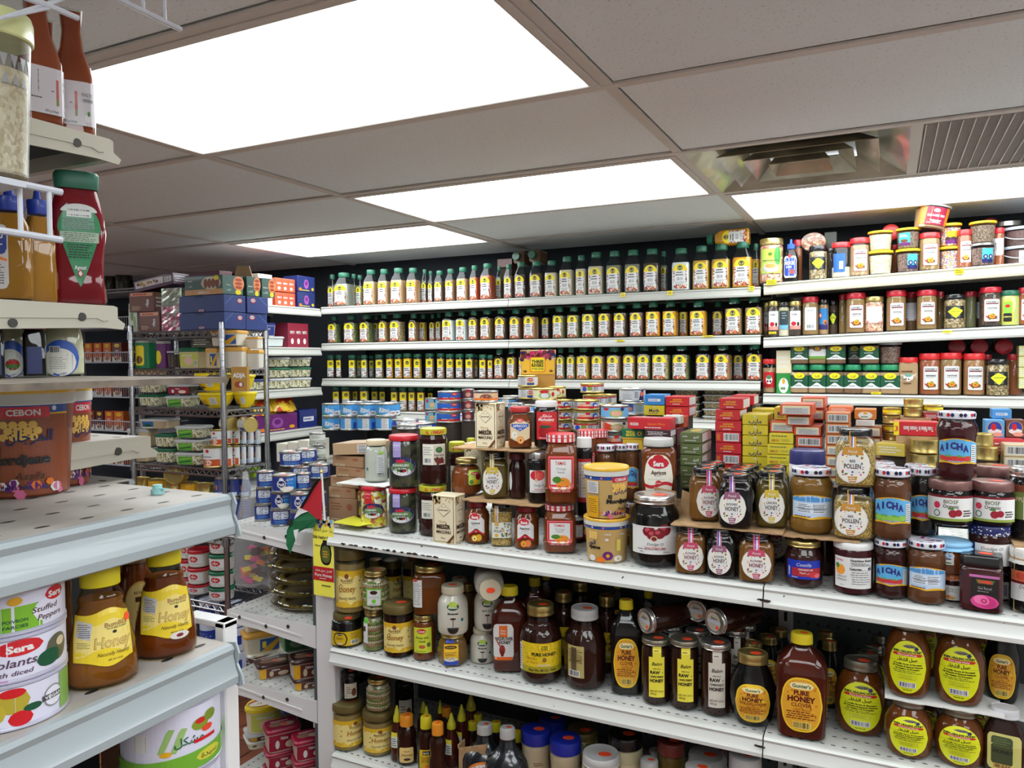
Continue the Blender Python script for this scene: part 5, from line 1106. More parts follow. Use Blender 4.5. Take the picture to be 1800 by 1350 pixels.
@kind
def tamek():
 def f(A,w,h):
  A.r(-w*.22,h*.12,w*.38,h*.66,(30,26,26));A.r(-w*.26,h*.635,w*.40,h*.68,(196,110,170));A.pg([(-w*.12,h*.60),(w*.30,h*.60),(w*.26,h*.53),(-w*.08,h*.53)],'olive');A.t(w*.09,h*.565,h*.05,(240,60,50),'TAMEK',w*.32,.04);A.t(w*.08,h*.455,h*.05,'grey','Gul Recel',w*.3);A.lines(-w*.08,h*.38,w*.24,h*.41,1,'grey')
  pk=(214,70,140);A.e(w*.08,h*.215,w*.31,h*.12,pk);A.e(w*.0,h*.25,w*.16,h*.08,(236,120,176));A.e(w*.16,h*.20,w*.18,h*.09,(196,50,120));A.e(w*.07,h*.23,w*.12,h*.07,(236,110,170));A.e(w*.07,h*.23,w*.07,h*.04,(176,40,100));A.e(w*.07,h*.232,w*.035,h*.02,(230,110,160))
 return jar('jam_jar',.085,.14,[(0,.92),(.03,1),(.72,1),(.78,.97),(.82,.88)],'S',1,'maroon',.82,(.82,1,.96,'plain',M_BLK,'S'),f,artoff=.0006,sticky=1)
@kind
def tamras():
 def f(A,w,h):A.r(-w*.5,h*.5,w*.5,h*.66,(214,120,80));A.r(-w*.5,h*.2,w*.5,h*.5,'white');A.t(0,h*.42,h*.06,'black','Doidge O',w*.5,0,.2);A.r(-w*.5,h*.46,w*.5,h*.5,'dred');A.e(-w*.2,h*.58,w*.14,h*.06,(206,80,60))
 def ex(K,w,h,S):
  mb=MB();out=circ(40);vs=[];P=[(.76,1.02),(.80,.96),(.84,.92),(.90,.98),(.98,.97),(1,.9),(1,.3)];n=40
  for k,(z,r)in enumerate(P):
   for i,(x,y)in enumerate(out):q=1+(.05 if k==0 else.01)*math.sin(i*2.4);vs.append((x*r*q*w/2,y*r*q*w/2,z*h))
  mb.add(vs,[(k*n+i,k*n+(i+1)%n,(k+1)*n+(i+1)%n,(k+1)*n+i)for k in range(len(P)-1)for i in range(n)]+[tuple(range((len(P)-1)*n,len(P)*n))],mat('white_fabric',(226,224,220),.8));K.part('fabric_cover',mb,smooth=60)
  t=MB();t.tube([(w*.47*math.sin(2*PI*i/20),-w*.47*math.cos(2*PI*i/20),h*.83)for i in range(20)],.002,'kraft',5,True);t.tube([(0,-w*.48,h*.83),(.012,-w*.52,h*.79),(.014,-w*.53,h*.72)],.002,'kraft',5);K.part('string',t)
 return jar('jam_jar',.1,.14,[(0,.9),(.03,1),(.72,1),(.8,.9),(.84,.9)],'c',1,'black',.8,None,f,extra=ex,artoff=.0006)
def cheeselab(word,c):
 def f(A,w,h):
  A.r(-w*.38,h*.60,-w*.10,h*.985,c);A.lines(-w*.36,h*.70,-w*.12,h*.95,3,'lgrey',.15);A.pg([(-w*.42,h*.58),(-w*.24,h*.66),(w*.2,h*.58),(w*.34,h*.44),(w*.30,h*.32),(w*.05,h*.22),(-w*.30,h*.26),(-w*.46,h*.4)]if 0 else[(-w*.1,h*.5),(-w*.09,h*.5),(-w*.09,h*.51)],c)
  A.e(-w*.04,h*.43,w*.44,h*.175,c);A.e(-w*.05,h*.445,w*.43,h*.165,(40,44,90));A.e(-w*.05,h*.405,w*.40,h*.12,(96,130,80));A.e(-w*.08,h*.335,w*.30,h*.07,'white');A.e(-w*.04,h*.35,w*.12,h*.03,'black');A.e(-w*.0,h*.345,w*.05,h*.02,'red',8);A.e(-w*.18,h*.35,w*.05,h*.02,'leaf',8)
  A.r(-w*.26,h*.50,w*.02,h*.56,(200,40,70));A.t(-w*.12,h*.455,h*.042,'white',word,w*.58,.03);A.t(-w*.1,h*.395,h*.05,'black',ar('شنكليش'),w*.5,.03)
 return f
@kind
def shank(word='SHANKLISH',c='lilac',content='dleaf'):
 return jar('cheese_jar',.085,.15,[(0,.84),(.02,.96),(.06,1),(.78,1),(.86,.93),(.9,.9)],'c',1,content,.88,(.90,1,.97,'plain',(196,30,44)),cheeselab(word,c),artoff=.0006)
@kind
def temsah(w_side=0):
 def lp(A,w,h):
  A.r(-w*.75,h*.885,w*.75,h*.975,(190,190,50));A.t(w*.05,h*.925,h*.055,(190,30,40),'AL TEMSAH',w*.72,.04)
 def f(A,w,h):A.r(-w*.42,h*.36,w*.46,h*.72,(226,224,210));A.r(w*.0,h*.36,w*.44,h*.70,(206,196,180));A.e(w*.2,h*.62,w*.13,h*.05,'dgreen');A.e(w*.2,h*.625,w*.09,h*.03,'leaf');A.t(w*.2,h*.53,h*.03,'black','Dates Syrup',w*.36,.03);A.e(w*.22,h*.43,w*.18,h*.05,'dred');A.dots(w*.04,h*.38,w*.4,h*.48,14,w*.05,['brown','dbrown','maroon']);A.lines(-w*.38,h*.52,-w*.04,h*.68,4,'grey',.3);A.bars(-w*.34,h*.39,-w*.08,h*.48,'black',12)
 return jar('syrup_jar',.085,.155,[(0,.84),(.02,.94),(.06,.97),(.22,.95),(.26,1),(.32,.96),(.74,.96),(.80,1),(.84,.92),(.87,.86)],'c',1,'djam',.85,(.875,.985,.92,'plain',(190,190,50)),f,artoff=.0006,lidart=lp)
@kind
def whitejar():
 def f(A,w,h):A.r(w*.02,h*.18,w*.36,h*.66,(214,218,220));A.lines(w*.05,h*.2,w*.33,h*.6,9,'grey',.4);A.e(w*.2,h*.70,w*.1,h*.04,(150,190,60));A.e(-w*.42,h*.33,w*.05,h*.035,'teal');A.bars(w*.02,h*.18,w*.36,h*.24,'dgrey',12,None)
 return jar('cream_jar',.07,.12,[(0,.88),(.03,1),(.70,1),(.8,.88),(.86,.80)],'c',1,'cream',.84,(.87,1,.86,'plain','beige'),f,artoff=.0006)
@kind
def roundhoney():
 def f(A,w,h):A.rr(w*.06,h*.32,w*.56,h*.72,.004,(150,196,60));A.rr(w*.08,h*.34,w*.54,h*.70,.004,(190,210,90));A.e(w*.3,h*.62,w*.17,h*.04,'red');A.t(w*.3,h*.62,h*.03,'white','BRAMLEY',w*.26);A.e(w*.42,h*.53,w*.12,h*.09,'dred');A.e(w*.26,h*.40,w*.14,h*.07,'gold');A.e(w*.16,h*.40,w*.07,h*.06,'leaf')
 return jar('honey_jar',.1,.12,[(0,.62),(.02,.76),(.08,.9),(.2,.99),(.4,1),(.6,.96),(.74,.84),(.82,.68),(.88,.66)],'C',1,'jam',.80,(.87,1,.72,'metal',M_GOLD),f,artoff=.0008,sticky=1)
@kind
def apricotjar():
 def f(A,w,h):A.col(-w*.40,w*.40,lambda x:h*(.70-.10*abs(x)/(w*.4)),lambda x:h*(.14+.12*abs(x)/(w*.4)),'beige',16);A.e(0,h*.68,w*.16,h*.045,'red');A.t(0,h*.68,h*.035,'white','Sera',w*.2,.03);A.col(-w*.36,w*.36,lambda x:h*.60,lambda x:h*(.42+.12*abs(x)/(w*.36)),(50,90,180),10);A.t(0,h*.55,h*.06,'white','APRICOT',w*.6,.03);A.t(0,h*.475,h*.03,'white','JAM',w*.2);A.e(w*.02,h*.21,w*.15,h*.09,(226,130,40));A.e(w*.02,h*.21,w*.1,h*.06,(240,190,120));A.e(w*.02,h*.21,w*.045,h*.03,'brown',8);A.e(-w*.22,h*.34,w*.12,h*.08,'white');A.e(-w*.22,h*.34,w*.03,h*.03,'gold',8)
 return jar('jam_jar',.08,.14,P_SHO,'s',1,'jam',.84,(.87,1,.86,'plain',(176,40,40)),f,artoff=.0006)
@kind
def maroonjar():
 def f(A,w,h):A.e(-w*.44,h*.4,w*.12,h*.2,'white')
 return jar('jam_jar',.075,.14,P_SHO,'c',1,'djam',.84,(.86,1,.90,'plain','maroon'),f,artoff=.0006)
@kind
def bluelid():
 return jar('spread_jar',.1,.12,[(0,.9),(.03,1),(.78,1),(.82,.95)],'c',1,'white',.8,(.80,1,1.0,'plain',(46,50,110)),None,bodymat=C((226,226,230)))
# --- honey
def bumart(turn=0):
 def f(A,w,h):
  A.r(-w*.62,h*.12,w*.62,h*.60,(240,220,140));A.col(-w*.62,w*.62,lambda x:h*.68,lambda x:h*(.60-.045*max(0,math.sin(x/w*22))*(1+.6*math.sin(x/w*7))),(226,182,40),44);A.col(-w*.62,w*.62,lambda x:h*(.16+.05*abs(math.sin(x/w*6))),lambda x:h*.12,(226,186,50),30)
  A.dots(-w*.6,h*.13,w*.6,h*.22,12,w*.06,[(236,200,80),(214,170,40)],2)
  o=turn*w;A.e(o,h*.60,w*.07,h*.04,(130,80,60));A.t(o,h*.535,h*.045,(130,90,60),'BumBEE',w*.42,.02);A.t(o,h*.495,h*.015,'brown','TRUE BEE HONEY',w*.3);A.t(o,h*.41,h*.10,(176,126,50),'Honey',w*.56,.03,.1);A.t(o,h*.265,h*.045,'dbrown','Naturally Healthy',w*.58,0,.25)
  for x,y in((-.3,.36),(-.28,.47),(.36,.40),(.34,.52),(.42,.30)):A.e(x*w+o*.3,y*h,w*.022,h*.012,'black',6)
 return f
@kind
def bumbee(content='crystal',turn=0,lid='dgold'):
 return jar('honey_jar',.08,.15,[(0,.90),(.02,.98),(.80,1),(.84,.97)],'C',1,content,.77,(.835,1,1.02,'plain',M_DGOLD),bumart(turn),glass=GLS,sticky=1,artoff=.0006)
@kind
def nutjar(content='nuts',v=0):
 def f(A,w,h):
  if v==0:A.r(-w*.38,h*.17,w*.2,h*.60,(120,190,60));A.r(-w*.33,h*.17,w*.17,h*.56,'white');A.e(-w*.08,h*.50,w*.14,h*.05,'dbrown');A.e(-w*.08,h*.28,w*.08,h*.055,(120,200,60));A.t(-w*.08,h*.38,h*.025,'grey','NUTS WITH HONEY',w*.42);A.lines(-w*.25,h*.19,w*.1,h*.21,1,'black')
  if v==1:A.r(-w*.55,h*.22,-w*.28,h*.74,'white');A.r(-w*.55,h*.70,-w*.26,h*.82,(100,180,60));A.r(-w*.55,h*.5,-w*.4,h*.62,'dbrown')
 def ex(K,w,h,S):
  mb=MB();rr=random.Random(4+v)
  for row in range(9):
   z=h*(.08+.075*row);n=15;kindm=[(214,190,150),(120,140,60),(176,124,84),(222,206,176),(120,150,64)][(row+v)%5]
   for i in range(n):
    u=-w*.75+1.5*w*(i+.5*(row%2))/n;p=Vector(S.pt(u,z,-.0025));a,b,c=w*.045,w*.03,h*.032
    vs=[];R_=[(0,-1),(.8,-.5),(.95,.1),(.6,.75),(0,1)]
    t=Vector(S.pt(u+.002,z,-.0025))-p;t.normalize();nn=Vector((t.y,-t.x,0))
    m_=6
    for rad,zz in R_:
     for k in range(m_):q=k*2*PI/m_;vs.append(p+t*(a*rad*math.cos(q))+nn*(b*.5*rad*math.sin(q))+Vector((0,0,zz*c)))
    mb.add(vs,[(r_*m_+k,r_*m_+(k+1)%m_,(r_+1)*m_+(k+1)%m_,(r_+1)*m_+k)for r_ in range(4)for k in range(m_)],kindm)
  me=mb.mesh('nuts',60);K.parts.append(('nuts',me,None,[]))
 K=jar('nut_jar',.075,.14,[(0,.90),(.02,.99),(.68,1),(.78,.9),(.84,.78),(.88,.78)],'C',1,content,.80,(.87,1,.84,'metal',M_GOLD),f if v<2 else None,sticky=1,artoff=.0006,extra=ex,ins=.005)
 return K
@kind
def blackhoney():
 def f(A,w,h):A.r(-w*.60,h*.08,w*.60,h*.50,(214,180,30));A.barrel(-w*.22,h*.28,w*.24,h*.20,'black',3);A.barrel(-w*.22,h*.28,w*.20,h*.17,(214,180,30),3);A.r(-w*.3,h*.38,-w*.14,h*.46,'black');A.t(-w*.22,h*.42,h*.03,'white','BLACK',w*.14,.03);A.lines(-w*.36,h*.26,-w*.08,h*.34,3,'brown');A.e(-w*.22,h*.15,w*.1,h*.035,'beige');A.bars(w*.12,h*.12,w*.40,h*.24,'black',14);A.lines(w*.1,h*.28,w*.42,h*.46,6,'brown',.3)
 K=jar('honey_jar',.09,.13,[(0,.92),(.02,1),(.52,1),(.60,.96),(.70,.97),(.76,.90),(.80,.82)],'C',1,'black',.8,(.80,1,.86,'plain',M_DGOLD),f,sticky=0,artoff=.0006)
 K.part('price_sticker',MB().prism([(.005+.011*math.cos(PI*i/4),.117+.006*math.sin(PI*i/4))for i in range(8)],-.0412,-.0406,'sticker','y'),'orange price sticker');return K
@kind
def darkhoney(v=0):
 def side(A,w,h):A.r(-w*.54,h*.2,-w*.22,h*.76,'white');A.lines(-w*.52,h*.24,-w*.24,h*.7,12,'grey',.4);A.e(-w*.42,h*.75,w*.08,h*.03,'red')
 def comb(A,w,h):A.r(-w*.46,h*.20,w*.34,h*.76,(206,216,60));A.e(-w*.1,h*.68,w*.2,h*.055,'red');A.t(-w*.1,h*.68,h*.05,'white','Corum',w*.28,.03);A.t(-w*.08,h*.54,h*.05,'black','Honey with',w*.6,.02,.1);A.t(-w*.08,h*.46,h*.05,'black','Comb',w*.3,.02,.1);A.e(-w*.08,h*.34,w*.14,h*.04,'rust' if 0 else(190,100,60));A.e(w*.2,h*.38,w*.09,h*.05,'olive');A.lines(-w*.36,h*.22,w*.2,h*.245,1,'black')
 def oval(A,w,h):pass
 return jar('honey_jar',.09,.15,[(0,.78),(.02,.92),(.05,.97),(.76,.97),(.84,.90),(.88,.80)],'C' if v else 's',1,'honey' if v==0 else 'jam' if v==1 else 'comb',.85,(.88,1,.86,'metal',M_GOLD),(side,comb,None)[v],sticky=1,artoff=.0006)
@kind
def molasses(v=0):
 def f(A,w,h):
  o=-w*.0;A.e(o,h*.62,w*.20,h*.075,'dgreen');A.e(o,h*.66,w*.14,h*.065,(170,196,50));A.t(o,h*.61,h*.05,'white','Molasa',w*.3,.03)
  if v==0:A.t(o,h*.48,h*.045,'black','Molasses',w*.4,.035)
  else:A.t(o,h*.48,h*.05,'black',ar('عسل اسود'),w*.4,.03)
  A.e(o,h*.37,w*.10,h*.02,'dbrown');A.r(o-w*.01,h*.20,o+w*.01,h*.36,'black');A.e(o,h*.17,w*.2,h*.02,'dgrey');A.col(o-w*.19,o+w*.19,lambda x:h*.165,lambda x:h*(.165-.11*math.sqrt(max(0,1-((x-o)/(w*.19))**2))),(30,30,30));A.e(w*.26,h*.14,w*.1,h*.03,'beige');A.e(w*.3,h*.34,w*.05,h*.035,'teal')
 K=Kind('molasses_jar',.09,.09,.135);h=.135;P=[(0,.82),(.02,.93),(.06,.98),(.20,1),(.62,.98),(.72,.88),(.80,.68),(.84,.66)]
 P=[(a*h,b*.045)for a,b in P];K.part('jar_body',lathe_mb(P,'C',mat('glazed_cream_plastic',(206,202,188),.25,coat=.6)))
 K.part('lid',lathe_mb([(.84*h,.031),(.85*h,.033),(.97*h,.033),(h,.031),(h,.01)],'C',(204,196,170)));K.part('price_sticker',sticker(0,0,h+.0004,.011),'orange price sticker',smooth=0)
 A=Art(Surf(P,'C'),.0006);f(A,.09,h);K.part('label',A,smooth=0);return K
@kind
def alshifa():
 def f(A,w,h):A.pg([(0,0),(.0001,0),(0,.0001)],'blue');A.r(-w*.20,h*.76,w*.06,h*.93,'blue');A.e(-w*.07,h*.84,w*.06,h*.025,'dbrown');A.col(-w*.30,w*.18,lambda x:h*.72,lambda x:h*.10,(236,186,40),12);A.e(-w*.06,h*.63,w*.2,h*.055,'black');A.t(-w*.06,h*.63,h*.04,'gold','ALSHIFA',w*.28,.02);A.t(-w*.06,h*.47,h*.03,'black','ACACIA HONEY',w*.38,.03);A.lines(-w*.24,h*.38,w*.12,h*.44,2,'dred',.5);A.r(-w*.30,h*.08,w*.18,h*.22,'blue');A.e(-w*.06,h*.26,w*.2,h*.07,'white');A.dots(-w*.22,h*.22,w*.1,h*.32,16,w*.03,['gold','leaf','white'],3)
 return jar('honey_jar',.09,.13,[(0,.80),(.03,.92),(.10,.96),(.40,1),(.74,.86),(.82,.72),(.88,.70)],'h',1,'gold',.84,(.88,1,.74,'metal',M_GOLD),f,artoff=.0006)
def oval_gunter(word):
 def f(A,w,h):
  A.barrel(0,h*.36,w*.38,h*.265,(236,200,40),3.0);A.barrel(0,h*.36,w*.355,h*.25,(222,162,44),3.0)
  A.dots(-w*.28,h*.14,w*.28,h*.58,60,w*.022,[(236,176,60),(200,120,24)],3);A.barrel(0,h*.545,w*.22,h*.034,'cream',4);A.t(0,h*.545,h*.036,(20,80,60),"Gunter's",w*.34,.03);A.t(0,h*.478,h*.044,(90,20,20),'PURE',w*.38,.045);A.t(0,h*.418,h*.052,(90,20,20),'HONEY',w*.58,.05);A.t(0,h*.36,h*.036,(110,30,20),word,w*.56,.02);A.t(0,h*.315,h*.024,(150,60,20),'100% Blend',w*.3,0,.2)
  A.lines(-w*.28,h*.215,w*.28,h*.30,4,(110,40,20),.45);A.bars(-w*.16,h*.125,w*.18,h*.195,'black',16,(226,200,100))
 return f
@kind
def gunter(word='CLOVER',shape='jug',content='rhoney'):
 if shape=='jug':
  return jar('honey_jug',.1,.20,[(0,.84),(.02,.92),(.62,1),(.68,.97),(.74,.90),(.80,.70),(.86,.42),(.89,.38)],'s',.8,content,.86,(.90,1,.42,'plain',M_YEL),oval_gunter(word),CLR,sticky=1,bodyname='jug_body',lidname='cap',artoff=.0008)
 return jar('honey_jar',.1,.17,[(0,.62),(.02,.74),(.10,.86),(.40,1),(.58,.96),(.74,.78),(.82,.64),(.86,.62)],'C',.8,content,.84,(.86,1,.66,'metal',M_GOLD),oval_gunter(word),sticky=1,artoff=.0008)
@kind
def wildjug():
 def f(A,w,h):
  A.rr(-w*.44,h*.17,w*.10,h*.60,w*.12,'white');A.r(-w*.28,h*.44,-w*.06,h*.58,(226,110,40));A.rr(-w*.43,h*.165,w*.09,h*.205,w*.04,(226,100,30));A.t(-w*.17,h*.52,h*.025,'white','Pure',w*.14);A.t(-w*.17,h*.49,h*.025,'white','Honey',w*.14);A.t(-w*.15,h*.425,h*.038,'black','WILDFLOWER',w*.46,.04);A.t(-w*.13,h*.38,h*.038,'black','HONEY',w*.3,.04)
  A.pg([(-w*.40,h*.44),(-w*.38,h*.445),(-w*.24,h*.34),(-w*.27,h*.33)],(170,60,40));A.e(-w*.20,h*.29,w*.08,h*.06,(150,50,40));A.e(-w*.2,h*.25,w*.05,h*.04,(110,30,24))
 K=jar('honey_jug',.1,.20,[(0,.84),(.02,.90),(.60,1),(.66,.97),(.72,.90),(.79,.66),(.86,.40),(.89,.38)],'s',.8,'rhoney',.82,(.895,1,.46,'plain',M_YEL),f,CLR,bodyname='jug_body',lidname='cap',artoff=.0008)
 return K
@kind
def purehoney():
 def f(A,w,h):
  yl=(226,196,30);A.r(-w*.52,h*.17,w*.60,h*.56,yl);A.dots(-w*.45,h*.2,w*.5,h*.54,90,w*.03,[(214,180,26),(236,206,60)],4);A.r(-w*.52,h*.17,w*.60,h*.25,(170,160,40));A.r(-w*.60,h*.17,-w*.50,h*.53,'white');A.lines(-w*.60,h*.2,-w*.51,h*.5,9,'navy',.4)
  A.rr(-w*.06,h*.455,w*.22,h*.555,.006,'orange');A.rr(-w*.045,h*.462,w*.205,h*.548,.005,'yellow');A.t(w*.08,h*.518,h*.022,'black','THREE',w*.19,.04);A.t(w*.08,h*.49,h*.022,'black','RIVERS',w*.19,.04);A.r(-w*.0,h*.468,w*.16,h*.473,'black');A.t(w*.08,h*.415,h*.042,'black','PURE HONEY',w*.58,.04);A.t(-w*.22,h*.36,h*.028,(176,80,30),'100% Raw',w*.28,0,.25);A.t(-w*.2,h*.31,h*.028,(176,80,30),'& Natural',w*.26,0,.25)
  A.e(w*.08,h*.345,w*.05,h*.03,(150,100,40));A.r(w*.065,h*.27,w*.075,h*.32,'gold');A.e(w*.06,h*.275,w*.16,h*.012,'beige');A.t(w*.04,h*.21,h*.03,'dbrown','Net Wt. 80 Oz / 5Lbs',w*.68,.03)
 return jar('honey_jar',.11,.19,[(0,.78),(.02,.90),(.06,.98),(.14,1),(.56,1),(.66,.92),(.74,.70),(.77,.62),(.86,.60)],'C',1,'dhoney',.80,(.87,1,.64,'metal',M_GOLD),f,sticky=1,artoff=.0008)
@kind
def backhoney():
 def f(A,w,h):A.r(-w*.44,h*.18,-w*.02,h*.58,(176,160,100));A.r(-w*.34,h*.22,-w*.20,h*.56,(90,80,54));A.lines(-w*.42,h*.36,-w*.04,h*.54,8,'dbrown',.4);A.t(-w*.22,h*.40,h*.035,(80,64,30),'HONEY',w*.28,.02);A.bars(-w*.40,h*.19,-w*.12,h*.27,'black',14)
 return jar('honey_jar',.11,.19,[(0,.78),(.02,.90),(.06,.98),(.14,1),(.56,1),(.66,.92),(.74,.70),(.77,.66),(.86,.64)],'C',1,'dhoney',.80,(.87,1,.66,'metal','lgrey'),f,sticky=1,artoff=.0008)
@kind
def balim(c='yellow',word='UNFILTERED',lie=0):
 def f(A,w,h):
  m=C((236,222,70)if c=='yellow' else(206,200,188));x0,x1=-w*.24,w*.32;A.r(x0,h*.15,x1,h*.76,m);A.r(-w*.10,h*.74,w*.20,h*.97,m);A.lines(-w*.06,h*.84,w*.14,h*.87,1,'dgrey');xm=w*.04
  A.t(xm,h*.66,h*.05,'black','Balım',w*.46,.02,.3);A.t(xm,h*.585,h*.02,'dbrown','100% Pure',w*.28);A.t(xm-w*.06,h*.53,h*.046,'black','RAW',w*.34,.05);A.t(xm+w*.2,h*.525,h*.02,'black','&',w*.1);A.t(xm,h*.465,h*.028,'black',word,w*.46,.04);A.t(xm,h*.405,h*.046,'black','HONEY',w*.48,.05);A.t(xm,h*.245,h*.024,'dbrown','NET WT. 22 oz.',w*.46,.02);A.t(xm-w*.12,h*.205,h*.024,'dbrown','(625 g)',w*.2,.02)
 K=jar('honey_jar',.07,.165,[(0,.80),(.02,.94),(.05,.99),(.84,1),(.88,.92),(.91,.90)],'C',1,'dhoney',.88,(.92,1,1.0,'metal',M_SILV if c!='yellow' or lie else mat('pewter_lid',(150,146,130),.3,.8)),f,sticky=0 if lie else 1,artoff=.0006)
 if lie:
  A=Art(Flat((0,-.0,.1655),(1,0,0),(0,1,0),(0,0,1)),.0004);A.e(0,0,.024,.024,(196,188,172));A.r(-.02,-.004,.02,.004,(200,206,226));A.t(0,.010,.007,'black','Balım',.03,.02,.3);A.e(.012,-.013,.006,.0045,'sticker',8);K.part('lid_label',A,smooth=0)
 return K
@kind
def shifa(content='honey'):
 def f(A,w,h):
  A.e(0,h*.42,w*.40,h*.33,(220,226,30));A.e(w*.04,h*.685,w*.12,h*.022,(120,110,90));A.t(w*.02,h*.682,h*.022,'navy','Honey Bee',w*.26,.03);
  for a in(0,60,120):q=math.radians(a);A.pg([(w*.18+w*.05*math.cos(q)-w*.014*math.sin(q),h*.66+w*.05*math.sin(q)+w*.014*math.cos(q)),(w*.18-w*.05*math.cos(q)-w*.014*math.sin(q),h*.66-w*.05*math.sin(q)+w*.014*math.cos(q)),(w*.18-w*.05*math.cos(q)+w*.014*math.sin(q),h*.66-w*.05*math.sin(q)-w*.014*math.cos(q)),(w*.18+w*.05*math.cos(q)+w*.014*math.sin(q),h*.66+w*.05*math.sin(q)-w*.014*math.cos(q))],'navy')
  A.t(0,h*.62,h*.026,'black','SHIFA HEALING HONEY',w*.60,.05);A.rr(-w*.31,h*.565,w*.31,h*.600,.004,(200,40,36));A.t(w*.0,h*.582,h*.022,'white','Pure Local Honey',w*.48,.03);A.t(0,h*.525,h*.04,'black',ar('عسل الشفاء'),w*.42,.03);A.r(-w*.36,h*.495,w*.36,h*.497,'olive')
  A.t(0,h*.465,h*.020,'black','A Locally Grown & Harvested',w*.58,.04);A.t(0,h*.435,h*.020,'black','All Vitamins & Enzymes Retained',w*.62,.04);A.t(0,h*.405,h*.020,'black','No Heating Or Processing',w*.50,.04);A.lines(-w*.3,h*.345,w*.3,h*.385,2,'olive',.4);A.r(-w*.18,h*.275,w*.18,h*.325,'olive');A.r(-w*.175,h*.278,w*.175,h*.322,(220,226,30));A.lines(-w*.16,h*.283,w*.16,h*.318,3,'dgreen',.3);A.bars(-w*.17,h*.165,w*.17,h*.235,'navy',20);A.t(0,h*.135,h*.016,'black','Net Wt. 2lb',w*.18,.03)
 return jar('honey_jar',.1,.175,[(0,.70),(.02,.80),(.10,.90),(.40,1),(.60,.97),(.78,.78),(.84,.62),(.87,.60)],'C',.72,content,.84,(.87,1,.64,'metal',mat('pewter_lid',(150,146,130),.3,.8)),f,sticky=1,artoff=.0008)
@kind
def honeydark_oval():
 def f(A,w,h):A.rr(-w*.36,h*.12,w*.36,h*.66,.01,(196,190,110));A.rr(-w*.28,h*.2,w*.18,h*.62,.006,(60,70,44));A.t(-w*.02,h*.40,h*.05,'black','HONEY',w*.5,.03);A.lines(-w*.24,h*.46,w*.14,h*.6,4,'olive');A.bars(-w*.24,h*.14,w*.16,h*.21,'dbrown',14,(206,170,90))
 return jar('honey_jar',.1,.18,[(0,.8),(.03,.92),(.5,.96),(.66,.86),(.78,.64),(.86,.6)],'s',.8,'dhoney',.82,(.865,1,.66,'metal',(206,206,210)),f,artoff=.0008)
@kind
def squeeze(capc='cone',v=0,content='rhoney',col='yellow'):
 """squeeze bottle, bear-like waist or plain, with a cone, flip or plain cap"""
 bear=[(0,.84),(.03,.95),(.20,1),(.34,.92),(.42,.80),(.50,.86),(.60,.92),(.70,.84),(.76,.62),(.80,.5)]
 tall=[(0,.88),(.03,1),(.46,1),(.56,.84),(.64,.66),(.70,.56),(.74,.5)]
 def l1(A,w,h):A.rr(-w*.36,h*.08,w*.30,h*.38,.003,(226,196,120));A.t(0,h*.31,h*.03,'dbrown','Pure',w*.4,.02);A.t(0,h*.24,h*.05,'brown','Honey',w*.5,.02,.1);A.e(0,h*.15,w*.16,h*.03,'dbrown')
 def l2(A,w,h):A.rr(-w*.4,h*.08,w*.36,h*.42,.003,(214,180,30));A.r(-w*.2,h*.33,w*.2,h*.4,'black');A.t(0,h*.365,h*.03,'white','BLACK',w*.3,.03);A.lines(-w*.3,h*.2,w*.3,h*.3,3,'brown');A.e(w*.05,h*.13,w*.15,h*.03,'orange')
 def l3(A,w,h):A.r(-w*.5,h*.28,w*.0,h*.55,(226,230,200));A.r(-w*.5,h*.48,w*.0,h*.55,(226,216,60));A.lines(-w*.45,h*.3,-w*.05,h*.46,4,'blue')
 prof,lid=(bear,(.78,1,.62,'plain',{'orange':(236,150,40),'yellow':(226,214,40)}[col]))if capc=='flip' else(tall,(.72,1,.56,'cone',(206,200,40)))
 return jar('honey_squeeze_bottle',.055,.17,prof,'c',.8 if capc=='flip' else 1,content,.72,lid,(None,l1,l2,l3)[v],CLR,.0015,bodyname='bottle_body',lidname='cap',sticky=1 if capc=='flip' else 0,artoff=.0007)
@kind
def forever():
 def f(A,w,h):A.e(0,h*.30,w*.42,h*.21,(206,120,50));A.e(0,h*.285,w*.40,h*.185,(214,214,214));A.pg([(-.002,h*.43),(-w*.06,h*.46),(-w*.04,h*.425),(0,h*.40),(w*.04,h*.425),(w*.06,h*.46),(.002,h*.43)],(150,30,40));A.lines(-w*.14,h*.375,w*.14,h*.385,1,'lgrey');A.t(0,h*.325,h*.045,'dgrey','FOREVER',w*.62,.0);A.t(0,h*.255,h*.045,'dgrey','BEE HONEY',w*.62,.0)
 return jar('honey_squeeze_bottle',.08,.20,[(0,.9),(.02,1),(.44,1),(.54,.90),(.64,.60),(.72,.38),(.84,.34)],'c',.8,'black',.5,(.84,1,.34,'plain','lgrey'),f,bodymat=mat('black_bottle_plastic',(26,30,34),.22,coat=.6),bodyname='bottle_body',lidname='cap',sticky=1,artoff=.0007)
@kind
def tahini():
 def f(A,w,h):A.r(-w*.5,h*.04,-w*.2,h*.44,'blue');A.t(w*.12,h*.30,h*.07,'white',ar('طحينة'),w*.4,.03);A.t(w*.12,h*.2,h*.05,'white',ar('طحينية'),w*.4,.02);A.lines(-w*.1,h*.5,w*.25,h*.56,2,'brown')
 return jar('tahini_jar',.075,.15,[(0,.92),(.03,1),(.40,.96),(.56,.93),(.70,.98),(.78,.96),(.82,.88)],'c',1,'tahini',.80,(.81,1,1.0,'plain',(24,40,150)),f,CLR,.001,sticky=1)
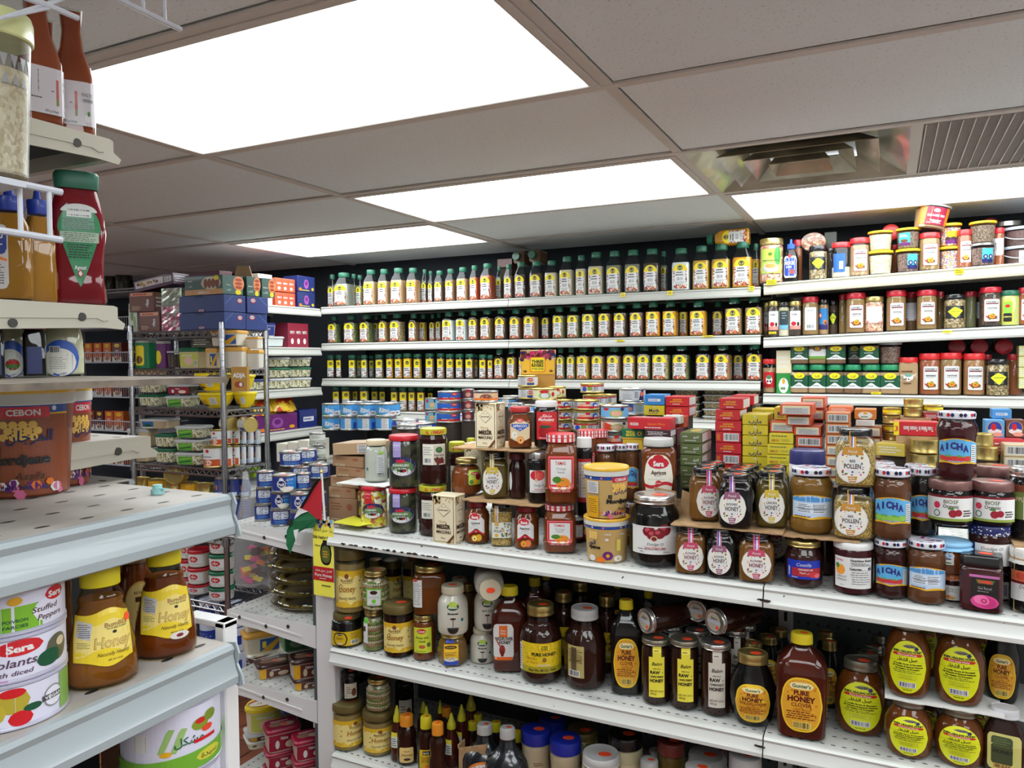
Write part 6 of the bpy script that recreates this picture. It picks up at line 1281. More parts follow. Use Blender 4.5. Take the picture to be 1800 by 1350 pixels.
@kind
def lowjar(content='nuts2',lid='white',style='metal',v=0):
 def f(A,w,h):
  if v==1:A.r(-w*.5,h*.1,w*.5,h*.66,'beige');A.r(w*.0,h*.2,w*.3,h*.6,'lgrey')
  if v==2:A.r(-w*.45,h*.05,w*.5,h*.42,'white');A.r(-w*.45,h*.05,w*.05,h*.40,'dred');A.bars(-w*.0,h*.1,w*.2,h*.36,'black',10)
  if v==3:A.r(-w*.45,h*.05,w*.5,h*.5,'teal');A.e(-w*.2,h*.4,w*.2,h*.15,'white')
  if v==4:A.r(-w*.30,h*.14,w*.40,h*.66,(214,208,190));A.lines(-w*.2,h*.3,w*.1,h*.55,4,'brown');A.e(w*.22,h*.35,w*.14,h*.14,'brown');A.bars(-w*.28,h*.18,-w*.1,h*.28,'black',8)
 m={'white':C('lgrey'),'gold':M_GOLD,'black':M_BLK,'brown':mat('brown_red_lid',(110,44,36),.35,coat=.3),'green':C('green'),'dgold':M_DGOLD}[lid]
 return jar('preserve_jar',.09,.12,P_CYL,'C',1,content,.82,(.84,1,.96,style,m),f if v else None,sticky=1,artoff=.0006)
# --- left foreground
@kind
def hotbottle(turn=0):
 def f(A,w,h):
  A.r(-w*.62,h*.08,w*.62,h*.42,(206,200,206));o=-turn*w
  A.bars(o-w*.42,h*.22,o-w*.2,h*.40,'black',18,None,True);A.lines(o-w*.4,h*.18,o-w*.1,h*.2,1,'dgrey');A.r(o+w*.16,h*.15,o+w*.22,h*.34,(190,90,80));A.r(o+w*.16,h*.15,o+w*.22,h*.2,(130,130,60));A.lines(o+w*.05,h*.24,o+w*.12,h*.26,1,'dgrey');A.t(o+w*.05,h*.105,h*.016,'dgrey','425 g (15oz)',w*.3,.02)
  A.t(o+w*.44,h*.32,h*.028,'grey','PASTE',w*.24,.02);A.r(o+w*.34,h*.265,o+w*.56,h*.29,'grey');A.e(o+w*.46,h*.14,w*.09,h*.03,'white');A.e(o+w*.46,h*.175,w*.03,h*.02,'leaf',8)
 return jar('hot_sauce_bottle',.07,.215,[(0,.88),(.02,1),(.46,1),(.56,.84),(.70,.56),(.84,.46),(.95,.52),(1,.56)],'s',1,'hot',.985,None,f,GLS,.0015,bodyname='bottle_body',artoff=.0007)
@kind
def ketchup():
 def f(A,w,h):
  g=(30,130,80);o=w*.02
  A.col(o-w*.37,o+w*.37,lambda x:h*(.56+.19*math.sqrt(max(0,1-((x-o)/(w*.375))**2))),lambda x:h*(.14+.42*(abs(x-o)/(w*.37))**1.15),g,26)
  A.col(o-w*.31,o+w*.31,lambda x:h*(.695+.06*math.sqrt(max(0,1-((x-o)/(w*.315))**2))),lambda x:h*.695 if abs(x-o)<w*.26 else h*.695,(206,210,206),20);A.bars(o-w*.21,h*.655,o+w*.21,h*.72,'black',22,(206,210,206))
  A.lines(o-w*.28,h*.56,o+w*.28,h*.645,6,'black',.45);A.r(o-w*.33,h*.47,o+w*.33,h*.545,(170,190,170));A.lines(o-w*.28,h*.475,o+w*.3,h*.54,5,'dgreen',.35,7);A.lines(o-w*.22,h*.35,o+w*.22,h*.46,6,'black',.4,4);A.t(o,h*.285,h*.03,'white','Agassi',w*.2,.02);A.pg([(o,h*.275),(o+w*.06,h*.24),(o,h*.205),(o-w*.06,h*.24)],(150,30,40));A.pg([(o,h*.262),(o+w*.035,h*.24),(o,h*.218),(o-w*.035,h*.24)],'offwhite')
 def ex(K,w,h,S):A=Art(S,.0007);A.r(-w*.52,h*.12,-w*.36,h*.24,(190,130,130));K.part('care_sticker',A,smooth=0)
 return jar('ketchup_bottle',.085,.2,[(0,.88),(.015,.96),(.05,.98),(.20,.90),(.34,.90),(.55,1),(.70,.94),(.80,.80),(.86,.72),(.88,.70)],'s',.7,'ketchup',.875,None,f,GLS,.0008,bodyname='bottle_body',artoff=.0008,extra=lambda K,w,h,S:(ex(K,w,h,S),K.part('cap',MB().lathe([(h*.87,w*.37),(h*.88,w*.385),(h*.975,w*.40),(h*.995,w*.37),(h,w*.33),(h,w*.1)],OUT['s'],mat('green_flip_cap',(44,106,84),.45),.8))))
@kind
def mustard(v=0):
 def f(A,w,h):A.rr(-w*.52,h*.10,-w*.02,h*.66,.01,(206,200,196));A.rr(-w*.52,h*.40,-w*.05,h*.64,.01,(40,60,140));A.pg([(-w*.5,h*.42),(-w*.05,h*.36),(-w*.05,h*.34),(-w*.5,h*.38)],'orange');A.t(-w*.28,h*.57,h*.06,'white',ar('نوني'),w*.3,.03);A.lines(-w*.48,h*.14,-w*.1,h*.32,8,'dgrey',.4);A.lines(-w*.3,h*.47,-w*.1,h*.5,1,'white')
 return jar('mustard_bottle',.07,.19,[(0,.90),(.015,.98),(.05,1),(.30,1),(.42,.95),(.52,.98),(.66,.88),(.76,.62),(.80,.54)],'s',.72,'mustard',.77,None,f if v else None,CLR,.0008,bodyname='bottle_body',artoff=.0008,extra=lambda K,w,h,S:K.part('nozzle_cap',MB().lathe([(h*.79,w*.32),(h*.80,w*.33),(h*.90,w*.34),(h*.915,w*.33),(h*.92,w*.16),(h*.94,w*.13),(h*.985,w*.11),(h,w*.09)],circ(24),mat('blue_nozzle_cap',(34,60,160),.4,coat=.2),1)))
@kind
def mayo(v=0):
 def f(A,w,h):
  A.e(-w*.02,h*.26,w*.42,h*.26,(44,90,190));A.e(-w*.06,h*.20,w*.38,h*.20,(226,224,214))
  if v:A.e(0,h*.18,w*.2,h*.08,(140,70,40));A.e(0,h*.20,w*.17,h*.04,'red');A.e(0,h*.16,w*.2,h*.03,'leaf')
  else:A.bars(-w*.28,h*.33,-w*.04,h*.43,'black',14);A.lines(-w*.3,h*.1,w*.1,h*.28,7,'grey',.3)
 return jar('mayonnaise_bottle',.11,.17,[(0,.92),(.02,.98),(.30,1),(.55,.95),(.75,.80),(.84,.66),(.88,.62)],'c',.8,'mayo',.9,(.87,1,.72,'plain',mat('green_flip_cap',(44,106,84),.45)),f,CLR,.0008,bodyname='bottle_body',artoff=.0008)
@kind
def darksauce():
 return jar('dark_sauce_bottle',.05,.17,[(0,.9),(.02,1),(.70,1),(.78,.80),(.84,.7)],'s',1,'black',.8,(.78,1,.98,'plain',(110,26,44)),lambda A,w,h:A.r(-w*.3,0.01,w*.3,h*.5,(34,44,90)),GLS,bodyname='bottle_body',lidname='cap',artoff=.0006)
@kind
def honeybear(content='amber',spot=0):
 def f(A,w,h):
  yl=(228,200,40);cr=(232,210,120);o=-w*.02
  A.col(o-w*.42,o+w*.44,lambda x:h*(.585+.05*math.exp(-((x-o-w*.12)/(w*.2))**2)-.02*(x-o)/w),lambda x:h*(.235-.05*math.exp(-((x-o-w*.08)/(w*.22))**2)),yl,28)
  A.col(o-w*.40,o+w*.42,lambda x:h*(.53+.02*math.sin(x/w*14)),lambda x:h*(.30+.03*math.cos(x/w*8)),cr,28)
  A.pg([(o-w*.36,h*.56),(o-w*.12,h*.53),(o-w*.15,h*.40),(o-w*.38,h*.43)],'lgrey');A.lines(o-w*.34,h*.42,o-w*.15,h*.53,7,'navy',.35);A.lines(o-w*.36,h*.34,o-w*.16,h*.39,4,'olive',.3)
  A.t(o+w*.20,h*.505,h*.035,(150,110,60),'BumBEE',w*.34,.02);A.t(o+w*.2,h*.475,h*.014,'olive','TRUE BEE HONEY',w*.3);A.t(o+w*.14,h*.375,h*.082,(190,150,50),'Honey',w*.52,.04,.1);A.t(o+w*.14,h*.375,h*.075,(206,190,120),'Honey',w*.49,.0,.1);A.e(o+w*.16,h*.445,w*.03,h*.012,'black',8);A.t(o+w*.14,h*.285,h*.03,'dbrown','Naturally Healthy',w*.44,0,.25);A.t(o+w*.16,h*.235,h*.012,'dbrown','NET WT. 12 OZ',w*.2)
  if spot:A.rr(w*.30,h*.50,w*.42,h*.56,.004,'sticker')
  else:A.e(w*.18,h*.20,w*.16,h*.032,(214,208,200));A.e(w*.18,h*.20,w*.06,h*.015,'dred',8)
 def ex(K,w,h,S):pass
 return jar('honey_squeeze_bottle',.085,.19,[(0,.84),(.01,.95),(.05,1),(.16,1),(.30,.93),(.48,.78),(.60,.68),(.64,.60),(.68,.64),(.72,.60),(.76,.52),(.79,.52)],'c',.82,content,.70,(.80,1,.55,'plain',mat('yellow_cap_bright',(222,206,24),.5)),f,clear('amber_tinted_plastic',(240,226,190)),.0012,bodyname='bottle_body',lidname='cap',artoff=.0008)
@kind
def ovalhoney():
 def f(A,w,h):A.e(w*.12,h*.36,w*.40,h*.30,(190,150,70));A.e(w*.12,h*.36,w*.37,h*.275,(206,180,110));A.t(w*.16,h*.53,h*.035,'dbrown','All Natural',w*.4,.02);A.r(w*.0,h*.42,w*.4,h*.48,'dbrown');A.t(w*.16,h*.30,h*.03,'dbrown','HONEY',w*.3);A.t(w*.16,h*.20,h*.04,'dbrown','Wild',w*.3,.02)
 return jar('honey_jar',.09,.17,[(0,.8),(.03,.92),(.4,1),(.66,.92),(.76,.72),(.82,.66),(.87,.66)],'c',.8,'amber',.84,(.86,1,.72,'plain',(110,80,50)),f,clear('amber_tinted_plastic',(240,226,190)),artoff=.0008)
@kind
def vegtin(v=0):
 K=Kind('vegetable_tin',.1,.1,.06 if v<3 else.12);w,h=.1,K.h;r=w/2
 P=[(0,r*.96),(.0015,r),(.004,r),(.0055,r*.975),(h-.0055,r*.975),(h-.004,r),(h-.0015,r),(h,r*.96),(h-.003,r*.94),(h-.003,r*.5)]
 K.part('tin_body',lathe_mb(P,'C',mat('lavender_tin',(206,206,226),.3,.4)));A=Art(Surf([(0,r*.975),(h,r*.975)],'C'),.0003);A.cell=.004
 A.col(-w*1.1,w*1.1,lambda x:h-.006,lambda x:.006,(214,214,232),50);rd=(196,30,40)
 if v==0:A.col(-w*1.1,w*.25,lambda x:h*.62,lambda x:.006,(120,180,40),30);A.e(w*.34,h*.42,w*.18,h*.26,(222,220,236));A.e(w*.40,h*.72,w*.12,h*.15,rd);A.t(w*.40,h*.71,h*.13,'white','Sera',w*.17,.04);A.t(w*.28,h*.46,h*.12,'dbrown','Stuffed',w*.26,.01,.2);A.t(w*.33,h*.28,h*.12,'dbrown','Peppers',w*.26,.01,.2);A.t(w*.02,h*.32,h*.07,'dgreen','POIVRON',w*.2);A.t(w*.02,h*.2,h*.07,'dgreen','FARCIES',w*.2);A.e(w*.02,h*.74,w*.06,h*.09,'gold');A.bars(-w*.32,h*.15,-w*.2,h*.7,'black',14,None,True)
 if v==1:A.e(w*.10,h*.74,w*.20,h*.17,rd);A.t(w*.10,h*.73,h*.15,'white','Sera',w*.28,.045);A.t(-w*.02,h*.44,h*.17,(90,70,90),'Eggplants',w*.5,.02,.2);A.t(w*.02,h*.22,h*.10,(90,70,90),'with diced',w*.36,.02,.2);A.e(w*.46,h*.5,w*.14,h*.3,(90,90,70));A.e(w*.36,h*.35,w*.13,h*.18,'dgreen');A.e(w*.5,h*.6,w*.06,h*.1,'beige');A.col(-w*.3,w*.0,lambda x:h*.16-(x+w*.3)*.3,lambda x:.006,(190,130,190),10)
 if v==2:A.e(-w*.02,h*.62,w*.14,h*.26,(176,160,50));A.e(-w*.02,h*.80,w*.11,h*.1,'red');A.e(-w*.20,h*.42,w*.13,h*.24,(190,170,50));A.e(w*.04,h*.24,w*.10,h*.16,'red');A.e(w*.14,h*.42,w*.08,h*.08,'dgreen');A.e(w*.34,h*.48,w*.11,h*.24,'grey');A.e(w*.34,h*.48,w*.095,h*.205,(222,222,236));A.r(w*.22,h*.42,w*.46,h*.54,'dgrey');A.t(w*.34,h*.48,h*.07,'white','VEGAN',w*.2,.03);A.col(w*.42,w*.62,lambda x:h*.9,lambda x:.006,(130,170,80),8)
 if v==3:
  A.bars(-w*.34,h*.40,-w*.18,h*.66,'black',16,'white',True)
  for a,b in((-.02,.52),(.10,.50)):A.pg([((a-.07)*w,(b-.14)*h),((a-.01)*w,(b-.15)*h),((a+.10)*w,(b+.18)*h),((a+.03)*w,(b+.2)*h)],(150,186,110))
  A.e(w*.34,h*.68,w*.10,h*.09,(130,150,40));A.e(w*.34,h*.72,w*.06,h*.04,'red');A.e(w*.46,h*.75,w*.08,h*.08,(120,140,40));A.e(w*.42,h*.58,w*.07,h*.05,(226,70,40));A.e(-w*.01,h*.36,w*.06,h*.04,'gold',8)
  A.t(w*.22,h*.50,h*.11,(30,100,60),ar('مشكل'),w*.3,.02);A.r(w*.26,h*.42,w*.52,h*.47,'red');A.col(-w*1.1,w*1.1,lambda x:h*(.28+.04*math.sin(x/w*3)),lambda x:.006,(110,170,50),40);A.e(w*.44,h*.2,w*.16,h*.08,(206,200,60));A.t(w*.44,h*.2,h*.07,(60,90,40),ar('سيدة'),w*.22,.02)
 K.part('label',A,smooth=0);return K
@kind
def domed():
 """oval foil tray under a clear plastic dome"""
 K=Kind('pastry_tray',.26,.26,.07);o=circ(48)
 K.part('tray',lathe_mb([(0,.10),(.002,.104),(.024,.118),(.026,.128),(.028,.129),(.029,.126),(.026,.116),(.006,.102),(.005,.05)],circ(48),mat('foil_tray',(176,164,130),.3,.75)))
 nb=MB();n=30
 for i in range(n):
  a=2*PI*i/n;nb.lathe([(.006,.004),(.009,.009),(.02,.010),(.026,.006),(.027,.002)],circ(8),(196,170,80),cx=math.sin(a)*.092,cy=-math.cos(a)*.092)
 o2=nb.mesh('pastries');K.parts.append(('pastries',o2,None,[]))
 K.part('dome_lid',lathe_mb([(.027,.129),(.031,.131),(.034,.129),(.036,.118),(.052,.112),(.062,.10),(.068,.08),(.070,.02)],circ(48),clear('dome_plastic',(214,214,206),.05,1.6),cap0=False));return K
def pb(K,x0,x1,yt,yb,z,label,cat='jar',group=None,fc=1.0,turn=0,Y=None,ymin=None,hh=None,ds=1.0,rx=0,ry=0):
 """x0,x1,yt,yb: sides, top and foot of the thing in the picture; z: height of what it stands on (number or function of x); Y: depth of its centre when its foot is hidden"""
 cx=(x0+x1)/2;z_=z(0)if callable(z)else z
 if Y is None:
  P=atZ(cx,yb,z_)
  if callable(z):z_=z(P.x);P=atZ(cx,yb,z_)
  yf=max(P.y,ymin or 0);r=(x1-x0)/2/FPX*depth(P)*K.d/K.w*ds*1.02;Y=yf+r
 else:r=(x1-x0)/2/FPX*depth(atY(cx,600,Y))
 P=atY(cx,(yt+(yb or yt+80))/2,Y)
 if callable(z):z_=z(P.x)
 d_=depth((P.x,Y,P.z));W=(x1-x0)/FPX*d_
 fa=-math.atan2(P.x,Y);rz=fa*fc+turn
 if fc<1 and K.name in('spice_bottle',):a=abs(fa-rz);W/=(math.cos(a)+.40*math.sin(a))
 T=atY(cx,yt,Y+(r*.85 if yt>650 else-r*.85));H=hh or T.z-z_
 s=W/K.w
 e=place(K,(P.x,Y,z_+.0004),label,cat,group,(s,s*ds,(H-.0004)/K.h),rz,rx,ry)
 e['top']=0;del e['top'];return e,z_+H,Y,P.x,W
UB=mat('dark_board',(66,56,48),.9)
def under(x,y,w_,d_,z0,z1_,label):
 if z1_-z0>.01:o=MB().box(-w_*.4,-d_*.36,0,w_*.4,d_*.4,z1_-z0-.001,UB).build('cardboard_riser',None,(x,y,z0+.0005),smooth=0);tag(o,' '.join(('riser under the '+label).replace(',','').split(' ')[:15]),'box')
def bx(nm,c,x0,x1,yt,yb,Y,dd,label,front=None,side=None,top=None,group=None,turn=0,cat='box',zb=None,down=None,hfix=None):
 """carton whose front face spans x0..x1, yt..yb at depth Y"""
 A,B,T=atY(x0,(yt+yb)/2,Y),atY(x1,(yt+yb)/2,Y),atY((x0+x1)/2,yt,Y);z=atY((x0+x1)/2,yb,Y).z if zb is None else zb
 w_,h_=B.x-A.x,max(.008,hfix or T.z-z);K=box(round(w_,3),round(dd,3),round(h_,3),c,front,side,top,nm)
 cx=(A.x+B.x)/2;e=place(K,(cx,Y+dd/2,z),label,cat,group,(1,1,1),turn)
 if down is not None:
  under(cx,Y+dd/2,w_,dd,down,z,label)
 return e,z+h_,Y+dd/2,cx,w_
def tn(c,x0,x1,yt,yb,Y,label,art=None,rim='silver',stick=0,group=None,turn=0,down=None,zb=None,ratio=1,name='tin',fc=1,out='c'):
 cx=(x0+x1)/2;z=atY(cx,yb,Y).z if zb is None else zb;h_=atY(cx,yt,Y).z-z;d_=depth(atY(cx,yt,Y+.03));W=(x1-x0)/FPX*d_
 K=tin(round(W,3),round(max(h_,.012),3),c,art,rim,name,ratio,stick,out);P=atY(cx,(yt+yb)/2,Y+W*ratio/2)
 e=place(K,(P.x,Y+W*ratio/2,z),label,'tin',group,(1,1,1),-math.atan2(P.x,Y)*fc+turn)
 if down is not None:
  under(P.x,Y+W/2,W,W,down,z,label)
 return e,z+h_,Y+W*ratio/2,P.x,W
CN=dict(tan='pale brown powder',cinn='cinnamon brown powder',pale='pale beige powder',white='white powder',paprika='orange red powder',turmeric='deep yellow powder',amberpowder='amber powder',brown='brown powder',dbrown='dark brown spice',mauve='purplish brown powder',olive='olive powder',grey='grey green powder',cumin='tan brown powder',herb='green dried herbs',seeds='tan seeds',dseeds='dark seeds',fennel='pale green seeds',lime='lime yellow juice',rust='rust brown powder')
def run(rows,z,shelfname,K0,nm,Y=SY+.055,fc=.12,side='left',cap='green-capped'):
 k=b=0
 for r in rows:
  x0,x1,yt,c=r[:4];back=len(r)>4 and r[4]
  if not back:k+=1
  else:b+=1
  lab='%s %s of %s, %s from the %s on %s'%(cap,nm,CN[c],ORD[k-1],side,shelfname)if not back else '%s rear %s, %s from the left, set back on %s'%(cap,nm,ORD[b-1],shelfname)
  pb(K0(c),x0,x1,yt,None,z,lab,'bottle',shelfname+' bottles',fc,random.uniform(-.07,.07),Y=Y+(.085 if back else 0)+random.uniform(0,.008))
S1=[(577,592,482,'grey',1),(589,621,478,'grey'),(616,629,481,'olive',1),(626,640,483,'olive',1),(640,665,473,'tan'),(665,686,472,'tan'),(688,714,470,'tan'),(715,738,470,'cinn'),(741,753,473,'dseeds',1),(752,763,476,'dseeds',1),(764,782,475,'dbrown'),(783,802,472,'brown'),(803,825,469,'tan'),(826,843,466,'paprika'),(845,870,462,'paprika'),(872,884,468,'herb',1),(886,904,464,'mauve'),(905,928,460,'dseeds'),(931,956,458,'dbrown'),(958,982,457,'pale'),(984,1010,450,'pale'),(1012,1032,448,'pale'),(1034,1063,442,'pale'),(1066,1095,440,'grey'),(1098,1128,438,'grey'),(1131,1162,436,'dseeds'),(1160,1174,441,'grey',1),(1181,1214,435,'white'),(1218,1249,431,'amberpowder'),(1251,1285,428,'amberpowder'),(1288,1323,424,'turmeric'),(1322,1335,428,'turmeric',1)]
run(S1,SZ[0],'top spice shelf',spice_tall,'spice bottle')
S2=[(578,598,555,'herb'),(606,631,553,'herb'),(634,656,552,'herb'),(657,669,553,'seeds',1),(667,685,551,'cumin'),(687,711,550,'seeds'),(719,736,551,'brown'),(738,750,552,'amberpowder',1),(755,767,552,'brown',1),(766,778,550,'brown',1),(778,800,547,'white'),(802,823,546,'white'),(824,843,545,'brown'),(845,868,543,'cumin'),(870,893,542,'dbrown'),(896,919,542,'brown'),(921,946,540,'cinn'),(952,969,542,'dbrown',1),(972,995,538,'olive'),(997,1021,537,'olive'),(1023,1049,534,'olive'),(1052,1077,533,'brown'),(1079,1105,532,'dbrown'),(1107,1133,531,'mauve'),(1135,1162,529,'turmeric'),(1165,1192,528,'turmeric'),(1194,1210,530,'turmeric',1),(1213,1243,528,'turmeric'),(1252,1272,529,'brown',1),(1275,1306,522,'cumin'),(1310,1340,520,'cumin')]
run(S2,SZ[1],'second spice shelf',spice_short,'spice bottle')
S3=[(575,590,624,'dseeds'),(591,602,624,'dseeds'),(613,627,624,'herb'),(628,637,625,'herb',1),(635,647,624,'grey'),(649,659,625,'grey',1),(660,675,623,'olive'),(679,692,622,'turmeric'),(694,708,622,'turmeric'),(709,725,621,'turmeric'),(727,742,622,'amberpowder'),(748,764,621,'tan'),(768,782,621,'tan'),(784,799,622,'cinn'),(801,816,622,'brown'),(818,834,622,'brown'),(834,841,623,'brown',1),(842,856,623,'rust'),(857,867,624,'rust')]
def sh(c):return shaker(c,0)
run(S3,SZ[2],'third spice shelf',sh,'spice shaker',Y=SY+.035,fc=.6)
S3b=[(869,888,614,'brown'),(891,909,612,'cumin'),(912,932,611,'tan'),(934,954,611,'tan'),(957,976,611,'brown'),(978,994,611,'olive'),(996,1013,610,'olive'),(1014,1038,609,'amberpowder'),(1040,1064,609,'tan'),(1067,1093,608,'tan'),(1095,1119,607,'cumin'),(1120,1145,606,'olive'),(1147,1179,605,'fennel'),(1182,1214,605,'herb'),(1223,1252,605,'dseeds'),(1255,1286,604,'cinn'),(1288,1308,606,'brown',1),(1312,1340,603,'brown')]
run(S3b,SZ[2],'third shelf right half',spice_short,'square bottle')
S4=[(585,600,679,'dseeds'),(601,618,678,'dbrown'),(620,631,679,'brown',1),(633,649,678,'grey'),(653,666,679,'olive',1),(667,680,679,'dseeds',1),(687,701,680,'tan'),(702,717,680,'tan'),(718,732,680,'cinn'),(733,748,680,'rust'),(752,763,681,'dseeds',1),(779,795,681,'brown'),(797,812,681,'brown')]
run(S4,SZ[3],'fourth spice shelf',sh,'spice shaker',Y=SY+.035,fc=.6)
P=atY(1318,417,SY+.06);place(spice_tall('turmeric',.8),(P.x,SY+.075,P.z+.005),'amber powder bottle lying on its side across the caps at the right end','bottle',None,(.95,.95,.95),0,0,-PI/2)
bx('carton',(104,52,44),874,900,453,470,SY+.2,.1,'small reddish brown carton at the back of the top spice shelf, beneath the ceiling edge',down=SZ[0],hfix=.045)
for(x,y,l)in((905,452,'left'),(933,449,'right')):
 P=atY(x,y,SY+.16);e=place(spice_short('brown'),(P.x,SY+.30,P.z),'green-capped bottle lying on the back bottles, %s one of two, cap towards us'%l,'bottle','bottles lying at the back',(.9,.9,.85),0,PI/2-.05,0)
def zr(k):return lambda x:RTZ(k,x)
YR=SY+.05
def R(k,K,x0,x1,yt,label,cat='jar',dY=0,fc=.5,turn=0,z=None,**a):return pb(K,x0,x1,yt,None,z if z is not None else zr(k),label,cat,None,fc,turn,Y=YR+dY,**a)
R(0,redjar('sticks','','gold','tea',.95),1336,1376,418,'large jar of pink dried sticks with a yellow lid and lime green label')
def noor(A,w,h):A.rr(-w*.44,h*.10,w*.36,h*.60,.008,'white');A.rr(-w*.40,h*.14,w*.32,h*.56,.008,'blue');A.t(-w*.06,h*.44,h*.08,'white','NOOR',w*.62,.05);A.t(-w*.12,h*.35,h*.05,'white','DATES',w*.34,.03);A.e(w*.08,h*.24,w*.2,h*.06,(150,80,90));A.e(-w*.06,h*.60,w*.12,h*.04,'red',8)
R(0,jar('date_syrup_bottle',.06,.17,[(0,.9),(.03,1),(.5,1),(.64,.86),(.74,.56),(.78,.5)],'c',.7,'black',.7,(.77,1,.5,'nozzle',(40,90,210)),noor,CLR,bodyname='bottle_body',lidname='nozzle_cap'),1377,1404,419,'dark syrup squeeze bottle with a blue nozzle cap and blue white label','bottle')
R(0,redjar('rust','','red','none'),1395,1410,421,'slim red-capped jar of brown powder behind the dark syrup bottle',dY=.10)
P=atY(1430,426,YR+.1);pj=redjar('dseeds','','black','none',.9)
place(redjar('sticks','','gold','none',.95),(P.x,YR+.08,P.z),'clear jar of brown seed bark lying on its side above a black-lidded jar','jar',None,(1.5,1.2,1),0,-PI/2,0)
bx('carton',(62,70,58),1449,1471,410,436,YR+.16,.08,'dark green carton at the back beside the lying jar',down=RZ[0],hfix=.07)
R(0,redjar('seeds','','black','diamond',.82),1423,1453,431,'black-lidded jar of seeds with a yellow diamond label, top right shelf')
R(0,redjar('dseeds','','black','none'),1453,1466,436,'black-lidded jar half hidden behind the yellow diamond jar',dY=.1)
R(0,redjar('pale','','brightred','blueb',.3),1463,1495,425,'nearly empty clear jar with a red lid and blue back label')
R(0,redjar('tan','TANDOORI','brightred','food',.80),1495,1527,417,'red-lidded jar of tan powder with white TANDOORI style label on the top right shelf')
def stk(x0,x1,tops,kinds,labels,dY=0):
 z=None
 for i in range(len(tops)-1,-1,-1):
  r=R(0,kinds[i],x0,x1,tops[i],labels[i],'tub',dY,.8,z=z);z=r[1]
stk(1527,1568,(405,440),(tub('oats'),tub('oats')),('upper tub of pale oats with a yellow lid','lower tub of pale oats with a yellow lid, standing on the shelf'))
R(0,redjar('rust','','brightred','none'),1568,1580,430,'red-lidded jar in the gap behind the oat tubs and sprinkle tubs',dY=.12)
P=atY(1566,406,YR+.05);place(redjar('rust','','brightred','none'),(P.x,YR+.24,P.z),'bright red jar lid facing us, its jar lying behind the oat tubs','jar',None,(1,1,1),0,PI/2,0)
stk(1576,1616,(400,437),(tub('chia','yellow','blue'),tub('choc','yellow','bluer')),('upper yellow-lidded tub with turquoise label','lower yellow-lidded tub of chocolate sprinkles with a turquoise label'))
fz=R(0,redjar('cumin','FALAFEL','brightred','food',.88),1617,1650,408,'red-lidded jar labelled FALAFEL')
P=atY(1632,406,YR);place(tub('tan','clear','dessert'),(P.x,YR,fz[1]+.012),'clear tub with a magenta label, tilted on top of the FALAFEL jar','tub',None,(1.32,1.32,.95),.2,0,.18)
stk(1651,1688,(392,433),(tub('sprinkles','yellow','choc'),tub('sprinkles','yellow')),('upper tub of mixed sprinkles with gold and purple label','lower tub of rainbow sprinkles without a label'),.03)
R(0,redjar('rust','AL BAHARAT','brightred','food',.85),1684,1708,403,'red-lidded jar standing between the sprinkle tub and the seed tubs')
stk(1706,1748,(388,427),(tub('chia','yellow'),tub('choc','silver','bluer')),('yellow-lidded tub of brown seeds on the silver-lidded tub','silver-lidded tub with a blue label showing dark rings'),-.005)
R(0,redjar('rust','','brightred','plainw',.85),1747,1764,400,'red-lidded jar of rust powder left of the handled buckets',dY=.02)
z=None
for yt,l in((431,'lower clear bucket of brown powder with a white handle'),(397,'upper clear bucket of brown powder with a hanging white handle')):
 r=R(0,bucket('cocoa',1 if z is None else 0),1765,1832,yt,l,'bucket',.07,.9,z=z);z=r[1]
R(0,tub('cocoa','silver'),1752,1792,388,'silver-lidded tub behind the handled buckets','tub',.25)
P=atY(1745,392,YR+.2);place(redjar('rust','','red','none'),(P.x,YR+.33,P.z),'dull red lid of a jar lying behind the seed tubs','jar',None,(1,1,.3),0,PI/2,0)
B2=[(1342,1352,531,'seeds','gold','pink','gold-lidded jar half hidden at the left end of the second right shelf',.09),(1350,1370,529,'dseeds','gold','pink','small gold-lidded jar with a pink and white label, left of the dark blue one',0),(1369,1387,531,'pale','black','dblue','small black-capped jar with a dark blue label',-.005),(1387,1409,529,'dseeds','gold','pink','small gold-lidded jar with pink and white label, right of the dark blue one',0),(1411,1438,521,'cumin','red','back','red-lidded jar turned to show its white back label with bar code',0),(1439,1456,526,'tan','black','bluel','jar with a bright blue label and dark cap',.02),(1456,1472,528,'dbrown','black','diamond','dark jar standing in the shade right of the blue labelled jar',.06),(1475,1489,517,'cumin','red','none','red-lidded jar half hidden behind the first HAWAIJ jar',.06),(1488,1520,514,'cumin','red','food','red-lidded jar labelled HAWAIJ left of a gold-lidded jar',0),(1521,1552,521,'sticks','gold','plainw','gold-lidded jar with a plain white label between two HAWAIJ jars',0),(1559,1591,510,'cumin','red','food','red-lidded jar labelled HAWAIJ right of the gold-lidded jar',0),(1592,1611,513,'brown','red','plainw','red-lidded jar with a grey white label set back between HAWAIJ jars',.07),(1613,1645,509,'cumin','red','food','red-lidded HAWAIJ jar left of the black-lidded seed jar',0),(1645,1658,512,'cumin','red','none','red-lidded jar behind and right of the third HAWAIJ jar',.06),(1661,1695,517,'seeds','black','diamond','black-lidded jar of pale seeds on the second right shelf',0),(1696,1715,512,'olive','red','none','red-lidded jar of olive powder beside the black-lidded seeds',.06),(1716,1726,513,'dbrown','red','plainw','red-lidded jar squeezed behind the dark purple jar',.09),(1724,1758,504,'dseeds','red','food','tall red-lidded jar of dark purple flakes',0),(1760,1790,510,'lime','green','limel','green-lidded bottle of lime yellow juice',0),(1791,1815,505,'rust','red','food','red-lidded jar at the right edge of the second right shelf',0)]
for x0,x1,yt,c,l,m,lab,dy in B2:R(1,redjar(c,'HAWAIJ' if m=='food' else '',l,m,.86),x0,x1,yt,lab,dY=dy)
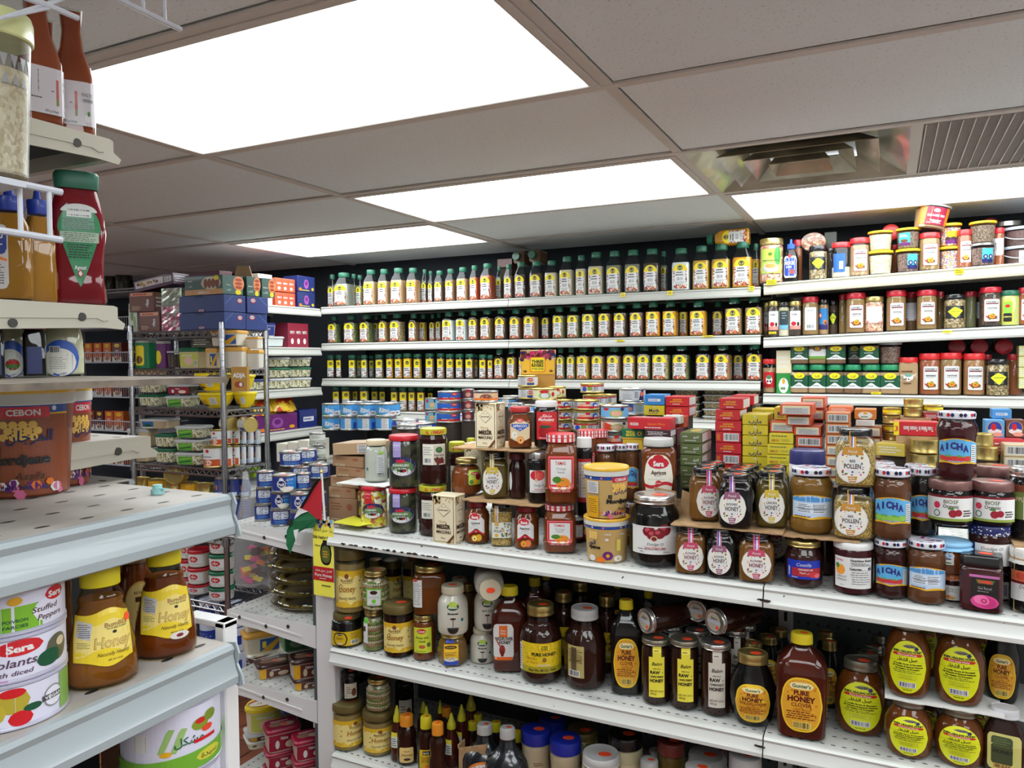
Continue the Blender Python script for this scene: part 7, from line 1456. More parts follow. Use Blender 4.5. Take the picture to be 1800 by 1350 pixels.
P=atY(1399,520,YR+.06);place(redjar('dseeds','','black','none'),(P.x,YR+.18,P.z),'black jar lid with an orange sticker, lying above the small gold-lidded jars','jar',None,(.9,.9,.6),0,PI/2,0)
R(2,redjar('tan','','brightred','redl',.74),1341,1364,631,'small red-lidded jar with a red label at the left end')
z=RZ[2]
r=R(2,box(.05,.05,.08,(40,140,60),'orlab',None,None,'spice_carton'),1366,1390,656,'green carton with a yellow panel under a cream carton','box',z=z)
A_=r;R(2,box(.05,.05,.08,(226,214,180),'lined',None,None,'spice_carton'),1366,1391,616,'cream carton with a red top band, standing on the green carton','box',z=r[1])
GJ3=((1391,1421),(1422,1452),(1453,1483),(1484,1515),(1516,1547),(1548,1581))
tops3=[]
for i,(a,b)in enumerate(GJ3):r=R(2,greenjar(('tan','tan','brown','brown','tan','tan')[i]),a,b,641,'bright green-lidded square jar, %s from the left in the lower row'%ORD[i],fc=.2);tops3.append(r[1])
for a,b,c,v,br,l,dy in((1391,1421,'brown',0,0,'first from the left in the upper row',0),(1423,1452,'cumin',1,0,'with a white and light green label, second in the upper row',0),(1454,1486,'brown',0,0,'third from the left in the upper row',0),(1491,1513,'dbrown',0,0,'in shade behind, between third and last of the upper row',.07),(1512,1544,'brown',0,0,'last of the upper row, left of the brown tub',0)):
 R(2,greenjar(c,v,br),a,b,596,'dark green-lidded square jar, '+l,dY=dy,fc=.2,z=tops3[0])
R(2,tub('choc','clear'),1545,1583,602,'clear tub of dark brown sprinkles on the green-lidded jars','tub',z=tops3[0])
B3=[(1581,1612,628,'tan','brightred','beige','beige square jar with a bright red lid',0,''),(1613,1619,632,'olive','gold','none','sliver of a jar behind the beige square jar',.06,''),(1617,1651,621,'rust','brightred','food','red-lidded jar of rust powder labelled BERBERE',0,'BERBERE'),(1653,1688,620,'cumin','brightred','food','red-lidded jar labelled HAWAIJ on the third right shelf',0,'HAWAIJ'),(1686,1700,624,'rust','red','none','red-lidded jar behind, between HAWAIJ and SHAWARMA',.1,''),(1695,1729,621,'cinn','brightred','food','red-lidded jar labelled SHAWARMA',0,'SHAWARMA'),(1727,1742,623,'rust','red','plainw','red-lidded jar behind the yellow diamond jar',.1,''),(1736,1771,631,'seeds','black','diamond','black-lidded seed jar with a yellow diamond label on the third shelf',-.01,''),(1772,1795,622,'rust','red','none','dark red-lidded jar of rust powder right of the yellow diamond jar',.04,'')]
for x0,x1,yt,c,l,m,lab,dy,t in B3:R(2,redjar(c,t,l,m,.86),x0,x1,yt,lab,dY=dy)
for x,l in((1684,'left'),(1724,'middle'),(1768,'right')):
 P=atY(x,609,YR+.05);place(redjar('rust','','red','none'),(P.x,YR+.24,P.z),'dull red jar lid facing us, %s of three lying above the jars'%l,'jar','jars lying above the red-lidded jars',(.9,.9,.9),0,PI/2,0)
for i in range(4):bx('spice_carton',(206,206,140),1791,1806,608+19*i,626+19*i,YR-.02,.06,'pale yellow carton at the right edge, %s from the top of its stack'%ORD[i],'lined')
def clam_(x0,x1,yt,yb,l):
 A,B=atY(x0,yb,SY+.04),atY(x1,yb,SY+.04);w_=B.x-A.x;h_=atY(x0,yt,SY+.04).z-A.z
 return place(foodtub('seeds','clear',.14,.12,.05,name='clear_clamshell'),((A.x+B.x)/2,SY+.12,A.z),l,'tub','clear clamshells of nuts',(w_/.14,w_/.14,h_/.05))
z4=atY(1270,738,SY+.04).z
for c_,(x0,x1)in enumerate(((1180,1226),(1231,1290),(1290,1338))):
 for i in range(5):
  if c_==2 and i>3:continue
  clam_(x0,x1,684+12.6*i-(3 if c_==1 else 0),697+12.6*i-(3 if c_==1 else 0),'clear clamshell of brown nuts, %s from the top in the %s stack'%(ORD[i],('left','middle','right')[c_]))
YM=GY+.004
def F(K,x0,x1,yt,yb,label,cat='jar',z=z1,**a):return pb(K,x0,x1,yt,yb,z,label,cat,ymin=YM,**a)
lab=F(shank('LABNEH',(200,40,56),'olives'),634,681,848,932,'glass jar of yellow cheese balls with a red LABNEH tag')
pb(shank('LABNEH',(200,40,56),'olives'),628,660,850,None,z1,'second jar of yellow cheese balls behind the LABNEH one',Y=lab[2]+.10)
sh1=F(shank(),683,734,852,941,'dark jar with red lid and lilac SHANKLISH tag, lower of two')
sh2=pb(shank(),683,737,761,None,sh1[1],'dark jar with red lid and lilac SHANKLISH tag, upper of two',Y=sh1[2])
te1=F(temsah(),735,787,846,946,'dark date syrup jar with AL TEMSAH written round its yellow lid, bottom one')
te2=pb(temsah(),737,787,748,None,te1[1],'dark date syrup jar standing on the AL TEMSAH lid',Y=te1[2])
for x0,x1,yt,l,dy in((788,819,757,'next behind',.10),(820,836,757,'farther behind',.20)):pb(temsah(),x0,x1,yt,None,z1,'dark date syrup jar with a yellow lid, %s the front pair'%l,Y=te1[2]+dy,hh=.26)
m1=bx('syrup_carton',(236,224,192),760,800,871,956,YM,.055,'cream MESIR MACUNU carton standing on the shelf','mesir','mesir',zb=z1(-1.08))
CB=mat('corrugated_board',(182,148,108),.85,noise=(40,(160,126,88),.4,.65))
def board(x0,x1,z,y0,y1,label,zig=.004,seed=1,m=None):
 rr=random.Random(seed);n=14;vs=[];top=[];
 fr_=[(x0+(x1-x0)*i/n,y0+rr.uniform(-zig,zig))for i in range(n+1)];poly_=fr_+[(x1,y1),(x0,y1)]
 o=MB().prism(poly_,0,.003,m or CB).build('cardboard_sheet',None,(0,0,z),smooth=0);tag(o,label,'cardboard');return o
q1=F(serajar('Quince','gold','cream'),817,861,875,959,'jam jar with a dark red lid and quince picture, left of the bee pollen',hh=.117)
po=F(pollen2(),862,901,884,963,'bee pollen jar standing between the quince and peach jam jars',hh=.115)
pe=F(serajar('Peaches',(226,120,60),'gold'),903,948,883,969,'jam jar with a dark red lid and peach picture, right of the bee pollen',hh=.115)
ZL=max(q1[1],po[1],pe[1])+.001
board(-1.03,-.80,ZL,1.772,1.93,'torn cardboard sheet lying on the lids of the quince and peach jars',.006,2)
z0=ZL+.0035
h1=pb(roundhoney(),793,847,802,None,z0,'squat round honey jar with a gold lid and green fruit label',Y=1.845)
h2=pb(tagjar('olivej','gold',('ACACIA','HONEY'),-.12),848,893,791,None,z0,'honey jar with a yellow round hanging tag, black lid',Y=1.84)
h3=pb(maroonjar(),894,925,794,None,z0,'plain dark red jar beside the strawberry jam',Y=1.85)
h4=pb(darkjar('straw'),926,964,792,None,z0,'jam jar with strawberries on a white label, silver lid',Y=1.82)
ZU=max(h1[1],h2[1],h3[1],h4[1])+.001
board(-1.07,-.83,ZU,1.79,1.99,'upper cardboard sheet under the apricot jam jar',.004,5)
m2=bx('syrup_carton',(236,224,192),835,872,708,783,1.80,.055,'cream MESIR MACUNU carton on the upper cardboard, under a pink tin','mesir','mesir',zb=ZU+.0035)
m3=bx('syrup_carton',(236,224,192),816,850,785,868,1.93,.05,'cream MESIR carton turned away behind the round honey jar','mesir',zb=ZL+.0035,hfix=ZU-ZL-.005)
bx('syrup_carton',(236,224,192),856,892,785,868,1.935,.05,'cream carton hidden behind the yellow tagged honey jar','mesir',zb=ZL+.0035,hfix=ZU-ZL-.005)
tn((226,190,160),832,876,688,708,1.79,'pink tin of fish with an orange sticker on the MESIR carton','peach',stick=1,zb=m2[1]+.0005)
ap=pb(apricotjar(),893,935,713,None,ZU+.0035,'apricot jam jar with a dull red lid, at the cardboard edge',Y=1.85)
me_=pb(darkjar('mech'),938,983,703,None,ZU+.0035,'jam jar with a red label of pomegranates and white lid',Y=1.875)
board(-.86,-.78,ZU-.0045,1.86,1.99,'cardboard flap under the red labelled jar',.003,8)
o1=F(orangejar(),954,1014,879,976,'orange preserve jar with red gingham label, lower of two')
o2=pb(orangejar(),956,1016,758,None,o1[1],'orange preserve jar with red gingham lid, upper of two',Y=o1[2]-.003)
for i,(x0,x1)in enumerate(((1012,1050),(1040,1071))):
 a=pb(orangejar(),x0,x1,880-12*i,None,z1,'orange preserve jar behind the front pair, %s row, lower'%('second','third')[i],Y=o1[2]+.14+.1*i);pb(orangejar(),x0,x1,753,None,a[1],'orange preserve jar behind the front pair, %s row, upper'%('second','third')[i],Y=o1[2]+.14+.1*i)
c1=F(cebon(2),1026,1107,898,993,'lower honey tub with flowers printed at its foot, yellow lid','tub',fc=1.15)
c2=pb(cebon(1),1025,1106,813,None,c1[1],'upper honey tub printed El Mordjene, yellow lid','tub',Y=c1[2])
a=pb(darkjar('mechb'),1003,1027,905,None,z1,'dark jar with an orange label between orange jar and honey tub',Y=1.93);pb(darkjar('mechb'),1012,1042,767,None,a[1],'white-lidded jar with nutrition panel behind the gingham jar',Y=1.93)
ch=F(cherryjar(),1108,1195,861,1002,'large black jar with silver lid and cherries on its label')
for i,(x0,x1,y)in enumerate(((1047,1082,778),(1082,1104,778),(1100,1124,777))):
 a=pb(aicha('fig',0,'red'),x0,x1,880,None,z1,'hidden jam jar under the patterned lid jar, %s'%ORD[i],Y=(1.97,2.04,1.96)[i]);pb(aicha('fig',0,'red'),x0,x1,y,None,a[1],'jam jar with patterned lid behind the upper honey tub, %s of three'%('left','middle','right')[i],Y=(1.97,2.04,1.96)[i])
se=pb(seraapr(),1127,1188,767,None,1.262,'large Apricot preserve jar with grey lid above the cherry jar',Y=1.95)
tr=MB();tz=1.176
tr.box(-.60,1.86,tz,-.44,2.06,tz+.085,CB);tr.prism([(-.585,.083),(-.50,.083),(-.515,.115),(-.535,.14),(-.59,.11)],1.858,1.861,CB,'y');tr.prism([(-.505,.083),(-.44,.083),(-.43,.135),(-.49,.142)],1.857,1.860,CB,'y')
tt=MB();tt.box(-.60,1.90,1.146,-.44,2.06,1.262,CB)
for pl in([(-.585,1.2),(-.545,1.2),(-.53,1.285),(-.585,1.258)],[(-.535,1.2),(-.47,1.2),(-.475,1.31),(-.532,1.318)],[(-.47,1.2),(-.415,1.2),(-.412,1.30),(-.46,1.315)]):tt.prism(pl,1.892,1.895,CB,'y')
tag(tt.build('open_carton',smooth=0),'torn open brown carton behind the cherry jam jar, flaps up','box')
t1=F(tagjar('comb'),1187,1241,919,1012,'FLOWER HONEY jar with pink round tag, left one of three on the shelf',hh=.112)
t2=F(tagjar('black','plum',('BUCKWHEAT','HONEY'),-.08),1243,1294,926,1019,'BUCKWHEAT HONEY jar on the shelf between two pink tagged jars',hh=.112)
t3=F(tagjar('comb'),1299,1360,931,1028,'FLOWER HONEY jar with pink round tag, right one of three on the shelf',hh=.112)
ZT=max(t1[1],t2[1],t3[1])+.001
board(-.455,-.205,ZT,1.762,2.13,'cardboard sheet with a torn red edge on the tagged honey jars',.007,4)
z0=ZT+.0035
pb(tagjar('comb','rose',('FLOWER','HONEY'),.15),1212,1264,818,None,z0,'FLOWER HONEY jar with pink tag, on the cardboard at its left end',Y=1.84)
pb(tagjar('black','plum',('BUCKWHEAT','HONEY'),-.10),1264,1322,828,None,z0,'BUCKWHEAT HONEY jar with plum tag, front centre of the cardboard',Y=1.795)
pb(tagjar('olivej','gold',('LINDEN','HONEY')),1330,1383,824,None,z0,'olive honey jar with a yellow tag at the right end of the cardboard',Y=1.83)
for i,(x0,x1,yt,Y,c)in enumerate(((1220,1268,813,1.93,'comb'),(1228,1280,809,2.02,'comb'),(1272,1322,821,1.885,'black'),(1280,1330,817,1.97,'black'),(1288,1340,813,2.06,'black'),(1338,1384,818,1.92,'olivej'),(1344,1386,815,2.01,'olivej'))):
 pb(tagjar(c,'rose'),x0,x1,yt,None,z0,'honey jar with black lid, %s row behind the tagged jars, %s'%(('second','third','second','third','fourth','second','third')[i],('left','left','middle','middle','middle','right','right')[i]),Y=Y)
for i,x in enumerate((-.40,-.33,-.25)):place(tagjar('black','rose'),(x,2.0,z1(x)),'honey jar hidden under the cardboard, behind the front three','jar','hidden honey jars',(1,1,.112/.135))
ca=F(darkjar('castle'),1380,1445,952,1037,'jam jar with a blue and red strawberry label and gold lid',hh=.103)
da=F(darkjar('darbo'),1466,1533,952,1049,'white-lidded apricot spread jar showing its nutrition panel',hh=.112)
ZR=z0-.0035
board(-.205,-.05,ca[1]+.009,1.765,2.0,'cardboard under the large amber jam jar, right of the torn sheet',.006,9)
zr2=ca[1]+.0125
pb(aicha('gold',1),1389,1463,815,None,zr2,'large amber jam jar with nutrition label turned to the front',Y=1.825)
pb(bluelid(),1389,1449,787,None,zr2,'white jar with a navy blue lid behind the large amber jar',Y=1.95)
p1=pb(pollen(),1468,1533,850,None,zr2,'BEE POLLEN jar with ochre tag, lower of two',Y=1.81)
pb(pollen(),1471,1537,750,None,p1[1],'BEE POLLEN jar with ochre tag, upper of two',Y=1.812)
for i,x in enumerate((-.13,-.06)):place(lowjar('djam','gold'),(x,1.92,z1(x)),'jar hidden under the cardboard behind the blue labelled jam','jar','jars under the cardboard',(.7,.7,(ca[1]+.008-z1(x))/.12))
a1=F(aicha('djam',0,'red'),1537,1594,936,1056,'dark AICHA jam jar standing on the shelf, left of the one showing nutrition facts',hh=.125)
a2=F(aicha('fig',1),1596,1660,941,1069,'brown jam jar with patterned lid showing nutrition facts, on the shelf')
a3=pb(aicha('fig',0,'green'),1536,1600,817,None,a1[1],'brown AICHA jam jar with green fruit label, in the upper layer',Y=a1[2])
a4=pb(aicha('black',0,'red'),1600,1644,817,None,a1[1],'black AICHA jam jar with red fruit, partly behind the green labelled one',Y=a1[2]+.055)
place(aicha('black',0,'red'),(a4[3],a4[2]+.0,z1(.05)),'patterned lid jar hidden under the black jam jar','jar','hidden jam jars',(.6,.6,(a1[1]-z1(.05))/.16))
for i,(x0,x1,yt,Y)in enumerate(((1532,1575,812,1.93),(1528,1572,807,2.02),(1590,1632,812,2.0),(1582,1628,806,2.10),(1604,1645,808,2.2))):pb(aicha('fig',0,'red'),x0,x1,yt,None,a1[1],'patterned jam jar lid in the rows behind the green labelled jar, %s from front'%ORD[i],Y=Y)
cl=F(cloth(),1634,1704,912,990,'honey jar with a light blue fabric cover',z=z1(.1)+.06,Y=1.83,hh=.066+.0)
op=pb(polka((206,110,60),1),1655,1692,990,None,z1,'small jar with an orange polka dot lid under the fabric covered jar',Y=1.825,hh=.058)
bp=pb(polka('navy',2),1727,1775,1002,None,z1,'jar with a navy polka dot lid, lower, behind the rose jam',Y=1.88,hh=.072)
bq=pb(polka('navy',0),1706,1772,915,None,bp[1],'jar with a navy polka dot lid, upper, under the organic cherry jar',Y=1.845)
b1_=pb(biose(),1634,1706,837,None,bq[1]-.002,'cherry jam jar with a rose metal lid, left one of two',Y=1.83)
b2_=pb(biose(),1708,1779,840,None,bq[1],'cherry jam jar with a rose metal lid, right one of two',Y=1.845)
pb(aicha('maroon',0,'straw'),1649,1714,719,None,b1_[1],'dark AICHA strawberry jar on top of the rose lidded jar',Y=1.835)
a=pb(biose(),1716,1781,814,None,bq[1],'rose metal lidded jar behind the right cherry jam jar',Y=1.95)
F(tamek(),1691,1758,965,1079,'rose petal jam jar with a black lid and pink rose label')
F(tamras(),1778,1840,955,1082,'jar with a white fabric cover tied with string at the right edge')
def appl(A,w,h):A.r(-w*.5,h*.3,w*.5,h*.78,(110,130,60));A.r(-w*.5,h*.68,w*.5,h*.78,(120,60,40));A.r(-w*.1,h*.3,w*.5,h*.62,'white');A.t(-w*.2,h*.58,h*.06,'beige','APPLE',w*.4,.02)
pb(jar('pickle_jar',.1,.15,P_CYL,'c',1,'black',.86,(.875,1,.9,'metal',M_SILV),appl,sticky=1),1775,1840,818,None,bq[1]-.03,'tall dark jar with a green brown label at the right edge',Y=1.87)
MB_=MB().box(.23,1.80,1.134,.33,1.95,bq[1]-.031,CB);tag(MB_.build('carton',smooth=0),'brown carton under the tall dark jar at the right edge','box')
board(-1.475,-1.30,lab[1]+.001,1.80,1.93,'white card sheet lying on the LABNEH jar',.003,3,mat('white_card',(226,226,222),.6))
pb(whitejar(),641,682,770,None,lab[1]+.0045,'cream coloured jar with a beige lid on the white card',Y=1.865)
yc=MB().prism([(-1.46,1.76),(-1.36,1.752),(-1.345,1.80),(-1.46,1.86)],0,.001,(226,226,60));o=yc.build('yellow_card',None,(0,0,Z1+.0005),smooth=0);o.rotation_euler.y=T1;tag(o,'yellow card lying at the left end of the jam shelf','card')
BW=(160,124,92);yk=1.90;zc=EZ[0]+.001;pz=[]
for i,(x0,x1,h,l,tu)in enumerate(((577,626,.086,'large one at the foot',.0),(577,622,.034,'second from below, thin',.05),(581,632,.033,'third from below',-.04),(590,640,.03,'fourth from below',.06),(585,640,.034,'next to top',-.03))):
 A,B=atY(x0,840,yk),atY(x1,840,yk);w_=B.x-A.x;K=box(round(w_,3),.12,h,BW,'kraftp','kraftp' if i==0 else 'kraftb',None,'wrapped_carton')
 place(K,((A.x+B.x)/2,yk+.06,zc),'brown film-wrapped carton of the stack left of the cheese jars, '+l,'box',None,(1,1,1),tu);zc+=h+.001
K=box(.17,.11,.036,(184,154,120),'kraftb',None,None,'wrapped_carton');A=atY(625,762,yk);place(K,(A.x,yk+.05,zc+.006),'long tan film-wrapped carton tilted on top of the brown stack','box',None,(1,1,1),.05,0,-.06)
GB=Z1-.03
def hid(x0,x1,y0,y1,z,label='brown carton hidden beneath the tins, carrying them'):
 o=MB().box(x0,y0,GB+.001,x1,y1,z,CB).build('carton',smooth=0);return tag(o,label,'box')
zz=atY(630,758,2.27).z
for r_ in range(2):
 for i in range(4):
  x0,x1=((566,597),(598,628),(628,661),(660,697))[i];y=(710,734)[r_]
  tn((70,150,214),x0,x1,y,y+23,2.27-.0*i,'light blue cream tin, %s from the left in the %s row'%(ORD[i],('upper','lower')[r_]),'rino' if r_==0 or i==0 else 'rinob',turn=.15)
hid(-1.46,-1.40,2.30,2.46,zz-.006,'brown carton hidden beneath the light blue cream tins')
for i,(x0,x1,y)in enumerate(((640,672,706),(672,704,708),(604,640,707))):tn((70,150,214),x0,x1,y,y+24,2.36,'light blue cream tin in the back row, %s'%('left','middle','right')[(i+1)%3],'rino',down=None)
for i,(x0,x1,y0,y1,l)in enumerate(((690,737,738,752,'rear'),(702,768,745,775,'front'))):tn((30,70,170),x0,x1,y0,y1,2.1-.05*i,'flat dark blue tin beneath the cream tins, '+l,'puckb',stick=1,down=GB)
tn((30,50,130),697,736,748,762,1.93,'white and blue lidded tin right above the SHANKLISH jars','puckb',down=z1(-1.33),zb=sh2[1]+.001)
for i,(x0,x1,y0,y1)in enumerate(((769,810,688,706),(768,810,707,725),(767,810,726,744))):tn((40,90,180),x0,x1,y0,y1,2.20,'blue fish tin in the middle stack, %s from the top'%ORD[i],'ginat',down=GB if i==2 else None)
for i,(x0,x1,y0,y1)in enumerate(((747,769,700,721),(747,768,723,743))):tn((120,180,220),x0,x1,y0,y1,2.26,'pale blue fish tin in the left stack, %s'%('upper','lower')[i],'bluet',down=GB if i else None)
for i,(y0,y1)in enumerate(((684,703),(704,722),(723,741))):tn((90,40,60),812,834,y0,y1,2.25,'dark red fish tin behind the MESIR cartons, %s from the top'%ORD[i],'clam',down=GB if i==2 else None)
for i,(x0,x1,y0,y1)in enumerate(((910,946,660,680),(911,946,682,702))):a=tn((214,214,218),x0,x1,y0,y1,2.24,'white tin with a red oval, %s in the stack'%('upper','lower')[i],'milkt',rim='gold',down=GB if i else None)
for i,(x0,x1,y0,y1,Y)in enumerate(((936,979,683,704,2.16),(962,995,680,699,2.26))):tn((226,222,180),x0,x1,y0,y1,Y,'cream tin with shrimp picture and green rim, %s'%('front','rear')[i],'shrimp',rim='gold',stick=1,down=GB)
for i,(x0,x1,y0,y1,Y)in enumerate(((876,908,700,716,2.22),(884,916,696,711,2.32),(893,922,709,722,2.12),(916,946,712,726,2.10))):tn('lblue',x0,x1,y0,y1,Y,'low round tin with bare metal lid, %s of the group left of the shrimp tins'%ORD[i],'rinob',down=GB)
def pouch():
 K=Kind('pouch',.12,.04,.13);n=12;vs=[];m=10
 for j in range(m+1):
  z=.13*j/m;t=.018*math.sin(PI*min(1,(1-j/m)*1.25)*.5)+.001
  for i in range(n+1):x=-.06+.12*i/n;b=t*math.sqrt(max(0,1-(x/.061)**2));vs.append((x*(.94+.06*j/m),-b,z))
 k=len(vs);vs+=[(x,-y,z)for x,y,z in vs];fs=[]
 for s in(0,k):
  for j in range(m):
   for i in range(n):q=[s+j*(n+1)+i,s+j*(n+1)+i+1,s+(j+1)*(n+1)+i+1,s+(j+1)*(n+1)+i];fs.append(q if s==0 else q[::-1])
 K.part('pouch_body',MB().add(vs,fs,mat('pouch_film',(190,140,60),.3,coat=.5)))
 A=Art(Flat((0,-.0205,0)),.0002,.0002);A.r(-.055,.045,.055,.126,(236,186,50));A.r(-.055,.10,.055,.126,(60,30,44));A.dots(-.055,.095,.055,.125,46,.008,['dred','rose','navy','beige','red'],3);A.rr(-.026,.052,.026,.105,.004,'orange');A.rr(-.023,.055,.023,.102,.004,'yellow');A.t(0,.089,.011,'black','THREE',.04,.04);A.t(0,.076,.011,'black','RIVERS',.04,.04);A.t(0,.063,.006,'dgreen','PITTED DATES',.04);A.e(-.042,.055,.006,.004,'brown');A.e(.045,.056,.006,.004,'brown')
 K.part('label',A,smooth=0);return K
P=atY(944,680,2.33);zb_=P.z;place(pouch(),(P.x,2.34,zb_),'yellow and black patterned pouch marked THREE RIVERS, standing on tins','pouch',None,(1.0,1,(atY(944,615,2.33).z-zb_)/.13),.35)
hid(P.x-.06,P.x+.06,2.31,2.42,zb_-.001,'carton hidden under the patterned pouch')
for c_,(x0,x1,Y,ys)in enumerate(((966,1007,2.20,(703,722,741)),(1007,1054,2.14,(704,723,742)))):
 for i,y in enumerate(ys):tn((190,196,206),x0,x1,y,y+17.5,Y,'white fish chunk tin, %s from the top in the %s stack'%(ORD[i],('left','right')[c_]),'chunk' if c_ and i<2 else 'chunkb' if c_ else 'chunk',rim='gold',down=GB if i==2 else None,turn=-.3 if not c_ else 0)
for i,(x0,x1,y0,y1,Y)in enumerate(((1020,1062,674,691,2.24),(1024,1070,695,713,2.26),(1046,1084,694,711,2.36))):tn((190,196,206),x0,x1,y0,y1,Y,('single white fish tin on top of the rear fish tins','white fish tin just behind the right stack','white fish tin farther behind with a red stripe')[i],'chunkb',rim='gold',down=GB if i else None)
hid(-.87,-.79,2.245,2.31,atY(1040,713,2.26).z-.03)
for i,(c,y0,y1,a,l)in enumerate((('lblue',713,737,'bluet','light blue tuna tin with a salad picture, top of its stack'),((214,210,190),739,760,'redt','tuna tin with red corner, under the light blue tin'),((206,206,200),763,784,'chunk','pale tuna tin at the foot of the light blue stack'))):tn(c,1056,1105,y0,y1,2.10,l,a,down=GB if i==2 else None)
tn((196,200,206),1088,1135,683,706,2.28,'white tin with a bar code and tuna picture, standing highest right of centre','whitecan',down=None,zb=atY(1112,708,2.26).z+.0005);
for i in range(2):tn((150,180,206),1092,1134,708+24*i,730+24*i,2.26,'pale blue tin under the white bar code tin, %s'%('upper','lower')[i],'bluemeat',down=GB if i else None)
RD,MU,OR,OL=(190,34,44),(206,186,40),(206,84,54),(92,104,60)
bx('tea_carton',(50,130,200),1133,1168,694,712,2.22,.07,'light blue carton on top of a yellow one','bluetuna','nutri');bx('tea_carton',MU,1132,1168,713,730,2.22,.07,'yellow Marib carton under the light blue carton','maribe',down=GB)
for i in range(2):bx('tea_carton',RD,1170,1211,697+18*i,714+18*i,2.22,.09,'red tea carton with gold print, %s of the left pair'%('upper','lower')[i],'redtea','nutri',down=GB if i else None)
bx('tea_carton',(210,90,50),1178,1203,732,752,2.17,.05,'orange carton under the red pair','lined',down=GB)
bx('tea_carton',(200,210,200),1166,1196,731,745,2.13,.04,'white green carton with a bar code','barbig',down=None);bx('salmon_carton',(196,40,50),1103,1178,735,755,2.06,.06,'long red carton of fish fillets lying across the boxes','longred',None,'lined')
bx('tuna_carton',(20,110,76),1093,1131,755,772,2.09,.07,'green tuna slices carton, printed upside down','slices',down=None);bx('tuna_carton',(214,176,50),1094,1130,773,790,2.09,.07,'yellow carton under the upside down green one',down=GB)
bx('tea_carton',(60,24,34),1133,1178,756,768,2.04,.08,'thin dark carton under the long red one','lined','nutri');bx('tea_carton',(190,190,180),1132,1178,769,783,2.04,.08,'pale carton with green leaves above the Apricot jar','lined',down=None)
for i in range(3):bx('tea_carton',(120,24,44),1178,1190,753+28*i,780+28*i,2.10,.08,'dark red carton edge left of the olive stack, %s from the top'%ORD[i],None,down=GB if i==2 else None)
for i in range(5):bx('tea_carton',OL,1196,1233,760+20*i,779+20*i,2.06,.13,'olive green tea carton, %s from the top of its stack'%ORD[i],'olivetea','nutri','olivetop' if i==0 else None,down=GB if i==4 else None)
for i,f in enumerate(('redtea','redtea','redtea','redteab','redtea','redteab','redtea')):bx('tea_carton',RD,(1264,1258,1257,1258,1258,1258,1258)[i],(1306,1300,1303,1302,1303,1302,1302)[i],701+19.5*i,719.5+19.5*i,2.12,.12,'red tea carton with gold print, %s from the top of the tall red stack'%ORD[i],f,'nutri',down=GB if i==6 else None)
bx('tea_carton',RD,1287,1325,695,712,2.27,.09,'red tea carton behind the top of the tall red stack','redtea','nutri',down=GB)
for i in range(6):bx('tea_carton',MU,1305,1350,729+18.5*i,746.5+18.5*i,2.12,.10,'olive yellow carton with Arabic name, %s from the top of its stack'%ORD[i],'marib',None,None,down=GB if i==5 else None)
bx('tea_carton',MU,1322,1360,719,727,2.25,.08,'olive yellow carton behind the yellow stack','marib',down=GB)
for i in range(4):bx('tea_carton',(214,196,50),(1352,1349,1348,1348)[i],1394,762+19*i,780+19*i,2.10,.10,'plain yellow carton, %s from the top, right of the Arabic ones'%ORD[i],'yelbar',None,None,down=GB if i==3 else None)
bx('tuna_carton',OR,1353,1396,741,760,2.12,.08,'orange carton with a cream window resting on the plain yellow ones','windowl');bx('tea_carton',MU,1361,1385,716,738,2.16,.07,'yellow Marib carton behind the orange ones','maribe',down=GB)
for i,(x0,x1,y0,y1,Y,f,l)in enumerate(((1371,1428,711,730,2.08,'windowl','top front'),(1382,1425,731,748,2.10,'windowl','second from the top'),(1396,1443,749,766,2.11,'windowl','third from the top'),(1399,1445,768,786,2.11,'barbig','with a large bar code'),(1400,1445,788,806,2.11,'windowl','lowest'),(1408,1450,699,718,2.24,'windowl','rear, highest'),(1408,1450,720,738,2.24,'windowl','rear, second'))):
 bx('tuna_carton',OR,x0,x1,y0,y1,Y,.11,'orange tuna carton of the stepped pile, '+l,f,None,None,down=GB if i in(4,6)else None)
for i in range(7):
 y=726+19*i;bx('tin_multipack',(196,120,70),1451,1494,y,y+18,2.10,.09,'open ended orange carton of tins, %s from the top'%ORD[i],'barbig' if i<3 else 'windowl',None,None,down=GB if i==6 else None)
bx('tin_multipack',(226,120,70),1456,1498,715,725,2.18,.09,'flattened orange carton on the open ended stack','lined',down=GB)
bx('tuna_carton',(206,120,40),1502,1540,720,737,2.16,.08,'orange carton with a white oval label','orlab');bx('tuna_carton',(226,222,214),1504,1537,738,749,2.16,.08,'white carton beneath the white oval one','nutri')
for i in range(4):bx('tuna_carton',(150,84,50),1502,1550,750+19*i,768+19*i,2.16,.08,'brown carton of tins behind the upper bee pollen jar, %s from the top'%ORD[i],'windowl',down=GB if i==3 else None)
for i in range(5):
 y=717+15*i;tn('yellow' if i%2==0 else None,1553,1583,y,y+13,2.2,'low %s tin in an open sleeve, %s from the top'%(('yellow','bare')[i%2],ORD[i]),'chunk' if 0 else None,'gold',ratio=1,down=GB if i==4 else None)
for i in range(2):tn(None,1590,1621,702+16*i,717+16*i,2.2,'bare gold tin in the raised sleeve, %s'%('upper','lower')[i],None,'gold')
hid(.03,.10,2.19,2.27,atY(1605,734,2.2).z,'carton hidden beneath the raised sleeve of tins')
tn('yellow',1625,1656,712,724,2.2,'yellow tin at the top of the red sleeve',None,'gold');bx('tin_multipack',(170,40,40),1624,1654,726,738,2.2,.08,'red sleeve under the yellow tin','lined',down=GB)
bx('tuna_carton',(200,34,44),1571,1650,742,766,2.06,.06,'red carton reading Tuna Flakes in Tomato Sauce upside down','tunatom',None,None);hid(.02,.11,2.06,2.12,atY(1610,766,2.06).z-.001,'carton hidden beneath the red tuna flakes carton')
for i in range(2):tn(None,1602,1652,774+26*i,798+26*i,2.02,'wide bare gold tin beneath the red tuna carton, %s'%('upper','lower')[i],None,'gold',down=GB if i else None)
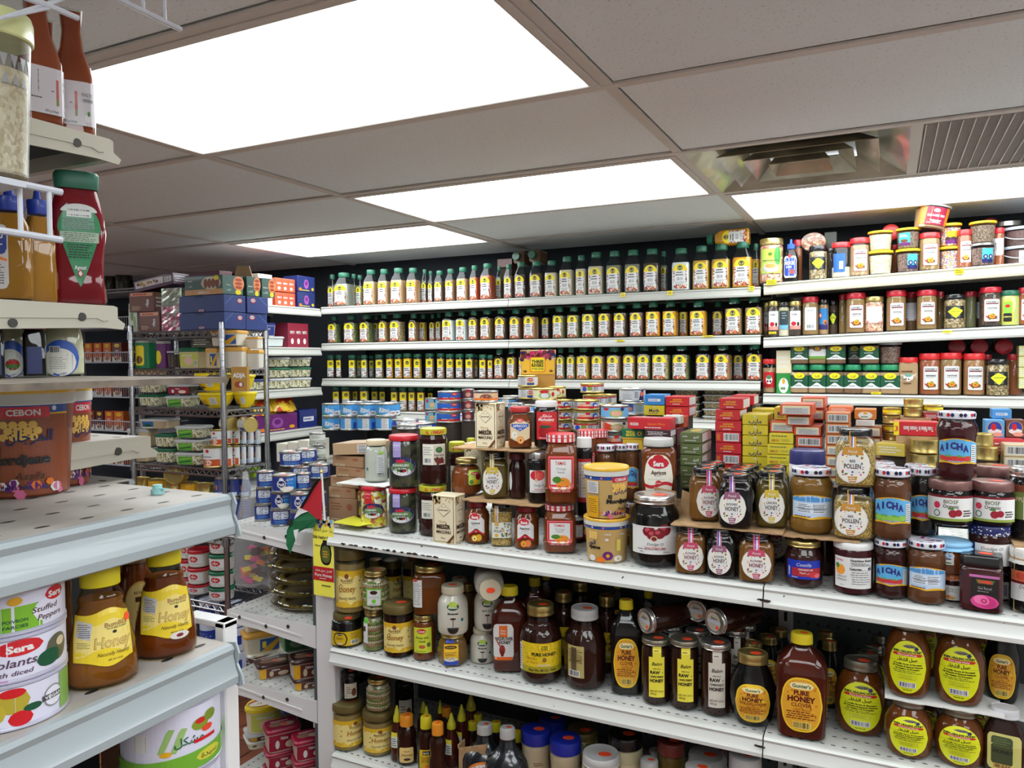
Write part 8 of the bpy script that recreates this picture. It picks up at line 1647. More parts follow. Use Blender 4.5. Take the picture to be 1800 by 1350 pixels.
bx('tin_multipack',(214,190,80),1545,1598,780,802,2.05,.07,'yellow carton sleeve torn open left of the bare tins','lined',down=GB,turn=-.25)
for i in range(2):tn(None,1714,1752-8*(1-i),763+24*i,786+24*i,2.02,'bare gold tin right of the upper AICHA jar, %s'%('upper','lower')[i],None,'gold',down=GB if i else None)
bx('tuna_carton',(90,160,214),1731,1766,739,769,2.12,.05,'light blue tuna carton with a round gold emblem','tunabox',down=GB);bx('tuna_carton',(80,150,210),1744,1778,719,736,2.17,.05,'small light blue carton higher behind','bluetuna',down=GB)
bx('tuna_carton',(110,64,50),1768,1802,738,769,2.12,.05,'dark brown tuna carton with a round emblem at the right edge','tunabox',down=GB);bx('tuna_carton',(200,60,70),1742,1800,772,800,2.08,.06,'pink red carton under the round emblem cartons','lined',down=GB)
for i in range(2):bx('tin_multipack',(206,190,150),1765,1810,782+22*i,803+22*i,2.02,.09,'cream sleeve of tins at the right edge, %s'%('upper','lower')[i],'barbig',None,'lined',down=GB if i else None)
z_=Z2+.0005
def H(K,x0,x1,yt,yb,label,cat='jar',z=z_,**a):return pb(K,x0,x1,yt,yb,z,label,cat,ymin=YM,**a)
b=H(blackhoney(),582,637,1063,1144,'black jar with a yellow label and orange sticker on its brown lid');pb(bumbee('crystal',-.12),589,642,961,None,b[1],'tall honey jar with a yellow label on the black jar',Y=b[2],hh=(Z1-.045-b[1])*.93)
n=H(nutjar('nuts2',1),638,675,1063,1149,'jar of layered nuts, lower one on the honey shelf');pb(nutjar('nuts',0),637,684,994,None,n[1],'jar of layered nuts with a white square label, upper one',Y=n[2]+.003)
H(bumbee('dhoney',-.14),674,728,1049,1161,'dark honey jar with a yellow honeycomb label and brown lid')
c=H(darkhoney(1),724,766,1071,1166,'honey with comb jar, lime green label');pb(darkhoney(0),725,785,983,None,c[1],'tall brown honey jar above the honey with comb',Y=c[2]+.02)
a=H(alshifa(),768,823,1100,1177,'squat faceted honey jar with a blue band and daisies');pb(molasses(0),769,823,1020,None,a[1],'cream Molasses jar standing on the faceted honey jar',Y=a[2])
m=H(molasses(0),826,870,1094,1170,'cream Molasses jar standing on the shelf behind the wildflower jug');pb(molasses(1),833,880,1018,None,m[1],'cream molasses jar with Arabic writing, upper',Y=m[2])
for x0,x1,yt,l,Y in((650,672,968,'left',1.97),(673,706,968,'middle',1.98),(708,742,972,'right',1.98)):
 a=pb(bumbee('dhoney',.3),x0,x1,1060,None,z_,'honey jar standing lower in the back row, %s column'%l,Y=Y,group=None);pb(bumbee('dhoney',.3),x0,x1,yt,None,a[1],'yellow labelled honey jar in the back row, %s'%l,Y=Y,hh=.15)
P=atY(857,1002,1.88);place(molasses(0),(P.x,1.88,Z2+.235),'molasses jar lying on its side under the jam shelf, lid towards us','jar',None,(.9,.9,1),.55,PI/2,0)
for x0,x1,Y in((786,822,1.97),(836,868,1.98)):a=pb(molasses(1),x0,x1,1085,None,z_,'lower molasses jar in the back row, %s'%('left' if x0<800 else 'right'),Y=Y);pb(molasses(1),x0+4,x1+4,1010,None,a[1],'upper molasses jar in the back row, %s'%('left' if x0<800 else 'right'),Y=Y)
pb(darkhoney(2),806,836,1020,None,z_,'tall dark honey jar between the two molasses columns',Y=1.96)
H(wildjug(),863,929,1022,1187,'WILDFLOWER HONEY jug with a yellow cap, white label');H(purehoney(),913,988,1049,1208,'large PURE HONEY jar with a yellow label and gold lid');H(backhoney(),991,1065,1056,1219,'large dark honey jar with a light grey lid showing its back label')
H(gunter('CLOVER','jug','black'),1072,1130,1047,1226,'PURE HONEY CLOVER jug with a yellow cap, left of the slim jars')
for x0,x1,yt,Y,K,l in((918,962,1009,1.96,wildjug(),'yellow-capped honey jug behind the large PURE HONEY jar'),(945,975,1002,2.06,wildjug(),'yellow-capped honey jug farthest behind'),(968,1014,1033,1.94,purehoney(),'gold-lidded honey jar behind, left of the grey lid'),(999,1042,1016,2.05,purehoney(),'gold-lidded honey jar at the very back'),(1045,1089,1040,1.94,purehoney(),'gold-lidded honey jar behind, right of the grey lid'),(1072,1100,1017,2.07,gunter('CLOVER','jug','black'),'yellow-capped jug deep in the shade'),(1122,1158,1030,1.95,gunter('CLOVER','jug','black'),'yellow-capped jug behind the lying jars')):pb(K,x0,x1,yt,None,z_,l,'jar' if 'jar' in l else 'jug',Y=Y)
bl=[]
for x0,x1,yt,yb,c,w_,l in((1128,1177,1111,1244,'yellow','UNFILTERED','slim RAW UNFILTERED HONEY jar with yellow label, left of the pair'),(1178,1228,1113,1253,'yellow','UNFILTERED','slim RAW UNFILTERED HONEY jar with yellow label, right of the pair'),(1232,1284,1118,1264,'grey','CHESTNUT','slim RAW CHESTNUT HONEY jar with a beige label')):bl.append(H(balim(c,w_),x0,x1,yt,yb,l))
for i,(x0,x1,yt,Y)in enumerate(((1160,1200,1092,1.90),(1172,1210,1078,1.985),(1205,1246,1099,1.90),(1222,1262,1085,1.985),(1276,1312,1100,1.91),(1290,1328,1090,1.99))):pb(balim('grey','CHESTNUT'),x0,x1,yt,None,z_,'slim honey jar behind the front three, %s from the left'%ORD[i],Y=Y)
for(px,py,s,l,rz)in((1141,1090,.031,'left',-.62),(1227,1072,.028,'middle, farther back',-.2),(1262,1091,.031,'right',-.55)):
 P=atY(px,py,1.80 if s>.03 else 1.88);q=s/.035;place(balim('grey','CHESTNUT',1),(P.x-math.sin(rz)*.15*q*1.02*-1 if 0 else P.x+math.sin(-rz)*.15*q,P.y+math.cos(rz)*.15*q,P.z),'slim honey jar lying on the others, lid towards us, %s one'%l,'jar','slim jars lying on the row',(q,q,q),rz,PI/2,0)
H(gunter('WILDFLOWER','jar','black'),1283,1363,1135,1284,'oval PURE HONEY WILDFLOWER jar with gold lid');H(gunter('CLOVER','jug','rhoney'),1365,1453,1101,1307,'large PURE HONEY CLOVER jug with a yellow cap')
for i,(x0,x1,yt,Y)in enumerate(((1296,1348,1120,1.92),(1326,1374,1110,2.0),(1346,1392,1098,2.08),(1440,1476,1120,1.96),(1432,1470,1104,2.05))):pb(gunter('WILDFLOWER','jar','black'),x0,x1,yt,None,z_,'oval honey jar with a dull gold lid behind the WILDFLOWER one, %s'%('nearest','second','third','fourth','fifth')[i],Y=Y)
f=H(shifa(),1469,1556,1148,1299,'oval honey jar with a large yellow oval label, alone left of the stacked pairs')
for i,(x0,x1,yt,Y)in enumerate(((1500,1552,1138,1.97),(1508,1560,1125,2.06),(1526,1562,1112,2.13))):pb(shifa(),x0,x1,yt,None,z_,'oval honey jar in the %s row behind the single one'%ORD[i+1],Y=Y)
s1=H(shifa('amber'),1558,1636,1216,1339,'oval amber honey jar under the card, left');s2=H(shifa('amber'),1645,1728,1232,1355,'oval amber honey jar under the card, right')
zk=max(s1[1],s2[1])+.001;WC=_M['white_card'];board(.0,.215,zk,1.768,2.0,'white card between the two layers of oval honey jars',.003,6,WC);board(.225,.34,zk-.012,1.80,2.0,'second white card under the dark bottle at the right',.003,7,WC)
room_=Z1-.062-zk
for x0,x1,l,am in((1558,1633,'left','honey'),(1646,1727,'right','amber')):pb(shifa(am),x0,x1,1100,None,zk+.0035,'oval honey jar with a yellow oval label on the card, %s'%l,Y=s1[2]if l=='left' else s2[2],hh=room_)
for x0,x1,l in((1606,1650,'left'),(1700,1740,'right')):a=pb(shifa('honey'),x0,x1,1222,None,z_,'oval honey jar behind the lower pair, '+l,Y=1.93);pb(shifa('honey'),x0,x1,1100,None,zk+.0035,'oval honey jar behind the upper pair, '+l,Y=1.93,hh=room_)
H(honeydark_oval(),1731,1800,1233,1370,'dark honey bottle with a gold label and a white lid, bottom right');pb(gunter('CLOVER','jar','black'),1733,1790,1110,None,zk-.008,'dark honey bottle on the card at the right edge',Y=1.87,hh=room_+.01)
z3=Z3+.0005
def G(K,x0,x1,yt,yb,label,cat='jar',z=z3,**a):return pb(K,x0,x1,yt,yb,z,label,cat,ymin=YM,**a)
a=G(bumbee('crystal',.25),585,638,1218,1327,'honey jar with a yellow dripping label, bottom shelf left corner');pb(lowjar('black','black','plain',4),599,631,1172,None,a[1],'small black jar with a cream label on the corner honey jar',Y=a[2]+.01)
a=G(bumbee('crystal',.05),638,693,1232,1336,'Honey jar with yellow label, second on the bottom shelf');pb(nutjar('nuts2',2),643,687,1172,None,a[1],'jar of layered almonds standing on the second honey jar',Y=a[2],hh=.095)
pb(lowjar('black','black','plain',4),694,728,1190,None,z3,'black jar with a white label in the shade of the bottom shelf',Y=1.98)
SQ=[(690,706,1235,1.80,'cone',3,'cone-capped honey bottle left of the first orange cap'),(737,752,1228,1.93,'cone',0,'cone-capped honey bottle, rear pair left'),(744,756,1237,1.88,'cone',0,'cone-capped honey bottle just behind the yellow flip cap'),(769,779,1228,1.93,'cone',0,'cone-capped honey bottle behind the brown orange cap'),(784,803,1247,1.84,'cone',3,'cone-capped honey bottle right of the second orange cap'),(803,820,1233,1.88,'cone',3,'cone-capped honey bottle with a white tag'),(818,838,1214,1.95,'cone',0,'tallest cone-capped honey bottle, nearest the white cap')]
for x0,x1,yt,Y,c,v,l in SQ:w2=(x1-x0)*.75;xm=(x0+x1)/2;pb(squeeze('cone',v),xm-w2,xm+w2,yt,None,z3,l,'bottle',Y=Y)
for x0,x1,yt,Y,v,col,l in((696,734,1247,1.80,1,'orange','honey squeeze bottle with an orange flip cap and tan label'),(733,765,1251,1.79,2,'yellow','honey squeeze bottle with a yellow flip cap'),(753,786,1262,1.775,0,'orange','honey squeeze bottle with an orange flip cap, behind the cardboard'),(772,798,1237,1.93,0,'orange','honey squeeze bottle with a dull orange cap farther back')):pb(squeeze('flip',v,'dhoney',col),x0,x1,yt,None,z3,l,'bottle',Y=Y)
cbx=MB();cbx.box(-1.045,1.765,z3,-1.042,1.80,z3+.11,CB);cbx.prism([(-1.045,z3),(-.985,z3),(-.955,z3+.13),(-1.045,z3+.10)],1.765,1.768,CB,'y');tag(cbx.build('open_carton',smooth=0),'cut open cardboard box between squeeze bottles','box')
pb(forever(),812,892,1254,None,z3,'black BEE HONEY squeeze bottle with a white cap, left','bottle',Y=1.80);pb(forever(),852,932,1260,None,z3,'black BEE HONEY squeeze bottle with a white cap, right','bottle',Y=1.785)
for x0,x1,yt,Y,l in((822,840,1262,1.9,'left'),(832,848,1250,1.95,'rear'),(862,882,1262,1.9,'between the black bottles'),(900,917,1279,1.86,'right of the black bottles')):pb(squeeze('flip',0,'dhoney','yellow'),x0-4,x1+4,yt,None,z3,'olive bottle with a lime cap, '+l,'bottle',Y=Y)
for x0,x1,yt,Y,l in((916,969,1268,1.83,'left front'),(966,1022,1283,1.815,'right front'),(948,996,1250,1.93,'rear')):pb(tahini(),x0,x1,yt,None,z3,'tahini jar with a deep blue lid, '+l,Y=Y)
for x0,x1,yt,Y,K,l in((996,1052,1268,1.90,lowjar('nuts2','dgold','metal'),'jar with a dark olive lid behind the tahini jars'),(1022,1091,1307,1.80,lowjar('nuts2','white','metal'),'jar of pickles with a wide white screw lid'),(1068,1131,1274,1.88,lowjar('beige','black','plain',1),'beige labelled jar with a large black lid'),(1125,1158,1327,1.83,lowjar('cream','white','plain'),'jar with a white lid left of the yellow pickle jar'),(1155,1205,1289,1.87,lowjar('olivej','brown','plain',2),'yellow pickle jar with a red brown lid'),(1209,1275,1310,1.90,lowjar('cream','white','plain'),'round white lidded tub left of the red one'),(1203,1256,1334,1.80,lowjar('cream','white','plain'),'white lidded tub low at the picture edge'),(1281,1339,1312,1.82,lowjar('olivej','white','plain',3),'jar with a white lid and teal label at the right end'),(1222,1278,1296,1.97,lowjar('cream','brown','plain',2),'white tub with a red mark lying behind'),(1140,1166,1312,1.95,lowjar('cream','white','plain'),'white lidded tub farther back')):pb(K,x0,x1,yt,None,z3,l,'jar',Y=Y)
def L(K,x0,x1,yt,z,X,label,cat='bottle',turn=0,fc=1,Y=None,hh=None,tilt=0):
 """thing standing at height z on the plane X = const"""
 cx=(x0+x1)/2;P=atX(cx,yt,X)if Y is None else Vector((atY(cx,yt,Y).x,Y,0));d_=depth((P.x,P.y,(z+P.z)/2));W=(x1-x0)/FPX*d_;T=atY(cx,yt,P.y)
 s=W/K.w;return place(K,(P.x,P.y,z),label,cat,None,(s,s,(hh or T.z-z)/K.h),-math.atan2(P.x,P.y)*fc+turn,0,tilt)
L(hotbottle(.12),90,158,22,1.9705,-1.06,'orange sauce bottle with a white label, right of the two on the top bracket shelf');L(hotbottle(-.1),26,96,-14,1.9705,-1.05,'orange sauce bottle with a white label and bar code, left of the two',turn=.3)
L(hotbottle(.1),60,100,38,1.9705,-1.24,'orange sauce bottle standing behind the front two')
L(ketchup(),89,177,305,1.7305,-1.075,'red ketchup squeeze bottle with a green cap and green back label',turn=.05)
L(mustard(0),40,90,336,1.7305,-1.07,'mustard squeeze bottle with a blue nozzle cap, label side away',turn=.5);L(mustard(1),-18,49,330,1.7305,-1.05,'mustard squeeze bottle with a blue nozzle cap at the left picture edge',turn=-.1);L(mustard(0),14,44,352,1.7305,-1.25,'mustard squeeze bottle behind the front two')
PT=Kind('pasta_tub',.12,.12,.2);_p=[(0,.042),(.004,.046),(.17,.055),(.172,.056)]
PT.part('tub_body',lathe_mb(_p,'C',clear('frosted_tub',(226,226,220),.3)));PT.part('contents',lathe_mb(fillprof(_p,.13,.002),'C',stuffm('oats')));PT.part('lid',lathe_mb([(.168,.058),(.17,.060),(.192,.060),(.2,.057),(.2,.02)],'C',mat('pale_green_lid',(206,210,150),.3,coat=.4)))
_a=Art(Surf(_p,'C'),.0006);[_a.pg([(x,.145),(x+.012,.145),(x+.006,.128)],'grey')for x in[-.04+.016*i for i in range(7)]];[_a.pg([(x+.008,.125),(x+.014,.11),(x+.002,.11)],'grey')for x in[-.04+.016*i for i in range(6)]];PT.part('label',_a,smooth=0)
P=atX(-8,315,-.93);L(PT,-76,48,27,P.z,-.93,'frosted tub with a pale green lid cut by the left picture edge','tub')
def fence(label,rods,posts,X,r=.0042):
 e=empty('wire_shelf',(0,0,0));tag(e,label,'rack')
 for(a,b)in rods:p,q=atX(*a,X),atX(*b,X);d=(p-q).normalized();MB().tube([p+d*.25,q],r,WIREW,8).build('wire',e)
 for(a,b)in posts:MB().tube([atX(*a,X),atX(*b,X)],r*.7,WIREW,8).build('wire',e)
 return e
e=fence('white coated wire shelf edge in front of the mustard bottles',[((0,316),(108,338)),((0,405),(108,422))],[((34,321),(37,412)),((86,333),(88,419))],-.90)
p=atX(0,317,-.90);MB().box(-1.0,.12,p.z-.006,-.885,p.y+.02,p.z,WIREW).build('tray',e,smooth=0)
for x in(-.98,):MB().tube([(x,.2,p.z-.004),(x,p.y,p.z-.004)],.003,WIREW).build('wire',e)
fence('white coated wire shelf high above the sauce bottles',[((200,-6),(318,52)),((0,-20),(95,14)),((95,14),(137,32))],[((250,-8),(252,20)),((288,-8),(290,38))],-.88,.0036)
e=fence('crossing white wire just above the orange sauce bottles',[],[((-20,38),(137,-10)),((10,30),(95,12))],-.88,.003)
zb=1.6290
L(mayo(1),-8,46,540,zb,-1.08,'mayonnaise bottle with a burger label, left of the dark sauce');L(darksauce(),40,77,556,zb,-1.03,'dark sauce bottle with a dull red cap between the mayonnaise bottles');L(mayo(0),72,141,540,zb,-1.08,'mayonnaise bottle with a blue label and bar code, right of the dark sauce');L(darksauce(),-26,4,556,zb,-1.03,'dark sauce bottle cut by the left picture edge at eye level')
def LP(K,x0,x1,yt,yb,z,label,cat,turn=0,**a):return pb(K,x0,x1,yt,yb,z,label,cat,turn=turn,**a)
LP(cebon(0,1),-38,124,664,888,1.4765,'large honey tub printed El Mordjene, nearest on the wide shelf','tub',-.35,hh=.142);LP(cebon(0,1),62,158,668,862,1.4745,'second honey tub behind the large one at left','tub',.45,hh=.143)
o=MB().lathe([(0,.008),(.006,.0085),(.007,.006),(.012,.006),(.0125,.002)],circ(14),(150,206,206));o.box(.004,-.002,.005,.014,.002,.008,(150,206,206));tag(o.build('bottle_cap',None,atZ(277,868,1.4765)),'small pale turquoise plastic cap on the empty shelf','cap')
LP(honeybear('gold',1),120,236,970,1226,1.2805,'honey squeeze bottle with an orange sticker, left of two on the lower left shelf','bottle',.1);LP(honeybear('amber',0),238,341,940,1169,1.2805,'honey squeeze bottle with a small oval sticker, right of two','bottle',.1)
LP(ovalhoney(),205,268,958,None,1.2805,'amber honey jar with a gold oval label behind the two squeeze bottles','jar',Y=.69);LP(ovalhoney(),197,232,950,None,1.2805,'amber honey jar deeper on the lower left shelf','jar',Y=.74)
z=1.2805
for v,l in((2,'bottom tin of the stack at left, stuffed peppers and a VEGAN seal'),(1,'middle tin of the stack at left, reading Eggplants'),(0,'top tin of the stack at left, reading Stuffed Peppers')):
 e=place(vegtin(v),(-.83,.475,z),l,'tin',None,(1.1,1.1,.79),1.15-(.1 if v==1 else 0));z+=.0476
place(vegtin(2),(-.93,.33,1.2805),'tin in the shade behind the stack of three at left','tin',None,(1.3,1.3,1),.9);LP(darkhoney(0),92,124,985,None,1.2805,'dark jar between the tin stack and the first squeeze bottle','jar',Y=.62)
tg=atY(300,1243,.60).z-.107;LP(vegtin(3),218,383,1214,None,tg,'large tin with marrows, olives and a red ribbon, lowest left','tin',-.1,Y=.665,hh=.085);LP(vegtin(3),218,383,1330,None,1.0305,'green tin under the marrow tin, cut by the picture foot','tin',.2,Y=.665,hh=tg-1.031)
YK=RYF+.02
def K_(K,x0,x1,yt,z,label,cat='tub',dY=0,**a):return pb(K,x0,x1,yt,None,z+.006,label,cat,None,a.pop('fc',.3),Y=YK+.045+dY,**a)
zt=RKZ[0]+.006;BL=(48,66,128)
for j,zz in enumerate((zt,zt+.078)):
 for i in range(2):
  K=box(.285,.128,.076,BL,'bluefront' if not i else None,('blueside','bluesider')[i],None,'baking_carton');place(K,(RXR-.285/2+.018+(.008 if j and i else 0),RYF+.062+i*.138,zz),'blue carton with a round red white emblem, %s %s on the wire rack'%(('lower','upper')[j],('front','rear')[i]),'box',None,(1,1,1),-.04 if i else 0)
zm=zt+.157;GM=(70,104,96)
for i,(w_,y,x)in enumerate(((.24,0,0),(.20,.125,.01),(.20,.215,.02))):place(box(w_,(.12,.075,.075)[i],.086 if not i else.09,GM,'meatf' if not i else None,'meats',None,'frozen_carton'),(RXR-w_/2+.01+x,RYF+.06+y,zm),'grey green carton with a meat picture, %s of three on the blue cartons'%('front','middle','rear')[i],'box',None,(1,1,1),(0,-.1,-.14)[i])
fl_=MB().prism([(0,0),(.12,.0),(.10,.055),(.02,.06)],0,.003,(178,142,96),'y');tag(fl_.build('carton_flap',None,(RXR-.13,RYF+.2,zm+.092),smooth=0),'raised brown carton flap behind the meat cartons','box')
GLM=(122,74,66)
for i,(x0,x1,zz,tu)in enumerate(((243,281,zt,-.05),(228,266,zt+.096,.12))):A,B=atY(x0,520,YK),atY(x1,520,YK);place(box(.135,.10,.094,GLM,'clas','lined',None,'biscuit_carton'),((A.x+B.x)/2,YK+.05,zz),'brown biscuit carton with white sideways lettering, %s'%('lower','upper')[i],'box',None,((B.x-A.x)/.135,1,1),tu)
for i,(x0,x1,zz,c,l)in enumerate(((283,320,zt,(200,130,150),'crinkled pink and silver foil brick'),(284,319,zt+.118,(186,200,180),'crinkled green and silver foil brick'))):
 A,B=atY(x0,520,YK),atY(x1,520,YK);n=7;g_=MB();hh_=(.116,.082)[i];rr=random.Random(i);w_=B.x-A.x
 for(o_,u,v_)in((Vector((-w_/2,0,0)),Vector((w_,0,0)),Vector((0,0,hh_))),(Vector((w_/2,0,0)),Vector((0,.10,0)),Vector((0,0,hh_))),(Vector((-w_/2,0,hh_)),Vector((w_,0,0)),Vector((0,.10,0)))):
  nn=u.cross(v_).normalized();vs=[o_+u*(a/n)+v_*(b/n)+nn*(rr.uniform(-.004,.003)if 0<a<n and 0<b<n else 0)for a in range(n+1)for b in range(n+1)];g_.add(vs,[(a*(n+1)+b,(a+1)*(n+1)+b,(a+1)*(n+1)+b+1,a*(n+1)+b+1)for a in range(n)for b in range(n)],mat('foil_%d'%i,c,.22,.5,noise=(28,(214,220,214),.5,.55)))
 g_.box(-w_/2+.002,.004,0,w_/2-.002,.098,hh_-.003,c);o=g_.build('foil_brick',None,((A.x+B.x)/2,YK,zz),smooth=0);o['kind']='thing';tag(o,l+' on the wire rack','packet')
A=atY(262,470,YK+.02);place(box(.26,.10,.055,(76,30,66),'purp','lined',None,'purple_carton'),(A.x+.04,YK+.06,zt+.205),'long purple carton with small pictures, tilted on the foil and biscuit bricks','box',None,(1,1,1),.05,0,-.13)
A=atY(230,545,YK);place(box(.06,.08,.14,(206,214,196),'foil',None,None,'white_bag'),(A.x,YK+.05,zt),'white and yellow packet at the left corner of the rack top','packet')
bx('dark_carton',(96,34,52),300,385,443,463,YK+.15,.08,'dark wine red carton at the back of the rack top, near the ceiling',zb=zm+.087,hfix=.045)
z=RKZ[1]
K_(jar('powder_tin',.07,.1,[(0,1),(.9,1)],'c',1,'white',.9,(.9,1,.98,'plain','lgrey'),lambda A,w,h:(A.rr(-w*.3,h*.1,w*.2,h*.8,.006,'yellow'),A.e(-w*.05,h*.3,w*.18,h*.14,'brown')),bodymat=C('green')),240,276,597,z,'green tin with a yellow bottle-shaped label','tin');K_(jar('powder_tin',.07,.1,[(0,1),(.9,1)],'c',1,'white',.9,(.9,1,.98,'plain','lgrey'),lambda A,w,h:A.e(-w*.1,h*.4,w*.25,h*.25,'yellow'),bodymat=C('purple')),276,300,599,z,'dark purple tin right of the green tin','tin')
K_(tub('dseeds','clear'),295,318,617,z,'small dark tub between the tins and the green-lidded tub');g2=K_(foodtub('white','green',opaque='beige',art='yellowpic',h=.08),319,362,611,z,'green-lidded tub with a yellow picture');K_(foodtub('white','gold',opaque='beige',art='bluegold',h=.08),364,389,612,z,'orange-lidded tub half hidden by the rack post');b3=K_(foodtub('white','gold',opaque=(230,224,210),h=.08),397,437,610,z,'plain cream tub with an orange lid');K_(foodtub('white','gold',opaque=(224,220,206),h=.08),436,463,615,z,'smaller cream tub with an orange lid, right',dY=.04)
K_(foodtub('white','gold',opaque=(220,216,200),art='bluegold',h=.08),376,433,586,b3[1],'upper orange-lidded tub with a blue and yellow label',hh=.07);K_(foodtub('white','gold',opaque=(224,220,206),h=.08),435,460,592,b3[1]-.012,'upper small orange-lidded tub at the right post',dY=.05);bx('dry_packet',(84,78,50),336,372,592,611,YK+.04,.05,'olive brown packet on the green-lidded tub','lined',zb=g2[1]+.001)
z=RKZ[2];v=None
for j,(yt,l)in enumerate(((692,'lower'),(668,'middle'))):r=K_(foodtub('salad','green',h=.06),249,291,yt,z if v is None else v,'green-lidded tub of salad, %s of the left stack'%l);v=r[1]
K_(foodtub('oats','gold',opaque='beige',h=.06),240,290,650,v,'beige topped tub on the green-lidded stack')
r=K_(foodtub('salad','clear',art='greeny',h=.06),296,350,694,z,'clear-lidded tub with green grass label, lower');K_(foodtub('dseeds','clear',art='redpic',h=.05),299,346,675,r[1],'small red labelled clear tub on the grass labelled one')
r=K_(bowl(),350,414,688,z,'yellow bowl, lower left of four','bowl');K_(bowl(),344,406,655,r[1],'yellow bowl, upper left of four','bowl');r=K_(bowl(),411,452,688,z,'yellow bowl, lower right of four','bowl',.07);K_(bowl(),406,449,658,r[1],'yellow bowl, upper right of four','bowl',.07)
A=atY(422,663,RYF-.02);place(box(.07,.03,.108,(176,130,50),'adja',None,None,'coffee_packet'),(A.x,RYF-.0185,atY(422,688,RYF-.03).z),'golden brown ADJA packet hanging on the rack edge','packet',None,(1,1,1),.45)
z=RKZ[3];v=z
for j,yt in enumerate((790,768,745)):r=K_(foodtub('salad','clear',art='greeny',h=.06),314,371,yt,v,'clear-lidded tub of dip, %s of the three-high stack'%('lowest','middle','top')[j]);v=r[1]
v=z
for j,yt in enumerate((785,760)):r=K_(foodtub('salad','green',h=.06),277,317,yt,v,'green-lidded tub of dip, %s of two'%('lower','upper')[j]);v=r[1]
r=K_(foodtub('cream','clear',opaque='beige',h=.08),232,274,783,z,'pale tub low at the left post of the rack');r=K_(foodtub('cream','clear',opaque='beige',art='bluelab',h=.08),229,276,750,r[1],'pale tub with a sea blue label, clear lid');K_(foodtub('cream','clear',opaque='beige',art='bluelab',h=.08),252,312,731,max(v,r[1]),'blue labelled tub lying across the stacks near the shelf above',hh=.045)
for j,(x0,x1)in enumerate(((372,398),(396,409),(409,422),(423,433),(434,446),(447,459))):
 v=z
 for q in range(2):
  r=K_(tin(.07,.08,'white','labcan' if j<3 else 'bluemeat','gold' if j<3 else 'silver'),x0 if q or j else 359,x1 if q or j else 393,(782,754)[q],v,'%s tin, %s from the left in the %s row'%('orange white' if j<3 else 'blue white',ORD[j],('lower','upper')[q]),'tin',max(0,j-1)*.045-(.0 if j else.02));v=r[1]
for x,l,c in((412,'gold rimmed','labcan'),(444,'blue','bluemeat')):P=atY(x,745,YK+.1);place(tin(.07,.08,'white',c,'gold'),(P.x-.045,YK+.09,v+.038),'%s tin lying on its side on the upright tins'%l,'tin',None,(1,1,1),1.2,PI/2,0)
z=RKZ[4]
for j,x in enumerate((246,274,303,331,358)):
 v=z
 for q in range(5):P=atY(x,880,YK+.05);place(tin(.1,.045,'gold' if(j+q)%2 else None,None,'gold',ratio=.7),(P.x,YK+.06,z+q*.0455),'flat gold tin, %s column from the left, %s layer up'%(ORD[j],ORD[q]),'tin')
P=atY(306,836,YK);place(tin(.12,.04,None,None,'gold',ratio=.65),(P.x,YK+.03,z+.2285+.036),'flat gold tin standing on edge with an orange dot on its lid','tin',None,(1,1,1),.1,PI/2,0);
for j,(x0,x1)in enumerate(((379,399),(400,420),(421,441))):
 v=z
 for q,yt in enumerate((872,838)):r=K_(tin(.07,.08,(40,56,130),'bluemeat'),x0,x1,yt,v,'dark blue meat tin, %s from the left, %s'%(ORD[j],('lower','upper')[q]),'tin',j*.06);v=r[1]
bx('milk_carton','white',413,436,812,832,RYB-.06,.04,'white carton with bold blue letters near the rack right post','nutri',zb=v+.0,hfix=.05);bx('milk_carton',(150,190,60),437,446,814,834,RYB-.06,.04,'narrow lime green carton beside the white one',zb=v,hfix=.045)
z=RKZ[5];
for c_,(x0,x1,ts,lc)in enumerate(((331,371,(1018,989,958),'red'),(368,413,(1022,994,965,934),'green'),(318,342,(1010,978,946),'red'))):
 v=z+.001
 for q,yt in enumerate(ts):r=K_(foodtub('white',lc,w=.1,d=.1,h=.065,art='redwhite',opaque=(222,218,206),outl='c'),x0,x1,yt,v,'round white tub with a %s lid, %s up in the %s stack'%(lc,ORD[q],('centre','right','left')[c_]),dY=.02 if c_!=1 else 0);v=r[1]
rr=random.Random(11);z=RKZ[6]
for i in range(9):q=i%3;K=jar('paper_roll',.09,.12,[(0,.9),(.02,1),(.98,1),(1,.9)],'c',1,'white',.9,None,lambda A,w,h:(A.r(-w*.7,h*.3,w*.7,h*.7,(30,60,150)),A.lines(-w*.5,h*.4,w*.5,h*.6,2,'white',.5)),bodymat=C((200,206,226)));x=RXR-.06-.17*q;place(K,(x,RYF+.10,z+.005+.115*(i//3)),'blue white wrapped roll on the bottom rack shelf, %s layer, %s from the right'%(ORD[i//3],ORD[q]),'roll',None,(1,1,.9))
milky=mat('milky_film',(226,228,230),.25,coat=.5);milky.node_tree.nodes['Principled BSDF'].inputs['Alpha'].default_value=.24
